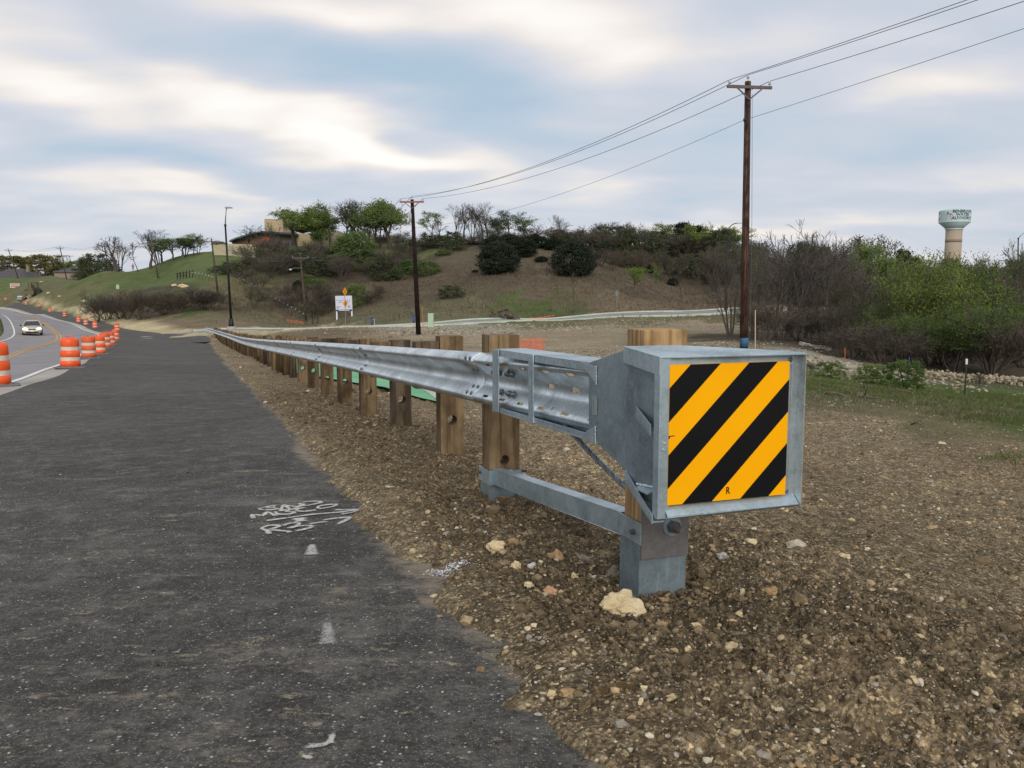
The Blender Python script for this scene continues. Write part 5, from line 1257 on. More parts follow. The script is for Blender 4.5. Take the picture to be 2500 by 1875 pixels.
def segs_mesh(segs, minr):
    V = []; F = []
    for a, b, r0, r1, dp in segs:
        n = 6 if dp == 0 else 4 if dp == 1 else 3; d = (b - a).normalized(); u = d.orthogonal().normalized(); w_ = d.cross(u); o = len(V)
        r0 = max(r0, minr); r1 = max(r1, minr * .8)
        for p, r_ in ((a, r0), (b, r1)):
            for j in range(n): t_ = 6.283 * j / n; V.append(tuple(p + (u * math.cos(t_) + w_ * math.sin(t_)) * r_))
        for j in range(n): F.append((o + j, o + (j + 1) % n, o + n + (j + 1) % n, o + n + j))
    return V, F
def leaf_mesh(pts, n, size, spread, rng, flat=.6):
    """n small faces gathered round the given points"""
    pts = np.array([tuple(p) for p in pts]); c = pts[rng.randint(0, len(pts), n)] + rng.randn(n, 3) * spread * np.array([1, 1, .7])
    a = rng.randn(n, 3); a /= np.linalg.norm(a, axis=1)[:, None]; b = np.cross(a, rng.randn(n, 3)); b /= np.linalg.norm(b, axis=1)[:, None]
    s_ = size * rng.uniform(.5, 1.4, (n, 1)); V = np.stack([c - a * s_, c + b * s_ * flat, c + a * s_, c - b * s_ * flat], 1).reshape(-1, 3)
    return V, np.arange(4 * n).reshape(-1, 4)
TREEP = {}
BASE = dict(segs=3, wander=.20, up=(.10, .06, .03, .0), depth=3, leafdepth=2, side=(2, 1, 1), fork=(3, 2, 2), spread=(.75, .75, .7), ratio=.62)
def proto(kind, seed, P=None, stems=1, lean=.3, trunk=.30, rad=.022, leaves=0, lsize=.02, lspread=.05, leafmat=None, barkmat='bark', minr=.0022, keeplow=None, hscale=None):
    P = dict(BASE, **(P or {})); g = Grow(seed)
    for i in range(stems):
        a = 6.283 * i / stems + g.r.uniform(-.4, .4); d = Vector((math.cos(a) * lean * g.r.uniform(.3, 1) if stems > 1 else g.r.uniform(-.1, .1), math.sin(a) * lean * g.r.uniform(.3, 1) if stems > 1 else g.r.uniform(-.1, .1), 1)).normalized()
        g.branch(Vector((math.cos(a) * .02 * (stems > 1), math.sin(a) * .02 * (stems > 1), -.02)), d, trunk * g.r.uniform(.85, 1.15), rad, 0, P)
    V, F = segs_mesh(g.segs, minr); V = np.array(V); F = [f for f in F]
    hi = np.percentile(V[:, 2], 99.7); wd = np.percentile(np.abs(V[:, :2]), 96)
    rng_ = np.random.RandomState(seed); LV = None
    if leaves:
        LV, LF = leaf_mesh(g.nodes, leaves, lsize * hi, lspread * hi, rng_)
        hi = max(hi, np.percentile(LV[:, 2], 99.7)); wd = max(wd, np.percentile(np.abs(LV[:, :2]), 96))
    sc = 1 / hi; V *= sc; 
    me = bpy.data.meshes.new('trunk'); me.from_pydata(V.tolist(), [], F); me.materials.append(MATS[barkmat]); 
    ml = None
    if leaves:
        LV = LV * sc; o = npmesh('crown', LV, LF, leafmat); ml = o.data; bpy.data.objects.remove(o)
    TREEP.setdefault(kind, []).append((me, ml, wd * sc))
def evergreen(kind, seed, shape, n, size, mat, clumps=130, rough=.16, base=.0, stem=True, gap=.0):
    """dense conical or rounded crown: clumps of sprays spread over and through the crown's volume"""
    rng_ = np.random.RandomState(seed); cs = []
    while len(cs) < clumps:
        z = rng_.rand(); rad = shape(z); a = rng_.rand() * 6.283; rr = rad * (rng_.rand() ** .35) * (1 + rough * rng_.randn()); cs.append((rr * math.cos(a), rr * math.sin(a), base + z * (1 - base)))
    V, F = leaf_mesh(cs, n, size, .045, rng_, .5); hi = np.percentile(V[:, 2], 99.8); V = V / hi; wd = np.percentile(np.abs(V[:, :2]), 97)
    o = npmesh('crown', V, F, mat); ml = o.data; bpy.data.objects.remove(o)
    g = Grow(seed); g.branch(Vector((0, 0, -.03)), Vector((0, 0, 1)), .8, .022, 1, dict(BASE, depth=2, leafdepth=9, side=(2, 2), fork=(2, 2), spread=(1.0, 1.0), ratio=.4))
    v, f = segs_mesh(g.segs, .003); me = bpy.data.meshes.new('trunk'); me.from_pydata(v, [], f); me.materials.append(MATS['bark'])
    TREEP.setdefault(kind, []).append((me, ml, wd))
for s in (51, 52): proto('bare_fine', s, dict(depth=5, side=(1, 1, 1, 0, 0), fork=(3, 2, 2, 2, 2), wander=.15, spread=(.5, .55, .6, .6), ratio=.68), trunk=.26, rad=.015, minr=.0014, stems=2, lean=.3)
# bare spreading trees
for s in (1, 2, 3): proto('bare', s, dict(depth=4, side=(1, 1, 1, 0), fork=(3, 2, 2, 2), wander=.17), trunk=.34, rad=.022)
for s in (4, 5, 6): proto('bare_multi', s, dict(depth=4, side=(1, 1, 0, 1), fork=(2, 2, 2, 2), spread=(.42, .5, .6), wander=.13, ratio=.66), stems=4, lean=.35, trunk=.36, rad=.015)
for s in (7, 8, 9): proto('green_oak', s, dict(depth=4, side=(1, 1, 0), fork=(3, 2, 2, 2), up=(.03, -.02, -.04), spread=(.85, .9, .85)), trunk=.22, rad=.022, leaves=9000, lsize=.016, lspread=.055, leafmat='spring_leaf')
for s in (10, 11): proto('green_multi', s, dict(depth=4, side=(1, 1, 0), fork=(2, 2, 2, 2), spread=(.38, .55, .7), ratio=.64), stems=4, lean=.4, trunk=.30, rad=.015, leaves=5500, lsize=.016, lspread=.040, leafmat='spring_leaf')
for s in (12, 13): proto('mixed', s, dict(depth=4, side=(1, 1, 1, 0), fork=(3, 2, 2, 2)), trunk=.3, rad=.02, leaves=3200, lsize=.012, lspread=.045, leafmat='olive_leaf')
for s in (14, 15): proto('light_top', s, dict(depth=4, side=(1, 1, 0), fork=(2, 3, 2, 2), spread=(.5, .6, .7)), trunk=.36, rad=.017, leaves=2600, lsize=.013, lspread=.034, leafmat='fresh_leaf')
for s in (16, 17, 18): proto('brush', s, dict(depth=3, side=(2, 1, 1), fork=(2, 2, 2), spread=(.45, .6, .7), wander=.22, ratio=.6, up=(.02, .02, .02)), stems=13, lean=.8, trunk=.36, rad=.009, barkmat='twig', minr=.0030)
for s in (19, 20): proto('brush_leafy', s, dict(depth=3, side=(2, 1, 1), fork=(2, 2, 2), spread=(.45, .6, .7), wander=.22, ratio=.6, up=(.02, .02, .02)), stems=8, lean=.8, trunk=.36, rad=.009, barkmat='twig', leaves=2000, lsize=.013, lspread=.055, leafmat='olive_leaf', minr=.0024)
for s in (21, 22): proto('brush_rust', s, dict(depth=3, side=(2, 1, 1), fork=(2, 2, 2), spread=(.5, .6, .7), wander=.24, ratio=.6, up=(.02, .02, .02)), stems=8, lean=.8, trunk=.36, rad=.009, barkmat='twig', leaves=1100, lsize=.011, lspread=.06, leafmat='rust_leaf', minr=.0024)
for s in (23, 24): proto('green_brush', s, dict(depth=3, side=(2, 1, 1), fork=(2, 2, 2), spread=(.5, .65, .8), wander=.22, ratio=.6, up=(.04, .02, .0)), stems=7, lean=.7, trunk=.38, rad=.010, leaves=13000, lsize=.0088, lspread=.042, leafmat='fresh_leaf', barkmat='bark')
for s in (25, 26): proto('sapling', s, dict(depth=3, side=(2, 1, 0), fork=(1, 1, 1), spread=(.5, .5, .5), ratio=.45, up=(.12, .08, .05)), trunk=.6, rad=.012, leaves=500, lsize=.017, lspread=.035, leafmat='fresh_leaf', minr=.004)
for s in (27, 28): proto('sapling_bare', s, dict(depth=3, side=(2, 1, 1), fork=(2, 1, 1), spread=(.5, .5, .5), ratio=.45, up=(.12, .08, .05)), trunk=.55, rad=.012, minr=.004)
for s in (29, 30): evergreen('cedar_round', s, lambda z: .50 * math.sqrt(max(0.02, 1 - (1.95 * z - .85) ** 2)), 16000, .024, 'cedar_leaf', 420, .07)
for s in (31, 32): evergreen('cedar_cone', s, lambda z: .34 * (1 - z) ** .6 + .03, 6500, .022, 'cedar_leaf', 170, .2)
for s in (33, 34): evergreen('bush_green', s, lambda z: .62 * math.sqrt(max(0.05, 1 - (z * 1.1 - .25) ** 2)), 8000, .027, 'spring_leaf', 130, .2)
evergreen('bush_yellow', 35, lambda z: .60 * math.sqrt(max(0.05, 1 - (z * 1.1 - .3) ** 2)), 8000, .030, 'yellow_leaf', 160, .16)
evergreen('bush_dark', 36, lambda z: .60 * math.sqrt(max(0.05, 1 - (z * 1.1 - .25) ** 2)), 8500, .025, 'olive_leaf', 160, .16)
evergreen('tree_green', 37, lambda z: .44 * math.sqrt(max(0.05, 1 - (z * 1.3 - .45) ** 2 * 1.1)), 9500, .023, 'fresh_leaf', 170, .16)
evergreen('tree_green', 38, lambda z: .40 * math.sqrt(max(0.05, 1 - (z * 1.3 - .45) ** 2 * 1.1)), 9500, .023, 'spring_leaf', 170, .16)
TRI = sum(len(a.polygons) * 2 + (len(b.polygons) * 2 if b else 0) for k in TREEP.values() for a, b, w_ in k); print('tree tris', TRI)
rt = random.Random(99)
def hit_ground(u, v, Y0):
    Ys = Y0 * 1.006 ** np.arange(150); P = np.array([tuple(at(u, v, y)) for y in Ys]); g = H(P[:, 0], P[:, 1]); k = np.argmax(P[:, 2] < g) if (P[:, 2] < g).any() else 60
    return Ys[k]
def plant(name, kind, u, vtop, Y, width, lab, cat='tree', group=None, var=None, vbase=None, lean=0.0, rot=None):
    if vbase: Y = hit_ground(u, vbase, 100)
    """u: pixel column of the foot; vtop: pixel row of the top; width: crown width in photo pixels"""
    x = (u - CU) / FPX * Y * 1.0
    for _ in range(3):
        z = h1(x, Y); pu, pv = proj((x, Y, z)); x += (u - pu) / FPX * Y
    z = g1(x, Y); top = at(u, vtop, Y).z; h = max(.3, top - z)
    me, ml, wd = rt.choice(TREEP[kind]) if var is None else TREEP[kind][var % len(TREEP[kind])]
    w_ = (width / FPX * Y) / (2 * wd) * 1.28 if width else h
    r_ = empty(name, (x, Y, z - .05), lab, cat, group); r_.scale = (w_, w_, h * 1.01); r_.rotation_euler = (0, lean, 0)
    a = rt.uniform(0, 6.28) if rot is None else rot
    for nm, d in (('trunk', me), ('crown', ml)):
        if d is None: continue
        o = bpy.data.objects.new(nm, d); C.objects.link(o); o.parent = r_; o.rotation_euler = (0, 0, a)
    return r_
# left ridge
LT = [('bare', 283, 577, 212, 62, 'grey bare tree at the left end of the row on the green ridge'), ('bare_multi', 296, 582, 214, 48, 'thinner bare tree touching the left end tree of the ridge row'), ('sapling_bare', 338, 592, 210, 34, 'slim leaning bare tree left of the tall dark ridge tree'),
      ('bare', 368, 560, 212, 62, 'tall dark bare tree with clotted twigs, highest in the ridge row'), ('bare_multi', 385, 561, 214, 50, 'second tall dark tree, crown merged with the highest ridge tree'), ('mixed', 397, 579, 211, 46, 'leaning olive tree just right of the tall dark pair on the ridge'),
      ('light_top', 419, 581, 209, 44, 'leaning thin tree with greenish top in the middle of the ridge row'), ('mixed', 446, 578, 210, 48, 'flat topped greenish tree on the ridge, left of the lone pale ones'), ('green_multi', 452, 580, 212, 36, 'dense greenish tree behind the flat topped one on the ridge'),
      ('light_top', 473, 570, 210, 32, 'straight green topped tree third from the right end of the ridge row'), ('bare_multi', 486, 574, 211, 34, 'pale bare vase shaped tree at the right end of the ridge row')]
for k, (kd, u, vt, Y, wd, lab) in enumerate(LT): plant('ridge_tree', kd, u, vt, Y, wd * 1.3, lab)
for (kd, u, vt, Y, wd, lab) in (('bush_yellow', 30, 624, 330, 72, 'yellow green round tree behind the left roof'), ('bush_yellow', 112, 622, 330, 66, 'bright yellow green tree between the two far roofs'), ('bush_dark', 152, 640, 335, 60, 'brownish tree right of the bright yellow green tree'), ('cedar_cone', 70, 626, 345, 16, 'dark conifer top above the left roof'),
                                ('cedar_cone', 62, 630, 345, 18, 'second dark conifer beside the first above the left roof'), ('bush_dark', 5, 652, 315, 46, 'brownish tree at the left border below the roof line'), ('bush_green', 181, 637, 330, 34, 'dark green round tree behind the roof with the white chimney'), ('bush_dark', 232, 620, 275, 70, 'large dark round tree where the green ridge begins'),
                                ('bush_dark', 214, 630, 285, 40, 'dark green tree against the left flank of the large dark round tree'), ('bare', 2, 632, 320, 30, 'bare pale tree at the very left border'), ('bush_dark', 268, 632, 262, 40, 'low dark tree right of the large dark round tree')): plant('far_tree', kd, u, vt, Y, wd, lab)
# hilltop by the building
HT = [('bare', 603, 550, 206, 60, 'bare grey tree in front of the left roof slope of the hilltop building'), ('bare_multi', 664, 545, 207, 36, 'thin bare tree in front of the tan tower'), ('green_oak', 722, 512, 208, 98, 'wide spreading green oak in front of the hilltop building'),
      ('green_oak', 786, 520, 214, 50, 'dark green tree between the spreading oak and the round topped one'), ('green_oak', 808, 500, 212, 66, 'round topped green tree second from the spreading oak'), ('mixed', 842, 491, 213, 70, 'tall brownish tree in the middle of the hilltop grove'), ('bare_multi', 866, 493, 215, 56, 'bare grey topped tree behind the hilltop grove'),
      ('green_multi', 905, 491, 211, 60, 'tall many stemmed green tree in the hilltop grove'), ('green_multi', 925, 500, 214, 44, 'slender green tree between the two tall right hand grove trees'), ('green_oak', 953, 494, 211, 80, 'green tree at the right end of the hilltop grove beside the dark pole'),
      ('light_top', 1056, 516, 212, 40, 'small light green tree just right of the dark pole'), ('bare', 1074, 534, 211, 40, 'dark bare tree beside the small light green one')]
for (kd, u, vt, Y, wd, lab) in HT: plant('hilltop_tree', kd, u, vt, Y, wd * 1.3, lab)
for (kd, u, vt, Y, wd, lab) in (('tree_green', 866, 566, 176, 78, 'full rounded green tree on the slope below the hilltop grove'), ('bush_dark', 826, 600, 180, 70, 'dark olive bush left of the full rounded green tree'), ('bush_green', 826, 622, 172, 46, 'yellow green bush at the foot of the dark olive one'),
                                ('brush', 628, 590, 182, 70, 'dense brown thicket below the tan wall'), ('brush', 668, 578, 186, 64, 'tall brown thicket in front of the building'), ('bush_dark', 655, 606, 176, 80, 'dark olive thicket under the building front'), ('bush_dark', 735, 610, 176, 80, 'dark olive bush under the spreading oak'), ('brush_leafy', 770, 584, 184, 70, 'grey green bush right of the spreading oak'),
                                ('bush_green', 700, 608, 190, 40, 'low yellow green bush under the orange panel'), ('brush', 790, 600, 178, 80, 'brown thicket under the round topped green tree'), ('bush_dark', 570, 640, 168, 60, 'low dark bush beside the lamp post on the green slope'), ('bush_dark', 536, 648, 172, 40, 'low dark bush left of the lamp post on the slope'),
                                ('brush', 600, 658, 156, 50, 'brown thicket on the bank right of the lamp post'), ('brush_leafy', 617, 640, 160, 44, 'olive thicket behind the bank right of the lamp post'), ('brush', 632, 668, 150, 40, 'small brown thicket at the edge of the weedy slope'), ('cedar_round', 728, 684, 142, 20, 'small dark cedar beside the leaning street light pole'),
                                ('bush_green', 752, 670, 144, 30, 'green bush right of the small dark cedar'), ('bush_green', 776, 680, 142, 42, 'wider green bush on the weedy slope left of the white sign'), ('bush_green', 872, 692, 134, 44, 'green bush directly behind the white sign'), ('brush', 800, 712, 134, 60, 'brown brush between the white sign and the wider green bush'),
                                ('brush_leafy', 765, 735, 132, 50, 'olive brush left of the white sign'), ('brush', 900, 712, 134, 50, 'brown brush right of the white sign'), ('brush_leafy', 925, 690, 140, 40, 'thin olive brush right of the white sign'), ('bush_green', 967, 655, 166, 36, 'round green bush at the top of the weedy slope left of the dark pole'),
                                ('bush_green', 1003, 632, 172, 50, 'green bush on the slope just left of the dark pole'), ('bush_green', 1040, 636, 172, 56, 'green bush on the slope just right of the dark pole'), ('brush', 935, 615, 180, 70, 'purple brown thicket below the right end of the grove'), ('brush_leafy', 985, 590, 196, 70, 'thicket on the ridge left of the dark pole'),
                                ('brush', 1030, 586, 198, 60, 'bare thicket on the ridge behind the dark pole'), ('bush_green', 1085, 610, 185, 34, 'small green bush at the grassy crest'), ('brush_leafy', 890, 640, 170, 50, 'mixed thicket beside the full rounded green tree'), ('bush_dark', 905, 626, 176, 50, 'dark thicket right of the full rounded green tree'),
                                ('bush_dark', 1104, 696, 124, 52, 'lone dark round bush on the open brown slope'), ('brush', 1215, 630, 166, 30, 'thin brush left of the left dark juniper')): plant('bush', kd, u, vt, Y, wd, lab, 'bush', vbase={728: 711, 752: 695, 776: 708, 872: 752, 1104: 728, 967: 684, 1003: 668, 1040: 672, 925: 735}.get(u))
# crest behind the brown slope
CR = [('bare_multi', 1113, 501, 214, 38, 'bare tree at the left of the tall bare row on the crest'), ('bare', 1132, 497, 215, 42, 'second bare tree of the tall row on the crest'), ('bare_multi', 1155, 500, 214, 40, 'third bare tree of the tall row on the crest'), ('bare_multi', 1177, 494, 215, 44, 'tallest bare tree of the row on the crest'), ('bare', 1192, 505, 216, 36, 'bare tree at the right of the tall row on the crest'),
      ('mixed', 1215, 526, 208, 48, 'olive tree right of the tall bare row'), ('mixed', 1243, 514, 212, 56, 'rounded pale green tree behind the left dark juniper'), ('light_top', 1278, 530, 210, 46, 'light green airy tree right of the rounded pale green one'), ('bare', 1303, 545, 208, 50, 'bare grey tree at the right of the pale green ones'),
      ('bare_multi', 1363, 525, 216, 30, 'slender bare tree standing alone above the crest'), ('bare', 1414, 551, 214, 50, 'low bare tree right of the slender one on the crest'), ('mixed', 1458, 542, 213, 56, 'dark rounded tree on the crest above the right juniper'), ('bush_dark', 1500, 552, 205, 50, 'dark bushy tree on the crest'), ('bare_multi', 1540, 541, 214, 40, 'thin bare tree on the crest right of the dark bushy one'),
      ('brush_leafy', 1572, 560, 205, 60, 'dark mixed tree left of the crest cedars'), ('light_top', 1625, 545, 210, 60, 'pale airy tree just left of the crest cedars'), ('cedar_cone', 1667, 543, 206, 42, 'left one of the two dark cedars on the crest'), ('cedar_cone', 1700, 551, 205, 52, 'right one of the two dark cedars on the crest'), ('bare', 1735, 572, 200, 50, 'bare tree right of the two crest cedars')]
for (kd, u, vt, Y, wd, lab) in CR: plant('crest_tree', kd, u, vt, Y, wd * 1.25, lab)
plant('juniper', 'cedar_round', 1218, 590, 148, 70, 'dark round juniper on the open brown slope, left one of the two', 'tree', vbase=668)
plant('juniper', 'cedar_round', 1400, 586, 146, 74, 'dark round juniper on the open brown slope, right one of the two', 'tree', vbase=673)
for (u, vt, Y, wd, lab) in ((1208, 575, 170, 50, 'dark cedar behind the upper left of the left juniper'), (1240, 572, 172, 60, 'dark cedar behind the top of the left juniper'), (1272, 580, 168, 56, 'dark cedar right of the left juniper'), (1304, 572, 186, 46, 'dark cedar high on the slope between the two junipers'), (1352, 580, 182, 36, 'narrow dark cedar left of the right juniper'), (1480, 588, 176, 34, 'small dark cedar right of the right juniper'), (1322, 625, 160, 24, 'small dark cedar low between the two junipers')): plant('cedar', 'cedar_round', u, vt, Y, wd, lab)
for (kd, u, vt, Y, wd, lab, ct) in (('sapling_bare', 1401, 664, 126, 34, 'bare little tree below the right juniper', 'tree'), ('sapling_bare', 1531, 660, 128, 26, 'bare sapling right of the diamond sign', 'tree'), ('light_top', 1549, 650, 134, 40, 'light green sapling right of the bare one near the diamond sign', 'tree'), ('sapling', 1603, 646, 136, 30, 'bright green sapling standing alone on the brown slope', 'tree'), ('sapling_bare', 1664, 656, 130, 30, 'brown sapling right of the bright green one', 'tree'),
                                    ('sapling_bare', 1705, 650, 136, 30, 'grey green sapling left of the arched street lamp', 'tree'), ('sapling_bare', 1746, 672, 136, 20, 'thin bare sapling touching the arched street lamp', 'tree'), ('cedar_round', 1643, 678, 140, 20, 'tiny dark juniper low on the slope between the saplings', 'bush'), ('cedar_round', 1587, 645, 160, 14, 'tiny dark juniper above the bright green sapling', 'bush'), ('cedar_round', 1160, 658, 150, 12, 'tiny dark shrub left of the left juniper', 'bush')): plant('sapling', kd, u, vt, Y, wd, lab, ct, vbase={1401: 734, 1531: 742, 1549: 726, 1603: 729, 1664: 737, 1705: 722, 1746: 730, 1643: 696, 1587: 664, 1160: 667}.get(u))
# thickets that read alike: same wording, one group
def row(n, u0, u1, Y0, Y1, vt0, vt1, wd, kinds, lab, group, seed, cat='tree', name='thicket_tree'):
    r_ = random.Random(seed)
    for i in range(n):
        u = u0 + (u1 - u0) * (i + r_.uniform(.1, .9)) / n; plant(name, r_.choice(kinds), u, r_.uniform(vt0, vt1), r_.uniform(Y0, Y1), wd * r_.uniform(.75, 1.3), lab, cat, group)
row(44, 1180, 1800, 182, 214, 545, 588, 58, ['brush', 'brush_leafy', 'bush_dark', 'mixed', 'bare_multi', 'brush', 'bush_dark', 'bare', 'light_top'], 'grey brown thicket tree high on the wooded brown slope', 'thicket on the upper slope', 1)
row(10, 1440, 1760, 155, 172, 600, 625, 60, ['brush', 'brush_leafy', 'brush_rust', 'bush_dark'], 'low brown thicket half way up the brown slope', 'thicket on the middle slope', 2)
row(18, 960, 1300, 188, 206, 562, 590, 52, ['brush', 'brush_leafy', 'bush_dark', 'mixed', 'brush_leafy'], 'low thicket along the grassy crest', 'thicket along the crest', 3)
row(18, 1740, 2120, 120, 190, 576, 612, 74, ['brush', 'brush_leafy', 'mixed', 'bush_dark', 'brush_leafy', 'bare'], 'grey green thicket tree on the far slope behind the utility pole', 'thicket behind the utility pole', 4)
row(16, 2080, 2540, 110, 190, 622, 655, 70, ['brush', 'brush_leafy', 'mixed', 'bush_dark', 'brush_rust', 'bare'], 'brown thicket tree on the far slope below the water tower', 'thicket below the water tower', 5)
row(15, 225, 530, 121, 133, 706, 728, 74, ['brush', 'brush', 'brush_rust', 'brush_leafy'], 'dark brown leafless brush on the bank beyond the new lane', 'brush on the road bank', 6, 'bush', 'bank_brush')
row(16, 590, 1010, 160, 184, 590, 640, 62, ['brush', 'brush_leafy', 'bush_dark', 'bush_dark', 'brush_leafy'], 'dark olive thicket on the slope below the hilltop building', 'thicket below the hilltop building', 11, 'bush')
row(9, 600, 940, 134, 148, 690, 722, 54, ['brush', 'brush', 'brush_leafy', 'brush_rust'], 'low brown brush on the weedy slope around the billboard', 'low brush around the billboard', 12, 'bush')
row(11, 1770, 2140, 56, 90, 585, 640, 90, ['bare', 'bare_multi', 'bare_fine', 'brush', 'mixed'], 'grey leafless tree in the creek wood behind the utility pole', 'leafless trees in the creek wood', 7)
row(9, 1830, 2120, 48, 60, 700, 770, 90, ['brush', 'brush', 'brush_rust', 'brush_leafy'], 'tangled brown undergrowth at the foot of the creek wood', 'undergrowth in the creek wood', 8, 'bush', 'undergrowth_bush')
row(9, 2080, 2520, 41, 50, 760, 830, 110, ['brush', 'brush', 'brush_rust', 'brush_leafy'], 'tangled brown brush under the big green tree', 'brush under the big green tree', 9, 'bush', 'undergrowth_bush')
row(8, 2080, 2540, 55, 80, 640, 700, 120, ['brush', 'bare', 'brush_rust', 'brush_leafy', 'mixed'], 'grey brown tree behind the big green tree', 'trees behind the big green tree', 10)
# creek wood, single trees
CW = [('bare_multi', 1838, 650, 52, 70, 'thin dark trunk rising just right of the utility pole'), ('bare', 1892, 620, 56, 100, 'dark trunked bare tree second from the utility pole'), ('bare_fine', 1930, 600, 58, 100, 'bare tree left of the tall rounded bare one'), ('bare_fine', 1975, 545, 60, 150, 'tall rounded bare tree, highest in the creek wood'),
      ('bare_fine', 2010, 572, 64, 110, 'bare tree against the right side of the tall rounded one'), ('tree_green', 2112, 600, 80, 90, 'yellow green tree right of the tall bare one'), ('brush_leafy', 2060, 650, 70, 120, 'dim olive tree under the yellow green one'), ('cedar_cone', 2195, 610, 110, 72, 'dark cedar between the yellow green and the big green tree'), ('cedar_cone', 2225, 628, 114, 50, 'smaller dark cedar touching the dark cedar'),
      ('mixed', 2140, 575, 100, 70, 'bare topped tree behind the yellow green tree'), ('green_brush', 2293, 616, 46, 190, 'big fresh green tree filling the right side'), ('green_brush', 2370, 618, 49, 170, 'green tree merging with the big fresh green tree'), ('green_brush', 2240, 650, 50, 130, 'green tree at the left flank of the big fresh green tree'), ('green_brush', 2200, 760, 42, 150, 'low green boughs sweeping out at the left of the big tree'),
      ('green_brush', 2330, 740, 41, 190, 'lower green boughs in front of the big fresh green tree'), ('brush_rust', 2470, 660, 52, 130, 'brown tree at the right border'), ('bare', 2455, 600, 66, 100, 'bare tree at the right border behind the brown one'), ('green_brush', 2495, 590, 90, 60, 'light green tree top beside the far street lamp'), ('brush', 2420, 760, 40, 170, 'brown tangle at the right in front of the creek wood'),
      ('brush_rust', 2080, 800, 40, 150, 'reddish brown brush right of the white rubble'), ('brush', 2150, 790, 39, 130, 'leaning grey brush right of the reddish brown brush')]
for (kd, u, vt, Y, wd, lab) in CW: plant('creek_tree', kd, u, vt, Y, wd, lab)
for (kd, u, vt, Y, wd, lab) in (('bush_green', 2022, 880, 25, 56, 'small green shrub nearest the striped panel'), ('bush_green', 2128, 884, 25, 62, 'middle one of the three green shrubs at the grass edge'), ('bush_green', 2206, 876, 23.5, 84, 'largest of the three green shrubs at the grass edge'), ('brush_leafy', 1972, 878, 27, 40, 'thin twiggy shrub beside the right edge of the striped panel'), ('brush_leafy', 2390, 905, 30, 22, 'wispy twig shrub on the riprap right of the steel fence post')): plant('shrub', kd, u, vt, Y, wd, lab, 'shrub')
for k in range(2):
    p = [(2130, 2235, 930), (2060, 2160, 968)][k]

# ------------------------------------------------------------------ grass and dead weeds
def blades(name, xy, h, wd, mat, lab, cat='grass'):
    n = len(xy); rng_ = np.random.RandomState(n); z = ground(xy[:, 0], xy[:, 1]) - .01; a = rng_.rand(n) * 6.283; ln = rng_.uniform(.15, .8, n); hh = h * rng_.uniform(.5, 1.3, n); ww = wd * rng_.uniform(.6, 1.3, n)
    ax = np.stack([np.cos(a), np.sin(a)], 1); px = np.stack([-np.sin(a), np.cos(a)], 1)
    b0 = np.concatenate([xy - px * ww[:, None], z[:, None]], 1); b1 = np.concatenate([xy + px * ww[:, None], z[:, None]], 1)
    m_ = np.concatenate([xy + ax * (ln * hh * .35)[:, None] + px * (ww * .6)[:, None], (z + hh * .6)[:, None]], 1); tp = np.concatenate([xy + ax * (ln * hh)[:, None], (z + hh)[:, None]], 1)
    V = np.stack([b0, b1, m_, tp], 1).reshape(-1, 3); o = npmesh(name, V, np.arange(4 * n).reshape(-1, 4), mat); return tag(o, lab, cat, kind='stuff')
def patch(spots):
    out = []
    for (u, v, Y, sr, sa_, n_) in spots:
        p = at(u, v, Y); out.append(np.stack([p.x + rng.randn(n_) * sa_, p.y + rng.randn(n_) * sr], 1))
    q = np.concatenate(out); return q[offroad(q[:, 0], q[:, 1]) & (fbm(q[:, 0] * .9, q[:, 1] * .9, 3, 170) > -.18)]
blades('grass', patch([(2103, 963, 21, 1.6, 1.8, 9000), (2354, 974, 23, 2.6, 2.4, 12000), (2480, 980, 22, 3.0, 2.0, 9000), (2230, 960, 25, 2.5, 2.5, 8000), (2000, 968, 21.5, 1.4, 1.2, 5000), (2497, 1035, 14.6, .9, .8, 2500), (2420, 1010, 17, 1.0, 1.2, 2500), (2490, 1130, 9.2, .5, .3, 350)]), .085, .006, 'grass_blade', 'rough green grass between the bare soil and the brush at the right')
blades('dry_grass', patch([(2171, 1000, 16.5, 1.0, 2.2, 2500), (2354, 985, 20, 2, 3, 2500), (1500, 880, 36, 4, 7, 2500), (1300, 790, 88, 5, 12, 3000), (1650, 785, 96, 4, 10, 3000), (760, 815, 78, 6, 6, 2500)]), .10, .007, 'dry_blade', 'sparse dry grass stubble on the bare field')
q = patch([(1100, 700, 150, 12, 18, 6000), (1300, 700, 145, 14, 20, 8000), (1550, 700, 148, 12, 20, 8000), (1750, 720, 140, 10, 16, 4000), (820, 720, 142, 8, 14, 5000), (620, 740, 136, 8, 8, 3000), (500, 730, 142, 8, 9, 2500), (1250, 765, 118, 5, 16, 3000)])
blades('dead_weeds', q, .34, .05, 'weed_blade', 'dead brown weeds covering the hillside', 'weeds')
def keepn(x, y): return offroad(x, y) & (s_edge(x, y) > .15)
xy = polar(1100, 2.0, 12, -20, 33, rng, keepn); n = len(xy); 
V = []; F = []
for k, (x, y) in enumerate(xy):
    a = rng.rand() * 6.28; l_ = rng.uniform(.015, .05); zz_ = g1(x, y) + .006 if k < 400 else float(H(np.array([x]), np.array([y]))[0]) + .03; 
    d = np.array([math.cos(a), math.sin(a), rng.uniform(-.1, .25)]) * l_; w_ = np.array([-math.sin(a), math.cos(a), 0]) * .0011; p = np.array([x, y, zz_]); b = len(V); V += [p - w_, p + w_, p + d + w_ * .5, p + d - w_ * .5]; F.append((b, b + 1, b + 2, b + 3))
    if k > 420: V = V[:b]; F.pop(); break
tag(npmesh('straw', np.array(V), np.array(F), 'dry_blade'), 'bits of dry straw and root scattered on the soil', 'straw', kind='stuff')
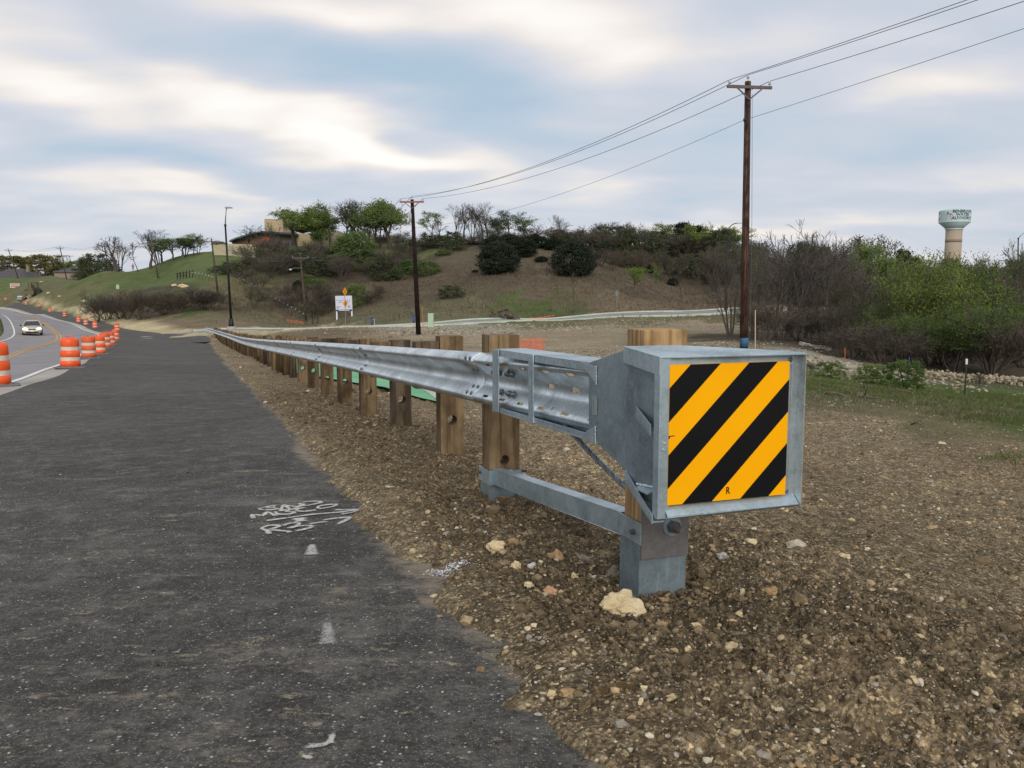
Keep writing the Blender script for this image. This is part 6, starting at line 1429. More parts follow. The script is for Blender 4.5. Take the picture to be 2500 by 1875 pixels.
# ------------------------------------------------------------------ helpers for placed things
def foot(u, Y, vg=450):
    x = (u - CU) / FPX * Y
    for _ in range(4):
        z = g1(x, Y); pu, pv = proj((x, Y, z)); x += (u - pu) / FPX * Y
    return Vector((x, Y, g1(x, Y)))
def yaw_to_cam(p): return math.atan2(-p.x, p.y) if False else math.atan2(p.x, p.y)

# ------------------------------------------------------------------ utility poles and their wires
def catenary(a, b, sag, n=28):
    return [a.lerp(b, k / n) - UP * (4 * sag * (k / n) * (1 - k / n)) for k in range(n + 1)]
def utility_pole(u_foot, top_uv, Y, lab, mat, r0, r1, armw, armmat, armdir, arm_drop=.45, band=False, extras=None, armt=.055, ins=True, name='utility_pole'):
    f = foot(u_foot, Y); top = at(top_uv[0], top_uv[1], Y); P_ = empty(name, tuple(f), lab, 'utility pole')
    m = MB(); m.tube([f - UP * .3, f.lerp(top, .5), top], [r0, (r0 + r1) / 2, r1], 14); m.build('pole', mat, P_, smooth=True)
    ad = Vector((math.cos(armdir), math.sin(armdir), 0)); c = f.lerp(top, 1 - arm_drop / (top - f).length); side = Vector((-ad.y, ad.x, 0)) * (r1 + armt * .8)
    if side.y > 0: side = -side
    c = c + side; m = MB(); m.bar(c - ad * armw / 2, c + ad * armw / 2, armt * 1.6, armt * 2, (0, 0, 1)); m.build('crossarm', armmat, P_, bevel=.005)
    for s in (-1, 1):
        m = MB(); m.bar(c + ad * s * armw * .28 - UP * armt + side * .3, c - UP * (armw * .26) + side * .15, .03, .05); m.build('arm_brace', armmat if armmat != 'crossarm_red' else 'crossarm_grey', P_)
    tips = [c - ad * armw * .45 + UP * armt, top + UP * .06, c + ad * armw * .45 + UP * armt]; att = []
    for q in tips:
        m = MB(); m.lathe([(.010, -.12), (.012, .05), (.055, .06), (.07, .085), (.035, .10), (.055, .125), (.04, .15), (.03, .175), (.03, .19)], 10, tuple(q)); m.build('insulator', 'insulator', P_, smooth=True); att.append(q + UP * .185)
    return P_, f, top, att, c, ad
pa = math.atan2(.45, -.9) + math.pi      # arm direction of the first line
P1_, f1, top1, att1, c1_, ad1 = utility_pole(1816, (1826, 199), 33.7, 'tall reddish brown wooden utility pole with a blue band, nearest one', 'creosote_pole', .165, .115, 1.78, 'crossarm_grey', math.radians(8), .24)
m = MB(); m.lathe([(.172, .0), (.171, .34), (.02, .421)], 14, (f1.x, f1.y, f1.z + .12)); m.build('painted_band', 'pole_blue', P1_, smooth=True)
m = MB(); m.tube([f1.lerp(top1, .955) + Vector((.16, -.05, 0)), f1.lerp(top1, .5) + Vector((.22, -.05, 0)), f1 + Vector((.24, -.02, 0))], .008, 5); m.build('ground_wire', 'wire', P1_)
n1_ = at(1817, 293, 33.6); m = MB(); m.lathe([(.03, -.06), (.045, -.02), (.03, 0), (.045, .03), (.03, .06)], 10, tuple(n1_)); m.build('spool_insulator', 'black_metal', P1_, smooth=True)
P2_, f2, top2, att2, c2_, ad2 = utility_pole(1022, (1006, 487), 66, 'black utility pole with a reddish crossarm in the field behind the rail', 'black_pole', .20, .13, 1.85, 'crossarm_red', math.radians(-2), .20, armt=.06)
m = MB(); q = at(1002, 530, 65.9); m.lathe([(.02, -.35), (.10, -.33), (.10, .25), (.03, .27), (.02, .40)], 12, tuple(q)); m.build('transformer_can', 'transformer_grey', P2_, smooth=True)
m = MB(); q = at(982, 497, 65.8); m.tube([q, q - UP * .25], .03, 8); m.build('cutout_fuse', 'transformer_grey', P2_)
P3_, f3, top3, att3, c3_, ad3 = utility_pole(748, (733, 622), 129, 'weathered grey utility pole with a small street light arm, left of the white sign', 'grey_pole', .17, .12, 2.5, 'crossarm_grey', math.radians(4), .5, armt=.06)
q0 = f3.lerp(top3, .80); q1 = at(709, 657, 128.6); m = MB(); m.tube([q0, q0.lerp(q1, .5) + UP * .12, q1], .035, 6); m.build('light_arm', 'lamp_grey', P3_)
m = MB(); m.ico(q1 - UP * .08, .24, 2, 0, (1, .8, .6)); m.build('lamp_head', 'insulator', P3_, smooth=True)
far_poles = [(533, (516, 583), 146, 'leaning utility pole on the bank just left of the black street lamp'), (387, (370, 590), 200, 'leaning dark utility pole in front of the ridge trees'), (273, (254, 597), 228, 'leaning utility pole before the left end tree of the ridge'), (163, (146, 602), 256, 'leaning utility pole in front of the gap between the far roofs'), (45, (20, 608), 288, 'leaning utility pole furthest left beside the left roof')]
PL = []
for (u, tv, Y, lab) in far_poles: PL.append(utility_pole(u, tv, Y, lab, 'grey_pole', .17, .12, 2.5, 'crossarm_grey', math.radians(8), .45, armt=.07))
def wires(lab, a, b, sag, r=.012):
    m = MB(); m.tube(catenary(a, b, sag), r, 4, cap=False); o = m.build('overhead_wire', 'wire', None, loc=tuple(a)); return tag(o, lab, 'wire')
ext = Vector((25.4 - 9.1, 1.4 - 33.7, 0)) * 1.35
tops = [(att1[0], 2318, 2.3), (att1[1], 2318, 2.2), (att1[2], 2445, 1.9)]
for q, (u_, v_, Yb), nm in ((att1[0], (2312, -2, 25.6), 'left'), (att1[1], (2330, 0, 25.3), 'middle'), (att1[2], (2447, 0, 23.6), 'right')):
    e = at(u_, v_, Yb); d = e - q; end = q + d * 3.2; end.z -= 0
    wires({'left': 'overhead wire from the left insulator of the tall brown pole to the upper right', 'middle': 'overhead wire from the top insulator of the tall brown pole to the upper right', 'right': 'overhead wire from the right insulator of the tall brown pole to the upper right'}[nm], q, end, .25, .011)
e = at(2500, 55, 21.5); d = e - n1_; wires('thin lower wire from the tall brown pole out to the right border', n1_, n1_ + d * 2.6, .15, .008)
for k, nm in ((0, 'left'), (1, 'top'), (2, 'right')): wires('sagging wire between the %s insulators of the brown and the black pole' % nm, att1[k], att2[k], .85, .012)
n2_ = at(1016, 556, 66); wires('thin low wire sagging from the brown pole to the black pole', n1_, n2_, .75, .008)
for k, nm in ((0, 'left'), (1, 'top'), (2, 'right')): wires('wire from the %s insulator of the black pole down to the grey pole' % nm, att2[k], att3[k], 2.2, .016)
wires('low wire from the black pole down to the street light arm of the grey pole', n2_, f3.lerp(top3, .80), 1.2, .013)
prev = att3; pn = f3.lerp(top3, .80)
nms = ['grey pole and the pole on the bank', 'pole on the bank and the pole before the ridge trees', 'pole before the ridge trees and the next one left', 'second and third ridge poles', 'third ridge pole and the furthest left pole']
for j, (P_, f_, t_, at_, c_, ad_) in enumerate(PL):
    for k, nm in ((0, 'left'), (1, 'top'), (2, 'right')): wires('distant %s wire between the %s' % (nm, nms[j]), prev[k], at_[k], 1.9 if j == 0 else 1.0, .018)
    prev = at_
wires('distant wire running off the left border from the furthest left pole', prev[1], at(-60, 626, 300), .3, .018)
# steel lattice pylon far beyond the roofs
b = at(161, 662, 640); t_ = at(160, 624, 640); m = MB(); w0, w1 = 4.0, 2.2; hh = (t_ - b).z; b = b - UP * 8; hh += 8
cs = [(-1, -1), (1, -1), (1, 1), (-1, 1)]
for i, (sx, sy) in enumerate(cs): m.bar(b + Vector((sx * w0, sy * w0, 0)), b + Vector((sx * w1, sy * w1, hh)), .35, .35)
for k in range(5):
    z0, z1 = k / 5, (k + 1) / 5; a0, a1 = w0 + (w1 - w0) * z0, w0 + (w1 - w0) * z1
    for i in range(4):
        s0, s1 = cs[i], cs[(i + 1) % 4]; m.bar(b + Vector((s0[0] * a0, s0[1] * a0, hh * z0)), b + Vector((s1[0] * a1, s1[1] * a1, hh * z1)), .2, .2); m.bar(b + Vector((s0[0] * a1, s0[1] * a1, hh * z1)), b + Vector((s1[0] * a1, s1[1] * a1, hh * z1)), .2, .2)
for z_ in (.75, .98): m.bar(b + Vector((-6, 0, hh * z_)), b + Vector((6, 0, hh * z_)), .4, .4)
tag(m.build('lattice_pylon', 'lamp_grey', None, loc=tuple(b)), 'small grey steel lattice pylon on the horizon right of the leaning pole', 'pylon')

# ------------------------------------------------------------------ street lamps
def street_lamp(uf, Y, knee_uv, head_uv, lab, straight=False):
    f = foot(uf, Y); P_ = empty('street_lamp', tuple(f), lab, 'street lamp'); k = at(knee_uv[0], knee_uv[1], Y); h = at(head_uv[0], head_uv[1], Y)
    m = MB(); m.lathe([(.42, -.2), (.42, .42), (.40, .45), (.05, .46)], 16, tuple(f)); m.build('concrete_footing', 'pale_concrete', P_)
    m = MB(); m.lathe([(.27, .45), (.27, .60), (.20, 1.2), (.16, 1.25), (.10, 1.26)], 14, tuple(f)); m.build('lamp_base', 'black_metal', P_, smooth=True)
    m = MB(); m.tube([f + UP * 1.2, k], [.13, .085], 12); m.build('lamp_pole', 'black_metal', P_, smooth=True)
    m = MB(); m.tube([k - UP * .12, k + UP * .05], [.12, .12], 12); m.build('pole_collar', 'black_metal', P_)
    d = h - k; arc = [k + Vector((d.x * (1 - math.cos(t_)), d.y * (1 - math.cos(t_)), d.z * math.sin(t_))) for t_ in np.linspace(0, math.pi / 2, 9)] if not straight else [k, k.lerp(h, .5) - Vector((d.x * .12, 0, 0)), h]
    m = MB(); m.tube(arc, [.06] * (len(arc) - 1) + [.045], 8); m.build('lamp_arm', 'lamp_grey' if straight else 'black_metal', P_, smooth=True)
    m = MB(); sg = 1 if d.x >= 0 else -1; m.hexa([h + Vector(q) for q in ((-.12, -.2, -.07), (.62 * sg, -.2, -.05), (.62 * sg, .2, -.05), (-.12, .2, -.07), (-.1, -.14, .09), (.5 * sg, -.14, .06), (.5 * sg, .14, .06), (-.1, .14, .09))]); m.build('lamp_head', 'lamp_grey', P_, bevel=.02)
street_lamp(565, 86, (550, 549), (553, 507), 'tall black street lamp with a grey head beyond the far end of the rail', True)
street_lamp(1772, 119, (1776, 570), (1800, 545), 'slim black street lamp with an arched arm just left of the brown pole')
street_lamp(2482, 128, (2486, 582), (2508, 563), 'black street lamp cut by the right border above the trees', True)

# ------------------------------------------------------------------ traffic drums
def make_drum(mat, lab, tilt=False):
    r_ = empty('traffic_drum', (0, 0, 0), lab, 'traffic drum', 'orange and white drums along the lane edge')
    prof = [(.285, .06), (.28, .20), (.275, .30), (.262, .30), (.258, .50), (.268, .50), (.262, .70), (.252, .70), (.246, .88), (.225, .92), (.10, .93), (.001, .93)]
    m = MB(); m.lathe([(.285, .05), (.283, .22), (.264, .235), (.262, .335), (.276, .35), (.270, .53), (.252, .545), (.250, .645), (.262, .66), (.254, .83), (.235, .885), (.18, .905), (.001, .905)], 28); m.build('drum_body', mat, r_, smooth=True, rel=1) if False else m.build('drum_body', mat, r_, smooth=True)
    for z0, z1, ra, rb in ((.232, .338, .2665, .2645), (.542, .648, .2545, .2525)):
        m = MB(); n = 28
        vs = [(ra * math.cos(6.28318 * j / n), ra * math.sin(6.28318 * j / n), z0) for j in range(n)] + [(rb * math.cos(6.28318 * j / n), rb * math.sin(6.28318 * j / n), z1) for j in range(n)]
        m.add(vs, [(j, (j + 1) % n, n + (j + 1) % n, n + j) for j in range(n)]); m.build('reflective_band', 'reflective_white', r_, smooth=True, fix=False)
    m = MB(); m.tube([(-.12, 0, .895), (-.10, 0, .955), (0, 0, .965), (.10, 0, .955), (.12, 0, .895)], .016, 8); m.build('handle', mat, r_, smooth=True)
    m = MB(); m.lathe([(.47, .0), (.47, .022), (.44, .032), (.31, .05), (.27, .09), (.26, .10)], 8); o = m.build('rubber_base', 'dusty_rubber', r_, smooth=False)
    m = MB(); m.lathe([(.475, -.001), (.475, .018), (.46, .0185)], 8); m.build('base_rim', 'black_rubber', r_)
    return r_
proto_d = [make_drum('drum_orange', 'x'), make_drum('drum_orange_faded', 'x')]
DR = [(-10, 17.6, 0, 'orange and white drum cut by the left border, nearest one'), (172, 25.8, 0, 'large orange and white drum, second nearest, whole in view'), (217, 34.9, 1, 'faded drum with dull bands, third nearest'), (243, 41, 0, 'bright drum half hidden behind the faded third drum'), (258, 49, 1, 'drum with a dented open top, fifth in the row'),
      (271, 58, 1, 'drum mostly hidden right behind the dented one'), (282, 68, 0, 'drum standing at the right end of the near bunch'), (286, 93, 0, 'drum behind the right end drum of the near bunch'), (232, 106, 0, 'first drum of the far row along the dark strip, nearest of that row'), (210, 112, 1, 'second drum of the far row along the dark strip'), (192, 121, 0, 'third drum of the far row along the dark strip'),
      (158, 146, 1, 'fourth drum of the far row along the dark strip'), (122, 165, 1, 'fifth drum of the far row along the dark strip'), (96, 188, 1, 'sixth drum of the far row, right of the machine'), (64, 198, 1, 'drum standing in front of the yellow green machine'), (14, 238, 1, 'furthest small drum at the top left bend of the road')]
used = [False, False]
for (u, Y, k, lab) in DR:
    o = proto_d[k] if not used[k] else copy_tree(proto_d[k]); used[k] = True
    x = (u - CU) / FPX * Y
    for _ in range(3): z = h1(x, Y) + .02 + .0006 * Y; pu, pv = proj((x, Y, z)); x += (u - pu) / FPX * Y
    o.location = (x, Y, z); o.rotation_euler = (rt.uniform(-.02, .02), rt.uniform(-.02, .02), rt.uniform(0, 3)); o['label'] = lab
proto_d[0].rotation_euler.z = .2

# ------------------------------------------------------------------ car
def sedan(u, Y, vg, yaw, lab):
    x = (u - CU) / FPX * Y
    for _ in range(3): z = h1(x, Y) + .06; pu, pv = proj((x, Y, z)); x += (u - pu) / FPX * Y
    R_ = empty('parked_car'.replace('parked_', ''), (0, 0, 0), lab, 'car')
    # sections front to back: y, half width, sill z, belt z, shoulder bulge ; car faces -y
    sec = [(-2.28, .62, .36, .60), (-2.20, .78, .24, .68), (-1.85, .86, .20, .76), (-1.2, .90, .20, .86), (-.75, .91, .20, .94), (.6, .92, .20, .97), (1.4, .91, .22, .99), (1.95, .86, .26, 1.0), (2.22, .74, .34, .92)]
    V = []; F = []
    for y, hw, z0, z1 in sec:
        zm = (z0 + z1) / 2
        for px, pz in ((-.80, z0), (-.97, z0 + .1), (-1.0, zm), (-.96, z1 - .06), (-.82, z1), (0, z1 + .03), (.82, z1), (.96, z1 - .06), (1.0, zm), (.97, z0 + .1), (.80, z0)): V.append((px * hw, y, pz))
    n = 11
    for i in range(len(sec) - 1):
        for j in range(n): F.append((i * n + j, i * n + (j + 1) % n, (i + 1) * n + (j + 1) % n, (i + 1) * n + j))
    F += [tuple(range(n)), tuple(reversed(range((len(sec) - 1) * n, len(sec) * n)))]
    m = MB(); m.add(V, F); m.build('body', 'car_paint', R_, smooth=True)
    # glasshouse
    a = [(-.80, -.78, .93), (.80, -.78, .93), (.80, 1.55, .98), (-.80, 1.55, .98)]; b = [(-.58, -.12, 1.40), (.58, -.12, 1.40), (.58, .95, 1.41), (-.58, .95, 1.41)]
    m = MB(); m.hexa([Vector(q) for q in a + b]); m.build('window_glass', 'glass_dark', R_, bevel=.04, smooth=True)
    m = MB(); m.hexa([Vector(q) for q in ((-.60, -.16, 1.385), (.60, -.16, 1.385), (.60, .98, 1.395), (-.60, .98, 1.395), (-.52, -.02, 1.455), (.52, -.02, 1.455), (.52, .86, 1.46), (-.52, .86, 1.46))]); m.build('roof', 'car_paint', R_, bevel=.03, smooth=True)
    for s in (-1, 1):
        m = MB(); m.bar((s * .815, -.80, .93), (s * .60, -.14, 1.41), .06, .05); m.build('pillar', 'car_paint', R_)
        m = MB(); m.ico((s * .60, -2.14, .655), .17, 2, 0, (1.15, .5, .62)); m.build('headlight', 'headlight', R_, smooth=True)
        m = MB(); m.ico((s * 1.0, -.62, .98), .11, 1, 0, (1.1, .6, .7)); m.build('wing_mirror', 'black_metal', R_, smooth=True)
        m = MB(); m.ico((s * .60, -2.235, .38), .07, 1, 0, (1.2, .5, .8)); m.build('fog_light', 'insulator', R_, smooth=True)
        for yy in (-1.42, 1.38):
            m = MB(); m.tube([(s * .66, yy, .31), (s * .90, yy, .31)], .315, 20); wl_ = m.build('wheel', 'black_rubber', R_)
            m = MB(); m.tube([(s * .895, yy, .31), (s * .912, yy, .31)], .19, 14); m.build('rim', 'lamp_grey', wl_)
    m = MB(); m.box((0, -2.27, .60), (.62, .05, .12)); m.build('grille', 'black_metal', R_, bevel=.01)
    m = MB(); m.box((0, -2.26, .34), (1.15, .07, .13)); m.build('lower_intake', 'black_metal', R_, bevel=.01)
    m = MB(); m.box((0, -2.315, .45), (.32, .02, .11)); m.build('number_plate', 'white_paint', R_)
    m = MB(); m.box((0, -2.30, .645), (.12, .03, .035)); m.build('badge', 'insulator', R_)
    R_.location = (x, Y, z); R_.rotation_euler = (0, 0, yaw); return R_
sedan(80, 88, 819, math.radians(28), 'silver sedan with glowing headlights coming round the bend of the old road')

# ------------------------------------------------------------------ machine and pickup at the head of the lane
f = foot(82, 216); f = Vector((f.x, f.y, f.z + .1)); R_ = empty('wheel_loader', tuple(f), 'drab loader with a roll cage parked at the far top of the lane', 'construction machine')
def lo(*q): return f + Vector(q)
m = MB(); m.box(lo(0, 0, 1.35), (1.5, 3.4, .9)); m.box(lo(0, 1.5, 1.7), (1.3, 1.5, .7)); m.build('engine_housing', 'machine_paint', R_, bevel=.08)
m = MB()
for sx in (-.72, .72):
    for sy in (-.8, .6): m.bar(lo(sx, sy, 1.7), lo(sx * .9, sy, 3.15), .14, .14)
m.box(lo(0, -.1, 3.2), (1.7, 1.8, .14)); m.build('roll_cage', 'machine_paint', R_)
m = MB(); m.box(lo(0, -.1, 2.2), (.6, .6, .9)); m.build('driver_seat', 'black_rubber', R_, bevel=.05)
for sx in (-1.05, 1.05):
    for sy, rr in ((-1.4, .75), (1.4, .75)):
        m = MB(); m.tube([lo(sx - .2, sy, rr), lo(sx + .2, sy, rr)], rr, 18); m.build('wheel', 'black_rubber', R_)
m = MB(); m.plate([lo(-1.4, -2.4, .2), lo(1.4, -2.4, .2), lo(1.4, -2.1, 1.2), lo(-1.4, -2.1, 1.2)], (0, -.25, 0)); m.build('bucket', 'machine_paint', R_)
m = MB(); m.bar(lo(-.5, -.5, 1.5), lo(-.5, -2.3, .8), .18, .3); m.bar(lo(.5, -.5, 1.5), lo(.5, -2.3, .8), .18, .3); m.tube([lo(.5, 1.5, 2.0), lo(.5, 1.5, 3.5)], .08, 8); m.build('lift_arm', 'machine_paint', R_)
f = foot(54, 214); R_ = empty('roller', tuple(f), 'small white fronted roller beside the drab loader', 'construction machine')
m = MB(); m.tube([lo(-.6, -.7, .5), lo(.6, -.7, .5)], .5, 18); m.build('drum_roll', 'lamp_grey', R_)
m = MB(); m.box(lo(0, .3, .95), (1.0, 1.6, .6)); m.box(lo(0, -.55, 1.15), (1.1, .9, .35)); m.build('body', 'truck_white', R_, bevel=.08)
m = MB(); m.tube([lo(-.55, .9, .5), lo(.55, .9, .5)], .5, 18); m.build('wheel', 'black_rubber', R_)

# ------------------------------------------------------------------ water tower
Yt = 600.0; bx = at(2329, 600, Yt); rT = (2391 - 2296 + 0) / 2 / FPX * Yt * .98; z0 = -6.0
cxT = at(2330.5, 540, Yt).x; zt_ = at(2330, 515, Yt).z; zb2 = at(2330, 544, Yt).z; zc2 = at(2330, 557.5, Yt).z; zr2 = at(2330, 560, Yt).z; rS = 18.4 / FPX * Yt; rT = 35 / FPX * Yt
WT = empty('water_tower', (cxT, Yt, z0), 'white water tower on a tan column with BENBROOK WATER AUTHORITY lettering', 'water tower')
m = MB(); m.lathe([(rT, zb2 - z0), (rT * 1.002, (zt_ + zb2) / 2 - z0), (rT, zt_ - z0 - .3), (rT * .97, zt_ - z0 + .25), (rT * .5, zt_ - z0 + 1.3), (.1, zt_ - z0 + 1.7)], 64, (cxT, Yt, z0)); m.build('tank', 'tank_white', WT)
m = MB(); m.lathe([(rS * 1.02, zr2 - z0), (rS * 1.12, zc2 - z0 + .2), (rT * .99, zb2 - z0)], 64, (cxT, Yt, z0)); m.build('tank_cone', 'tank_shaded', WT, smooth=True)
m = MB(); m.lathe([(rS * 1.06, zr2 - z0 - .5), (rS * 1.08, zr2 - z0), (rS * 1.08, zr2 - z0 + .5), (rS * .9, zr2 - z0 + .5)], 48, (cxT, Yt, z0)); m.build('support_ring', 'tank_white', WT, smooth=True)
m = MB(); m.lathe([(rS * 1.03, 0), (rS, zr2 - z0 - .4)], 48, (cxT, Yt, z0)); m.build('column', 'tank_concrete', WT, smooth=True)
zbn0, zbn1 = at(2330, 592, Yt).z, at(2330, 585, Yt).z
m = MB(); m.lathe([(rS * 1.012, zbn0 - z0), (rS * 1.014, zbn1 - z0), (rS * .99, zbn1 - z0)], 48, (cxT, Yt, z0)); m.build('column_band', 'tank_band', WT, smooth=True)
m = MB(); m.ico((cxT, Yt, zt_ + 1.9), .5, 1, 0); m.build('vent_cap', 'tank_white', WT)
camd = math.atan2(cxT, Yt)
def tank_place(a0, zc_): # wraps text round the tank; a0 = angle to the right of the side facing us
    def f(x, y):
        t_ = a0 + x / rT; r_ = rT * 1.004; ang_ = -math.pi / 2 - camd + t_; return Vector((cxT + r_ * math.cos(ang_), Yt + r_ * math.sin(ang_), zc_ + y))
    return f
for txt, v_, a0 in (('BENBROOK', 521.2, .58), ('WATER', 529.2, .53), ('AUTHORITY', 537.4, .58)):
    text_mesh('tank_lettering', txt, 2.75, 'tank_letter', tank_place(a0, at(2330, v_ + .6, Yt).z), WT, .09, spacing=1.0)
for txt, v_ in (('BENBROOK', 521.2), ('WATER', 529.2), ('AUTHORITY', 537.4)):
    text_mesh('tank_lettering', txt, 2.35, 'tank_letter', tank_place(-1.78, at(2330, v_ + 1.5, Yt).z), WT, .05)
def sail(mat, x0, x1, z0_, z1_, sk):
    pl = tank_place(0, 0); m = MB(); L_ = []; R2 = []
    for k in range(9):
        t_ = k / 8; z_ = z0_ + (z1_ - z0_) * t_; wv = math.sin(math.pi * min(1, t_ * .75 + .25)); L_.append(pl((x0 + sk * t_), z_)); R2.append(pl(x0 + sk * t_ + (x1 - x0) * (1 - t_ ** 1.6), z_))
    for k in range(8): m.quad(L_[k], R2[k], R2[k + 1], L_[k + 1])
    o = m.build('sail_emblem', mat, WT, fix=False)
za, zb3 = at(2330, 538.5, Yt).z, at(2330, 519, Yt).z
s1 = rT
sail('sail_cream', -.84 * s1, -.50 * s1, za + .2, zb3 - .2, .22 * s1); sail('sail_blue', -.60 * s1, -.20 * s1, za, zb3 + .1, .14 * s1); sail('sail_red', -.38 * s1, -.04 * s1, za + .3, zb3 - .8, .13 * s1)

# ------------------------------------------------------------------ hilltop building
def wallbox(name, mat, parent, u0, u1, vt, vb, Y, depth, ztop2=None, vt2=None):
    a, b = at(u0, vt, Y), at(u1, vt if vt2 is None else vt2, Y); zb4 = at((u0 + u1) / 2, vb, Y).z - 1.5
    m = MB(); m.hexa([Vector((a.x, Y, zb4)), Vector((b.x, Y, zb4)), Vector((b.x, Y + depth, zb4)), Vector((a.x, Y + depth, zb4)), Vector((a.x, Y, a.z)), Vector((b.x, Y, b.z)), Vector((b.x, Y + depth, b.z)), Vector((a.x, Y + depth, a.z))])
    return m.build(name, mat, parent)
q = at(700, 605, 224); BLD = empty('school_building', tuple(q), 'tan and brick building with a sloping dark roof half hidden by the hilltop trees', 'building')
zb = lambda x, y: (500 + x * .217, 500 + y * .217)     # pixels of the enlarged crop
wallbox('wall', 'wall_brick', BLD, *[zb(305, 0)[0], zb(650, 0)[0]], zb(0, 395)[1], zb(0, 520)[1], 226, 14, vt2=zb(0, 305)[1])
wallbox('wall', 'wall_grey', BLD, zb(650, 0)[0], zb(1000, 0)[0], zb(0, 305)[1], zb(0, 520)[1], 226, 14)
wallbox('tower_block', 'wall_tan', BLD, zb(670, 0)[0], zb(875, 0)[0], zb(0, 158)[1], zb(0, 320)[1], 232, 8)
wallbox('wall', 'wall_tan', BLD, zb(1000, 0)[0], zb(1300, 0)[0], zb(0, 320)[1], zb(0, 500)[1], 227, 12)
wallbox('wall', 'wall_pale', BLD, zb(1300, 0)[0], zb(1500, 0)[0], zb(0, 292)[1], zb(0, 500)[1], 224, 12)
wallbox('wall', 'wall_tan', BLD, zb(1760, 0)[0], zb(2120, 0)[0], zb(0, 342)[1], zb(0, 470)[1], 228, 12)
wallbox('wall', 'wall_pale', BLD, zb(1855, 0)[0], zb(1890, 0)[0], zb(0, 320)[1], zb(0, 470)[1], 227, 4)
m = MB()
def roofp(pts, Y0, Y1, th, name, mat):
    m = MB(); top_ = [at(*zb(x, y), Y0) for x, y in pts]; poly = top_ + [Vector((p.x, Y1, p.z + .3)) for p in reversed(top_)]
    for i in range(len(top_) - 1):
        a, b = top_[i], top_[i + 1]; m.plate([a, b, Vector((b.x, Y1, b.z)), Vector((a.x, Y1, a.z))], (0, 0, -th))
    return m.build(name, mat, BLD)
roofp([(275, 400), (350, 368), (520, 318), (640, 292), (860, 312), (1020, 322)], 223.5, 242, .42, 'roof', 'roof_dark')
roofp([(275, 398), (350, 366), (520, 316), (640, 290)], 223.4, 223.5, .35, 'fascia', 'fascia')
roofp([(975, 268), (1060, 248), (1190, 262)], 228, 240, .5, 'roof', 'roof_dark'); roofp([(1180, 322), (1300, 318)], 223, 238, .5, 'roof', 'roof_dark'); roofp([(1900, 360), (2080, 362)], 226, 238, .5, 'roof', 'roof_dark')
for (x0, x1, y0, y1, mt) in ((650, 735, 362, 402, 'orange_panel'), (700, 780, 460, 492, 'orange_panel'), (835, 935, 460, 482, 'orange_panel')):
    a, b = at(*zb(x0, y0), 225.7), at(*zb(x1, y1), 225.7); m = MB(); m.box(((a.x + b.x) / 2, 225.7, (a.z + b.z) / 2), (b.x - a.x, .5, a.z - b.z)); m.build('orange_panel', mt, BLD)
for (x0, x1, y0, y1) in ((690, 726, 392, 440), (795, 830, 418, 480), (836, 870, 418, 480), (876, 925, 418, 470), (940, 990, 418, 480), (1352, 1382, 358, 390)):
    Yw = 225.75 if x0 < 1300 else 223.75
    a, b = at(*zb(x0, y0), Yw), at(*zb(x1, y1), Yw); m = MB(); m.box(((a.x + b.x) / 2, Yw, (a.z + b.z) / 2), (b.x - a.x, .3, a.z - b.z)); wn = m.build('window', 'window_glass', BLD)
    m = MB(); m.box(((a.x + b.x) / 2, Yw - .2, (a.z + b.z) / 2), (.12, .12, a.z - b.z)); m.build('mullion', 'lamp_grey', wn)
RW = empty('retaining_wall', tuple(at(560, 622, 204)), 'low tan wall on the crest left of the building', 'wall')
a, b = at(519, 594, 204), at(620, 597, 198)
m = MB(); m.hexa([Vector((a.x, a.y, a.z - 5)), Vector((b.x, b.y, b.z - 5)), Vector((b.x + .3, b.y + .5, b.z - 5)), Vector((a.x + .3, a.y + .5, a.z - 5)), a, b, Vector((b.x + .3, b.y + .5, b.z)), Vector((a.x + .3, a.y + .5, a.z))]); m.build('wall_face', 'wall_pale', RW)
m = MB(); rr_ = random.Random(4)
for k in range(26): q = a.lerp(b, k / 26 * .36) + UP * rr_.uniform(-.05, .25); m.ico(q, rr_.uniform(.15, .4), 1, .3, seed=k)
m.build('stone_coping', 'rubble', RW)
# houses beyond the left hill
def house(uc, ul, ur, vtop, vbase, Y, lab, chim):
    c = at(uc, vbase, Y); l, r_ = at(ul, vbase, Y), at(ur, vbase, Y); zt5 = at(uc, vtop, Y).z; d = 9; H_ = empty('house', (c.x, Y, c.z - 3), lab, 'house')
    m = MB(); zw = c.z - .3; rl, rr5 = l.x + (r_.x - l.x) * .36, l.x + (r_.x - l.x) * .66
    m.add([(l.x, Y - d, zw), (r_.x, Y - d, zw), (r_.x, Y + d, zw), (l.x, Y + d, zw), (rl, Y, zt5), (rr5, Y, zt5)], [(0, 1, 5, 4), (1, 2, 5), (2, 3, 4, 5), (3, 0, 4), (3, 2, 1, 0)]); m.build('roof', 'roof_shingle', H_)
    m = MB(); m.box((c.x, Y, zw - 1.8), (r_.x - l.x - 1.2, 2 * d - 1.2, 3.6)); m.build('wall', 'chimney_brick', H_)
    a, b = at(chim[0], chim[2], Y - 3), at(chim[1], chim[3], Y - 3); m = MB(); m.box(((a.x + b.x) / 2, Y - 3, (a.z + b.z) / 2), (b.x - a.x, 1.2, a.z - b.z)); ch = m.build('chimney', chim[4], H_, bevel=.03)
    m = MB(); m.box(((a.x + b.x) / 2, Y - 3, a.z + .12), (b.x - a.x + .3, 1.5, .25)); m.build('chimney_cap', chim[4], ch)
house(52, -20, 98, 656, 681, 300, 'far house roof with a striped brick chimney at the left border', (66, 71, 648, 664, 'chimney_brick'))
house(190, 160, 222, 650, 664, 300, 'far house roof with a white chimney behind the green crest', (189, 195, 649, 663, 'chimney_white'))

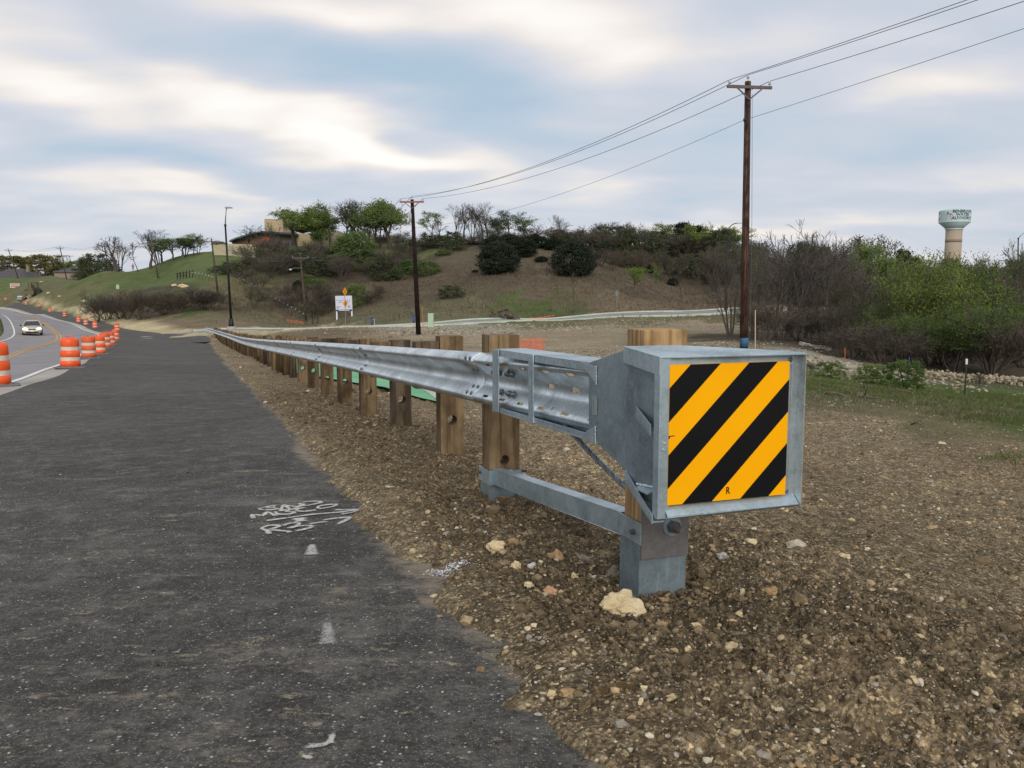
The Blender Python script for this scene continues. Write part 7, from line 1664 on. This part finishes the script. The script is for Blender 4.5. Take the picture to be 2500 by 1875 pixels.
# ------------------------------------------------------------------ signs
f = foot(806, 125); S_ = empty('development_sign', tuple(f), 'big white billboard on two white legs reading VENTANA at the foot of the brown hill', 'billboard')
def sg(x, y): return at(800 + x * .0663, 690 + y * .0663, 125)
a, b, c_, d_ = sg(275, 490), sg(862, 478), sg(890, 985), sg(300, 1000)
m = MB(); m.plate([a, b, c_, d_], (0, .12, 0)); SF = m.build('sign_board', 'sign_white', S_)
a2, b2, c2, d2 = sg(305, 1000), sg(893, 990), sg(895, 1040), sg(312, 1050); m = MB(); m.plate([a2, b2, c2, d2], (0, .10, 0)); SB = m.build('sign_footer', 'navy_print', S_)
for q0, q1 in (((318, 1040), (340, 1530)), ((868, 1035), (900, 1530))):
    m = MB(); p0, p1 = sg(*q0), sg(*q1); m.bar(Vector((p0.x, 125.2, a.z)), Vector((p1.x, 125.2, p1.z - .3)), .19, .19); m.build('sign_leg', 'white_paint', S_)
def sgp(cx, cy, e=.01):
    def f(x, y): p = sg(cx, cy); return Vector((p.x + x, 124.985 - e, p.z + y))
    return f
for ch, x in zip('VENTANA', (340, 415, 495, 572, 648, 730, 808)): text_mesh('sign_lettering', ch, .26, 'grey_print', sgp(x, 686), SF, .008)
text_mesh('sign_emblem', 'V', .30, 'sign_orange', sgp(570, 612), SF, .012)
for (x0, x1, y) in ((375, 560, 733), (600, 800, 725), (310, 480, 885), (340, 430, 915), (315, 400, 942), (735, 850, 890), (740, 840, 908)):
    p0, p1 = sg(x0, y), sg(x1, y); m = MB(); m.box(((p0.x + p1.x) / 2, 124.985, p0.z), (p1.x - p0.x, .01, .045)); m.build('sign_small_print', 'grey_print', SF)
m = MB(); q = sg(785, 848); m.box((q.x, 124.985, q.z), (.14, .01, .14), Matrix.Rotation(.78, 3, 'Y')); m.build('sign_emblem', 'navy_print', SF)
p0, p1 = sg(410, 1022), sg(800, 1015); m = MB(); m.box(((p0.x + p1.x) / 2, 124.985, p0.z), (p1.x - p0.x, .01, .10)); m.build('sign_small_print', 'sign_white', SB)
# stacked orange warning diamonds seen nearly edge on
f = foot(844, 98); S_ = empty('warning_sign', tuple(f), 'post with two orange diamond warning signs one over the other before the billboard', 'road sign')
tp = at(841, 702, 98); m = MB(); m.tube([f - UP * .2, tp], .03, 8); m.build('sign_post', 'lamp_grey', S_)
for (cx, cy, hw, hh_) in ((842.0, 712, 4.0, 10.5), (843.3, 741, 3.6, 11)):
    c = at(cx, cy, 97.9); dz = hh_ / FPX * 98; dx = hw / FPX * 98; dy = math.sqrt(max(0, dz * dz - dx * dx)); m = MB()
    m.plate([c + Vector((-dx, -dy, 0)), c - UP * dz, c + Vector((dx, dy, 0)), c + UP * dz], Vector((dy, -dx, 0)).normalized() * -.006); dm = m.build('diamond_plate', 'sign_orange', S_)
    for s in (-1,):
        m = MB(); e_ = Vector((dx, dy, 0)); nn = Vector((dy, -dx, 0)).normalized() * .012; m.bar(c + nn - UP * dz * .35, c + nn + UP * dz * .35, .05, .02); m.build('printed_arrow', 'panel_black', dm)
f = foot(1507, 113); S_ = empty('diamond_sign', tuple(f), 'grey back of a diamond road sign on a thin post across the side street', 'road sign'); tp = at(1506, 706, 113)
m = MB(); m.tube([f - UP * .2, at(1506.5, 722, 113)], .035, 8); m.build('sign_post', 'lamp_grey', S_)
c = at(1506.5, 716, 112.9); dz = 10 / FPX * 113; dx = 5.8 / FPX * 113; m = MB(); m.plate([c + Vector((-dx, -.3, 0)), c - UP * dz, c + Vector((dx, .3, 0)), c + UP * dz], (0, .01, 0)); m.build('diamond_plate', 'sign_back', S_)
# banner on the left slope
a = at(24, 692, 258); b = at(48, 692.5, 258); S_ = empty('banner', tuple(foot(35, 258)), 'small pale banner with two lines of faded red print on the left green slope', 'banner')
zb5 = at(30, 703, 258).z; m = MB(); m.box(((a.x + b.x) / 2, 258, (a.z + zb5) / 2), (b.x - a.x, .06, a.z - zb5)); BN = m.build('banner_sheet', 'banner_pale', S_)
for z_ in (.32, .68): m = MB(); m.box(((a.x + b.x) / 2, 257.95, zb5 + (a.z - zb5) * z_), ((b.x - a.x) * .8, .02, (a.z - zb5) * .17)); m.build('banner_print', 'banner_red', BN)
for x_ in (a.x, b.x): m = MB(); m.bar((x_, 258.1, a.z), (x_, 258.1, g1(x_, 258) - .3), .1, .1); m.build('banner_stake', 'grey_pole', S_)
f = foot(288, 164); m = MB(); m.box((f.x, f.y, f.z + .35), (.55, .3, .6)); m.box((f.x, f.y, f.z + .75), (.4, .25, .25)); tag(m.build('utility_marker', 'pale_green_paint', None, loc=tuple(f)), 'small pale box on the grass above the bank brush', 'utility box')
# transformer pedestal
f = foot(1052, 88.5); S_ = empty('utility_pedestal', tuple(f), 'pale green utility pedestal beside the black pole at the kerb', 'utility box'); zt6 = at(1052, 765, 88.5).z; hh_ = zt6 - f.z
m = MB(); m.box((f.x, f.y, f.z + hh_ * .48), (.56, .5, hh_ * .96)); m.build('cabinet', 'pale_green_paint', S_, bevel=.02)
m = MB(); m.box((f.x, f.y, f.z + hh_ * .98), (.60, .54, .07)); m.build('cabinet_lid', 'pale_green_paint', S_, bevel=.02)
m = MB(); m.box((f.x + .15, f.y - .26, f.z + hh_ * .45), (.05, .03, .12)); m.build('latch', 'lamp_grey', S_)
def stake(name, u, Y, vt, lab, mat, r, cat, topmat=None, toplen=.12, lean=0):
    f = foot(u, Y); t_ = at(u + lean, vt, Y); R_ = empty(name, tuple(f), lab, cat); m = MB(); m.tube([f - UP * .15, t_], r, 6); m.build('post', mat, R_)
    if topmat: m = MB(); m.tube([t_ - (t_ - f).normalized() * toplen, t_ + UP * .01], r * 1.6, 8); m.build('post_cap', topmat, R_)
    return R_
stake('marker_stake', 1035, 74, 748, 'thin orange marker stake beside the black pole', 'flag_orange', .022, 'stake', lean=-5)
stake('marker_stake', 1844, 31.5, 757, 'pale wooden lath standing right of the tall brown pole', 'stake_wood', .016, 'stake')
stake('marker_stake', 1855, 36, 785, 'shorter thin lath behind the pale wooden lath', 'grey_pole', .012, 'stake')
stake('survey_pipe', 2217, 24, 871, 'thin blue pipe sticking out of the largest green shrub', 'pole_blue', .012, 'pipe', lean=3)
S_ = stake('fence_post', 2355, 22, 877, 'dark green steel fence post with a white tip in the grass at the right', 'post_green', .018, 'fence post', 'white_paint', .13, lean=5)
stake('marker_stake', 2063, 38, 848, 'small orange lath in front of the reddish brown brush', 'flag_orange', .014, 'stake')
for (u, Y, lab) in ((908, 104, 'blue water hydrant marker left of the black pole across the street'), (1010, 104, 'blue water hydrant marker just left of the black pole')):
    f = foot(u, Y); R_ = empty('water_valve', tuple(f), lab, 'hydrant'); m = MB(); m.tube([f, f + UP * .9], .10, 10); m.build('standpipe', 'blue_paint', R_, smooth=True)
    m = MB(); m.ico(f + Vector((.0, 0, 1.0)), .16, 1, 0); m.build('bonnet', 'blue_paint', R_, smooth=True)
    m = MB(); m.tube([f + Vector((.12, 0, .8)), f + Vector((.32, 0, .9)), f + Vector((.34, 0, .2))], .035, 6); m.build('hose', 'insulator', R_)
# white and orange laths of the wire fence up the hill
FNC = empty('wire_fence', tuple(foot(742, 127)), 'wire fence of steel posts with white tips climbing the bank left of the billboard', 'fence')
fp_ = []
for k in range(17):
    t_ = k / 16; u = 742 - (742 - 586) * t_; Y = 127 + 26 * t_; f = foot(u, Y); hh_ = 1.5; m = MB(); m.tube([f - UP * .1, f + UP * hh_], .035, 5); m.build('fence_post', 'post_green', FNC)
    m = MB(); m.tube([f + UP * (hh_ - .14), f + UP * (hh_ + .02)], .036, 6); m.build('post_tip', 'white_paint', FNC); fp_.append(f)
for h_ in (.4, .8, 1.2):
    m = MB(); m.tube([f + UP * h_ for f in fp_], .008, 4, cap=False); m.build('fence_wire', 'wire', FNC)
FNC = empty('rail_fence', tuple(foot(440, 172)), 'short run of dark wooden posts and rails on the green slope', 'fence'); fp_ = []
for k in range(6):
    f = foot(433 + k * 7.5, 172 - k * .8); m = MB(); m.tube([f - UP * .1, f + UP * 1.35], .09, 6); m.build('fence_post', 'black_pole', FNC); fp_.append(f)
for h_ in (.6, 1.1):
    for k in range(3): m = MB(); m.bar(fp_[k] + UP * h_, fp_[k + 1] + UP * (h_ - .1 * k), .06, .12); m.build('fence_rail', 'black_pole', FNC)
FNC = empty('wire_fence', tuple(foot(490, 168)), 'thin steel posts with white tips above the bank brush, right of the wooden rails', 'fence')
for k in range(7):
    f = foot(470 + k * 8, 166 - k * 1.5); m = MB(); m.tube([f - UP * .1, f + UP * 1.2], .03, 5); m.build('fence_post', 'post_green', FNC); m = MB(); m.tube([f + UP * 1.05, f + UP * 1.22], .05, 6); m.build('post_tip', 'white_paint', FNC)
FNC = empty('tube_gate', tuple(foot(768, 124)), 'dark green tube gate beside the foot of the grey pole', 'gate'); a, b = foot(763, 124), foot(776, 125)
for h_ in (.25, .6, .95, 1.25): m = MB(); m.tube([a + UP * h_, b + UP * h_], .03, 6); m.build('gate_rail', 'post_green', FNC)
for q in (a, b): m = MB(); m.tube([q - UP * .1, q + UP * 1.5], .06, 6); m.build('gate_post', 'post_green', FNC)
# orange plastic mesh fences
def meshfence(u0, u1, Y, vt, h_, lab, nx, ny, posts, Y1=None):
    a, b = foot(u0, Y), foot(u1, Y1 or Y); zt7 = at(u0, vt, Y).z if vt else a.z + h_; R_ = empty('safety_fence', tuple(a), lab, 'safety fence'); m = MB(); ht = zt7 - a.z
    for i in range(nx + 1):
        q = a.lerp(b, i / nx); bow = .03 * math.sin(i * 1.3); m.bar(q + Vector((0, bow, .03)), q + Vector((0, bow, ht * (.92 + .04 * math.sin(i * .9)))), .018, .004)
    for j in range(ny + 1):
        for i in range(nx):
            q0, q1 = a.lerp(b, i / nx), a.lerp(b, (i + 1) / nx); z_ = ht * .92 * j / ny; m.bar(q0 + Vector((0, .03 * math.sin(i * 1.3), z_ + .02)), q1 + Vector((0, .03 * math.sin((i + 1) * 1.3), z_ + .02)), .004, .015, (0, 0, 1))
    tag(m.build('mesh_panel', 'mesh_orange', R_, fix=False), kind='stuff')
    for t_ in posts: q = a.lerp(b, t_); m = MB(); m.tube([q - UP * .1, q + UP * (ht * 1.08)], .012, 6); m.build('steel_rod', 'silt_red', R_)
meshfence(1265, 1328, 40, 824, 1, 'orange plastic mesh fence standing in the field behind the rail', 22, 16, (0, .45, .66, 1))
meshfence(700, 742, 125, None, .45, 'low orange mesh at the foot of the grey pole', 26, 5, (0, .3, .6, 1), 124)
# red fabric roll and heap of broken pavement by the side street
q = [foot(1262 + k * 9, 108 + k * .7) for k in range(11)]; m = MB(); m.tube([p + UP * (.10 + .03 * math.sin(k * 1.9)) for k, p in enumerate(q)], [.11 + .04 * math.sin(k * 2.3) for k in range(11)], 8); tag(m.build('silt_fence_roll', 'silt_red', None, loc=tuple(q[0])), 'long red fabric sock lying along the side street', 'silt sock')
f = foot(1226, 106); HP = empty('pavement_heap', tuple(f), 'heap of broken grey brown pavement slabs beside the red fabric', 'rubble heap')
rr_ = random.Random(8)
for k in range(34):
    t_ = rr_.uniform(-1, 1); hx = t_ * 2.0; hz = (1 - abs(t_) ** 1.5) * 1.5 * rr_.random(); c = f + Vector((hx, rr_.uniform(-.8, .8), hz + .08)); m = MB(); s = rr_.uniform(.25, .55)
    m.box(c, (s * 1.5, s * 1.1, rr_.uniform(.10, .18)), Matrix.Rotation(rr_.uniform(-.7, .7), 3, 'X') @ Matrix.Rotation(rr_.uniform(-.6, .6), 3, 'Y') @ Matrix.Rotation(rr_.uniform(0, 3), 3, 'Z')); m.build('slab', 'rubble', HP)
# fallen branches in the grass
def branch(pts, r, lab):
    P = [road_hit(u, v, .0) for u, v in pts]; P = [Vector((p.x, p.y, g1(p.x, p.y) + .03 + .04 * math.sin(i * 2.1))) for i, p in enumerate(P)]; m = MB(); m.tube(P, [r * (1 - .6 * i / len(P)) for i in range(len(P))], 7)
    rb = random.Random(len(lab))
    for i in range(1, len(P) - 1): d = (P[i + 1] - P[i]); q = P[i] + Vector((d.y, -d.x, 0)).normalized() * rb.uniform(-.5, .5) + UP * rb.uniform(.05, .3) + d * .8; m.tube([P[i], P[i].lerp(q, .5) + UP * .03, q], [r * .4, r * .3, r * .12], 5)
    tag(m.build('fallen_branch', 'grey_pole', None, smooth=True, loc=tuple(P[0])), lab, 'branch')
branch([(2012, 965), (2040, 967), (2072, 970), (2110, 974), (2145, 982)], .035, 'fallen grey branch in front of the green shrubs, lower of the two long ones'); branch([(2225, 965), (2190, 958), (2150, 956), (2110, 955), (2080, 960)], .035, 'fallen curved branch lying right under the middle green shrub')
branch([(2085, 947), (2100, 950), (2120, 953)], .02, 'short fallen stick above the curved branch'); branch([(2170, 984), (2190, 985), (2210, 986)], .02, 'thin stick on the soil right of the lower branch'); branch([(2224, 1043), (2240, 1046), (2256, 1048)], .015, 'dark stick on the bare soil below the grass')
# ledge of broken concrete by the creek
f = foot(2010, 46); LG = empty('broken_ledge', tuple(f), 'row of broken grey stone slabs at the creek edge', 'stone slabs')
for k in range(7):
    c = foot(1962 + k * 10, 46.5 - .3 * k); m = MB(); m.box(c + UP * .12, (rr_.uniform(.2, .5), .35, rr_.uniform(.10, .2)), Matrix.Rotation(rr_.uniform(-.25, .25), 3, 'Y') @ Matrix.Rotation(rr_.uniform(-.4, .4), 3, 'Z')); m.build('slab', 'pale_concrete', LG, bevel=.02)
# pale boulders and spoil on the left bank
for (u, Y, s, lab) in ((265, 150, .8, 'pale rock outcrop at the left end of the bank brush'), (258, 153, .5, 'smaller pale rock beside the outcrop'), (228, 142, .5, 'pink tan boulder at the foot of the bank'), (206, 172, .5, 'long pale stone on the mown slope above the bank'), (101, 236, .4, 'white stone on the green slope above the loader'), (118, 208, .4, 'pale stone right of the loader'), (145, 196, .35, 'pair of pale stones on the bank'),
                       (446, 155, .7, 'pale stones in the weeds above the bank brush'), (425, 158, .5, 'flat pale stones left of the other weeds'), (222, 134, .35, 'tan stone at the edge of the pale gravel apron')):
    f = foot(u, Y); m = MB(); m.ico(f + UP * s * .2, s, 2, .3, (1.2, .8, .5), int(u)); tag(m.build('boulder', 'cream_limestone' if u != 228 else 'pink_limestone', None, loc=tuple(f)), lab, 'boulder')
# worker on the green ridge
f = foot(325, 218); s = 1.05; bones = {'pelvis': (0, 0, .95), 'chest': (0, 0, 1.30), 'neck': (0, .0, 1.50), 'head': (0, -.02, 1.64), 'crown': (0, 0, 1.74), 'sl': (-.19, 0, 1.42), 'el': (-.27, -.02, 1.16), 'hl': (-.24, -.14, .93), 'sr': (.19, 0, 1.42), 'er': (.27, 0, 1.15), 'hr': (.26, -.10, .90), 'tl': (-.10, 0, .92), 'kl': (-.13, -.02, .50), 'al': (-.15, .05, .08), 'fl': (-.16, -.10, .04), 'tr': (.10, 0, .92), 'kr': (.12, -.03, .50), 'ar': (.13, .05, .08), 'fr': (.14, -.10, .04)}
ks = list(bones); ed = [('pelvis', 'chest'), ('chest', 'neck'), ('neck', 'head'), ('head', 'crown'), ('chest', 'sl'), ('sl', 'el'), ('el', 'hl'), ('chest', 'sr'), ('sr', 'er'), ('er', 'hr'), ('pelvis', 'tl'), ('tl', 'kl'), ('kl', 'al'), ('al', 'fl'), ('pelvis', 'tr'), ('tr', 'kr'), ('kr', 'ar'), ('ar', 'fr')]
rad = dict(pelvis=.15, chest=.17, neck=.06, head=.10, crown=.08, sl=.08, el=.05, hl=.04, sr=.08, er=.05, hr=.04, tl=.11, kl=.07, al=.05, fl=.04, tr=.11, kr=.07, ar=.05, fr=.04)
PR = empty('person', tuple(f), 'worker in an orange vest walking on the green ridge under the trees', 'person')
me = bpy.data.meshes.new('body'); me.from_pydata([tuple(Vector(bones[k]) * s) for k in ks], [(ks.index(a), ks.index(b)) for a, b in ed], []); bo = bpy.data.objects.new('body', me); C.objects.link(bo)
sk = bo.modifiers.new('skin', 'SKIN'); sv = me.skin_vertices[0].data
for i, k in enumerate(ks): sv[i].radius = (rad[k], rad[k] * .8)
sv[0].use_root = True; sub = bo.modifiers.new('sub', 'SUBSURF'); sub.levels = sub.render_levels = 1
dg = bpy.context.evaluated_depsgraph_get(); me2 = bpy.data.meshes.new_from_object(bo.evaluated_get(dg)); bpy.data.objects.remove(bo); me2.materials.clear(); me2.materials.append(MATS['dark_cloth']); me2.name = 'body'
bo = bpy.data.objects.new('body', me2); C.objects.link(bo); bo.parent = PR
def rel(m_, nm, mt): o = m_.build(nm, mt, None, smooth=True); o.parent = PR; return o
m = MB(); m.lathe([(.17, .98), (.19, 1.15), (.20, 1.38), (.13, 1.50), (.07, 1.52)], 12); o = rel(m, 'vest', 'vest_orange'); o.scale = (1.05, .8, 1.03)
m = MB(); m.ico((0, -.02, 1.78), .13, 2, 0, (1, 1.1, .7)); rel(m, 'hard_hat', 'vest_orange'); m = MB(); m.ico((0, -.09, 1.69), .075, 2, 0, (1, .8, 1.2)); rel(m, 'face', 'skin')
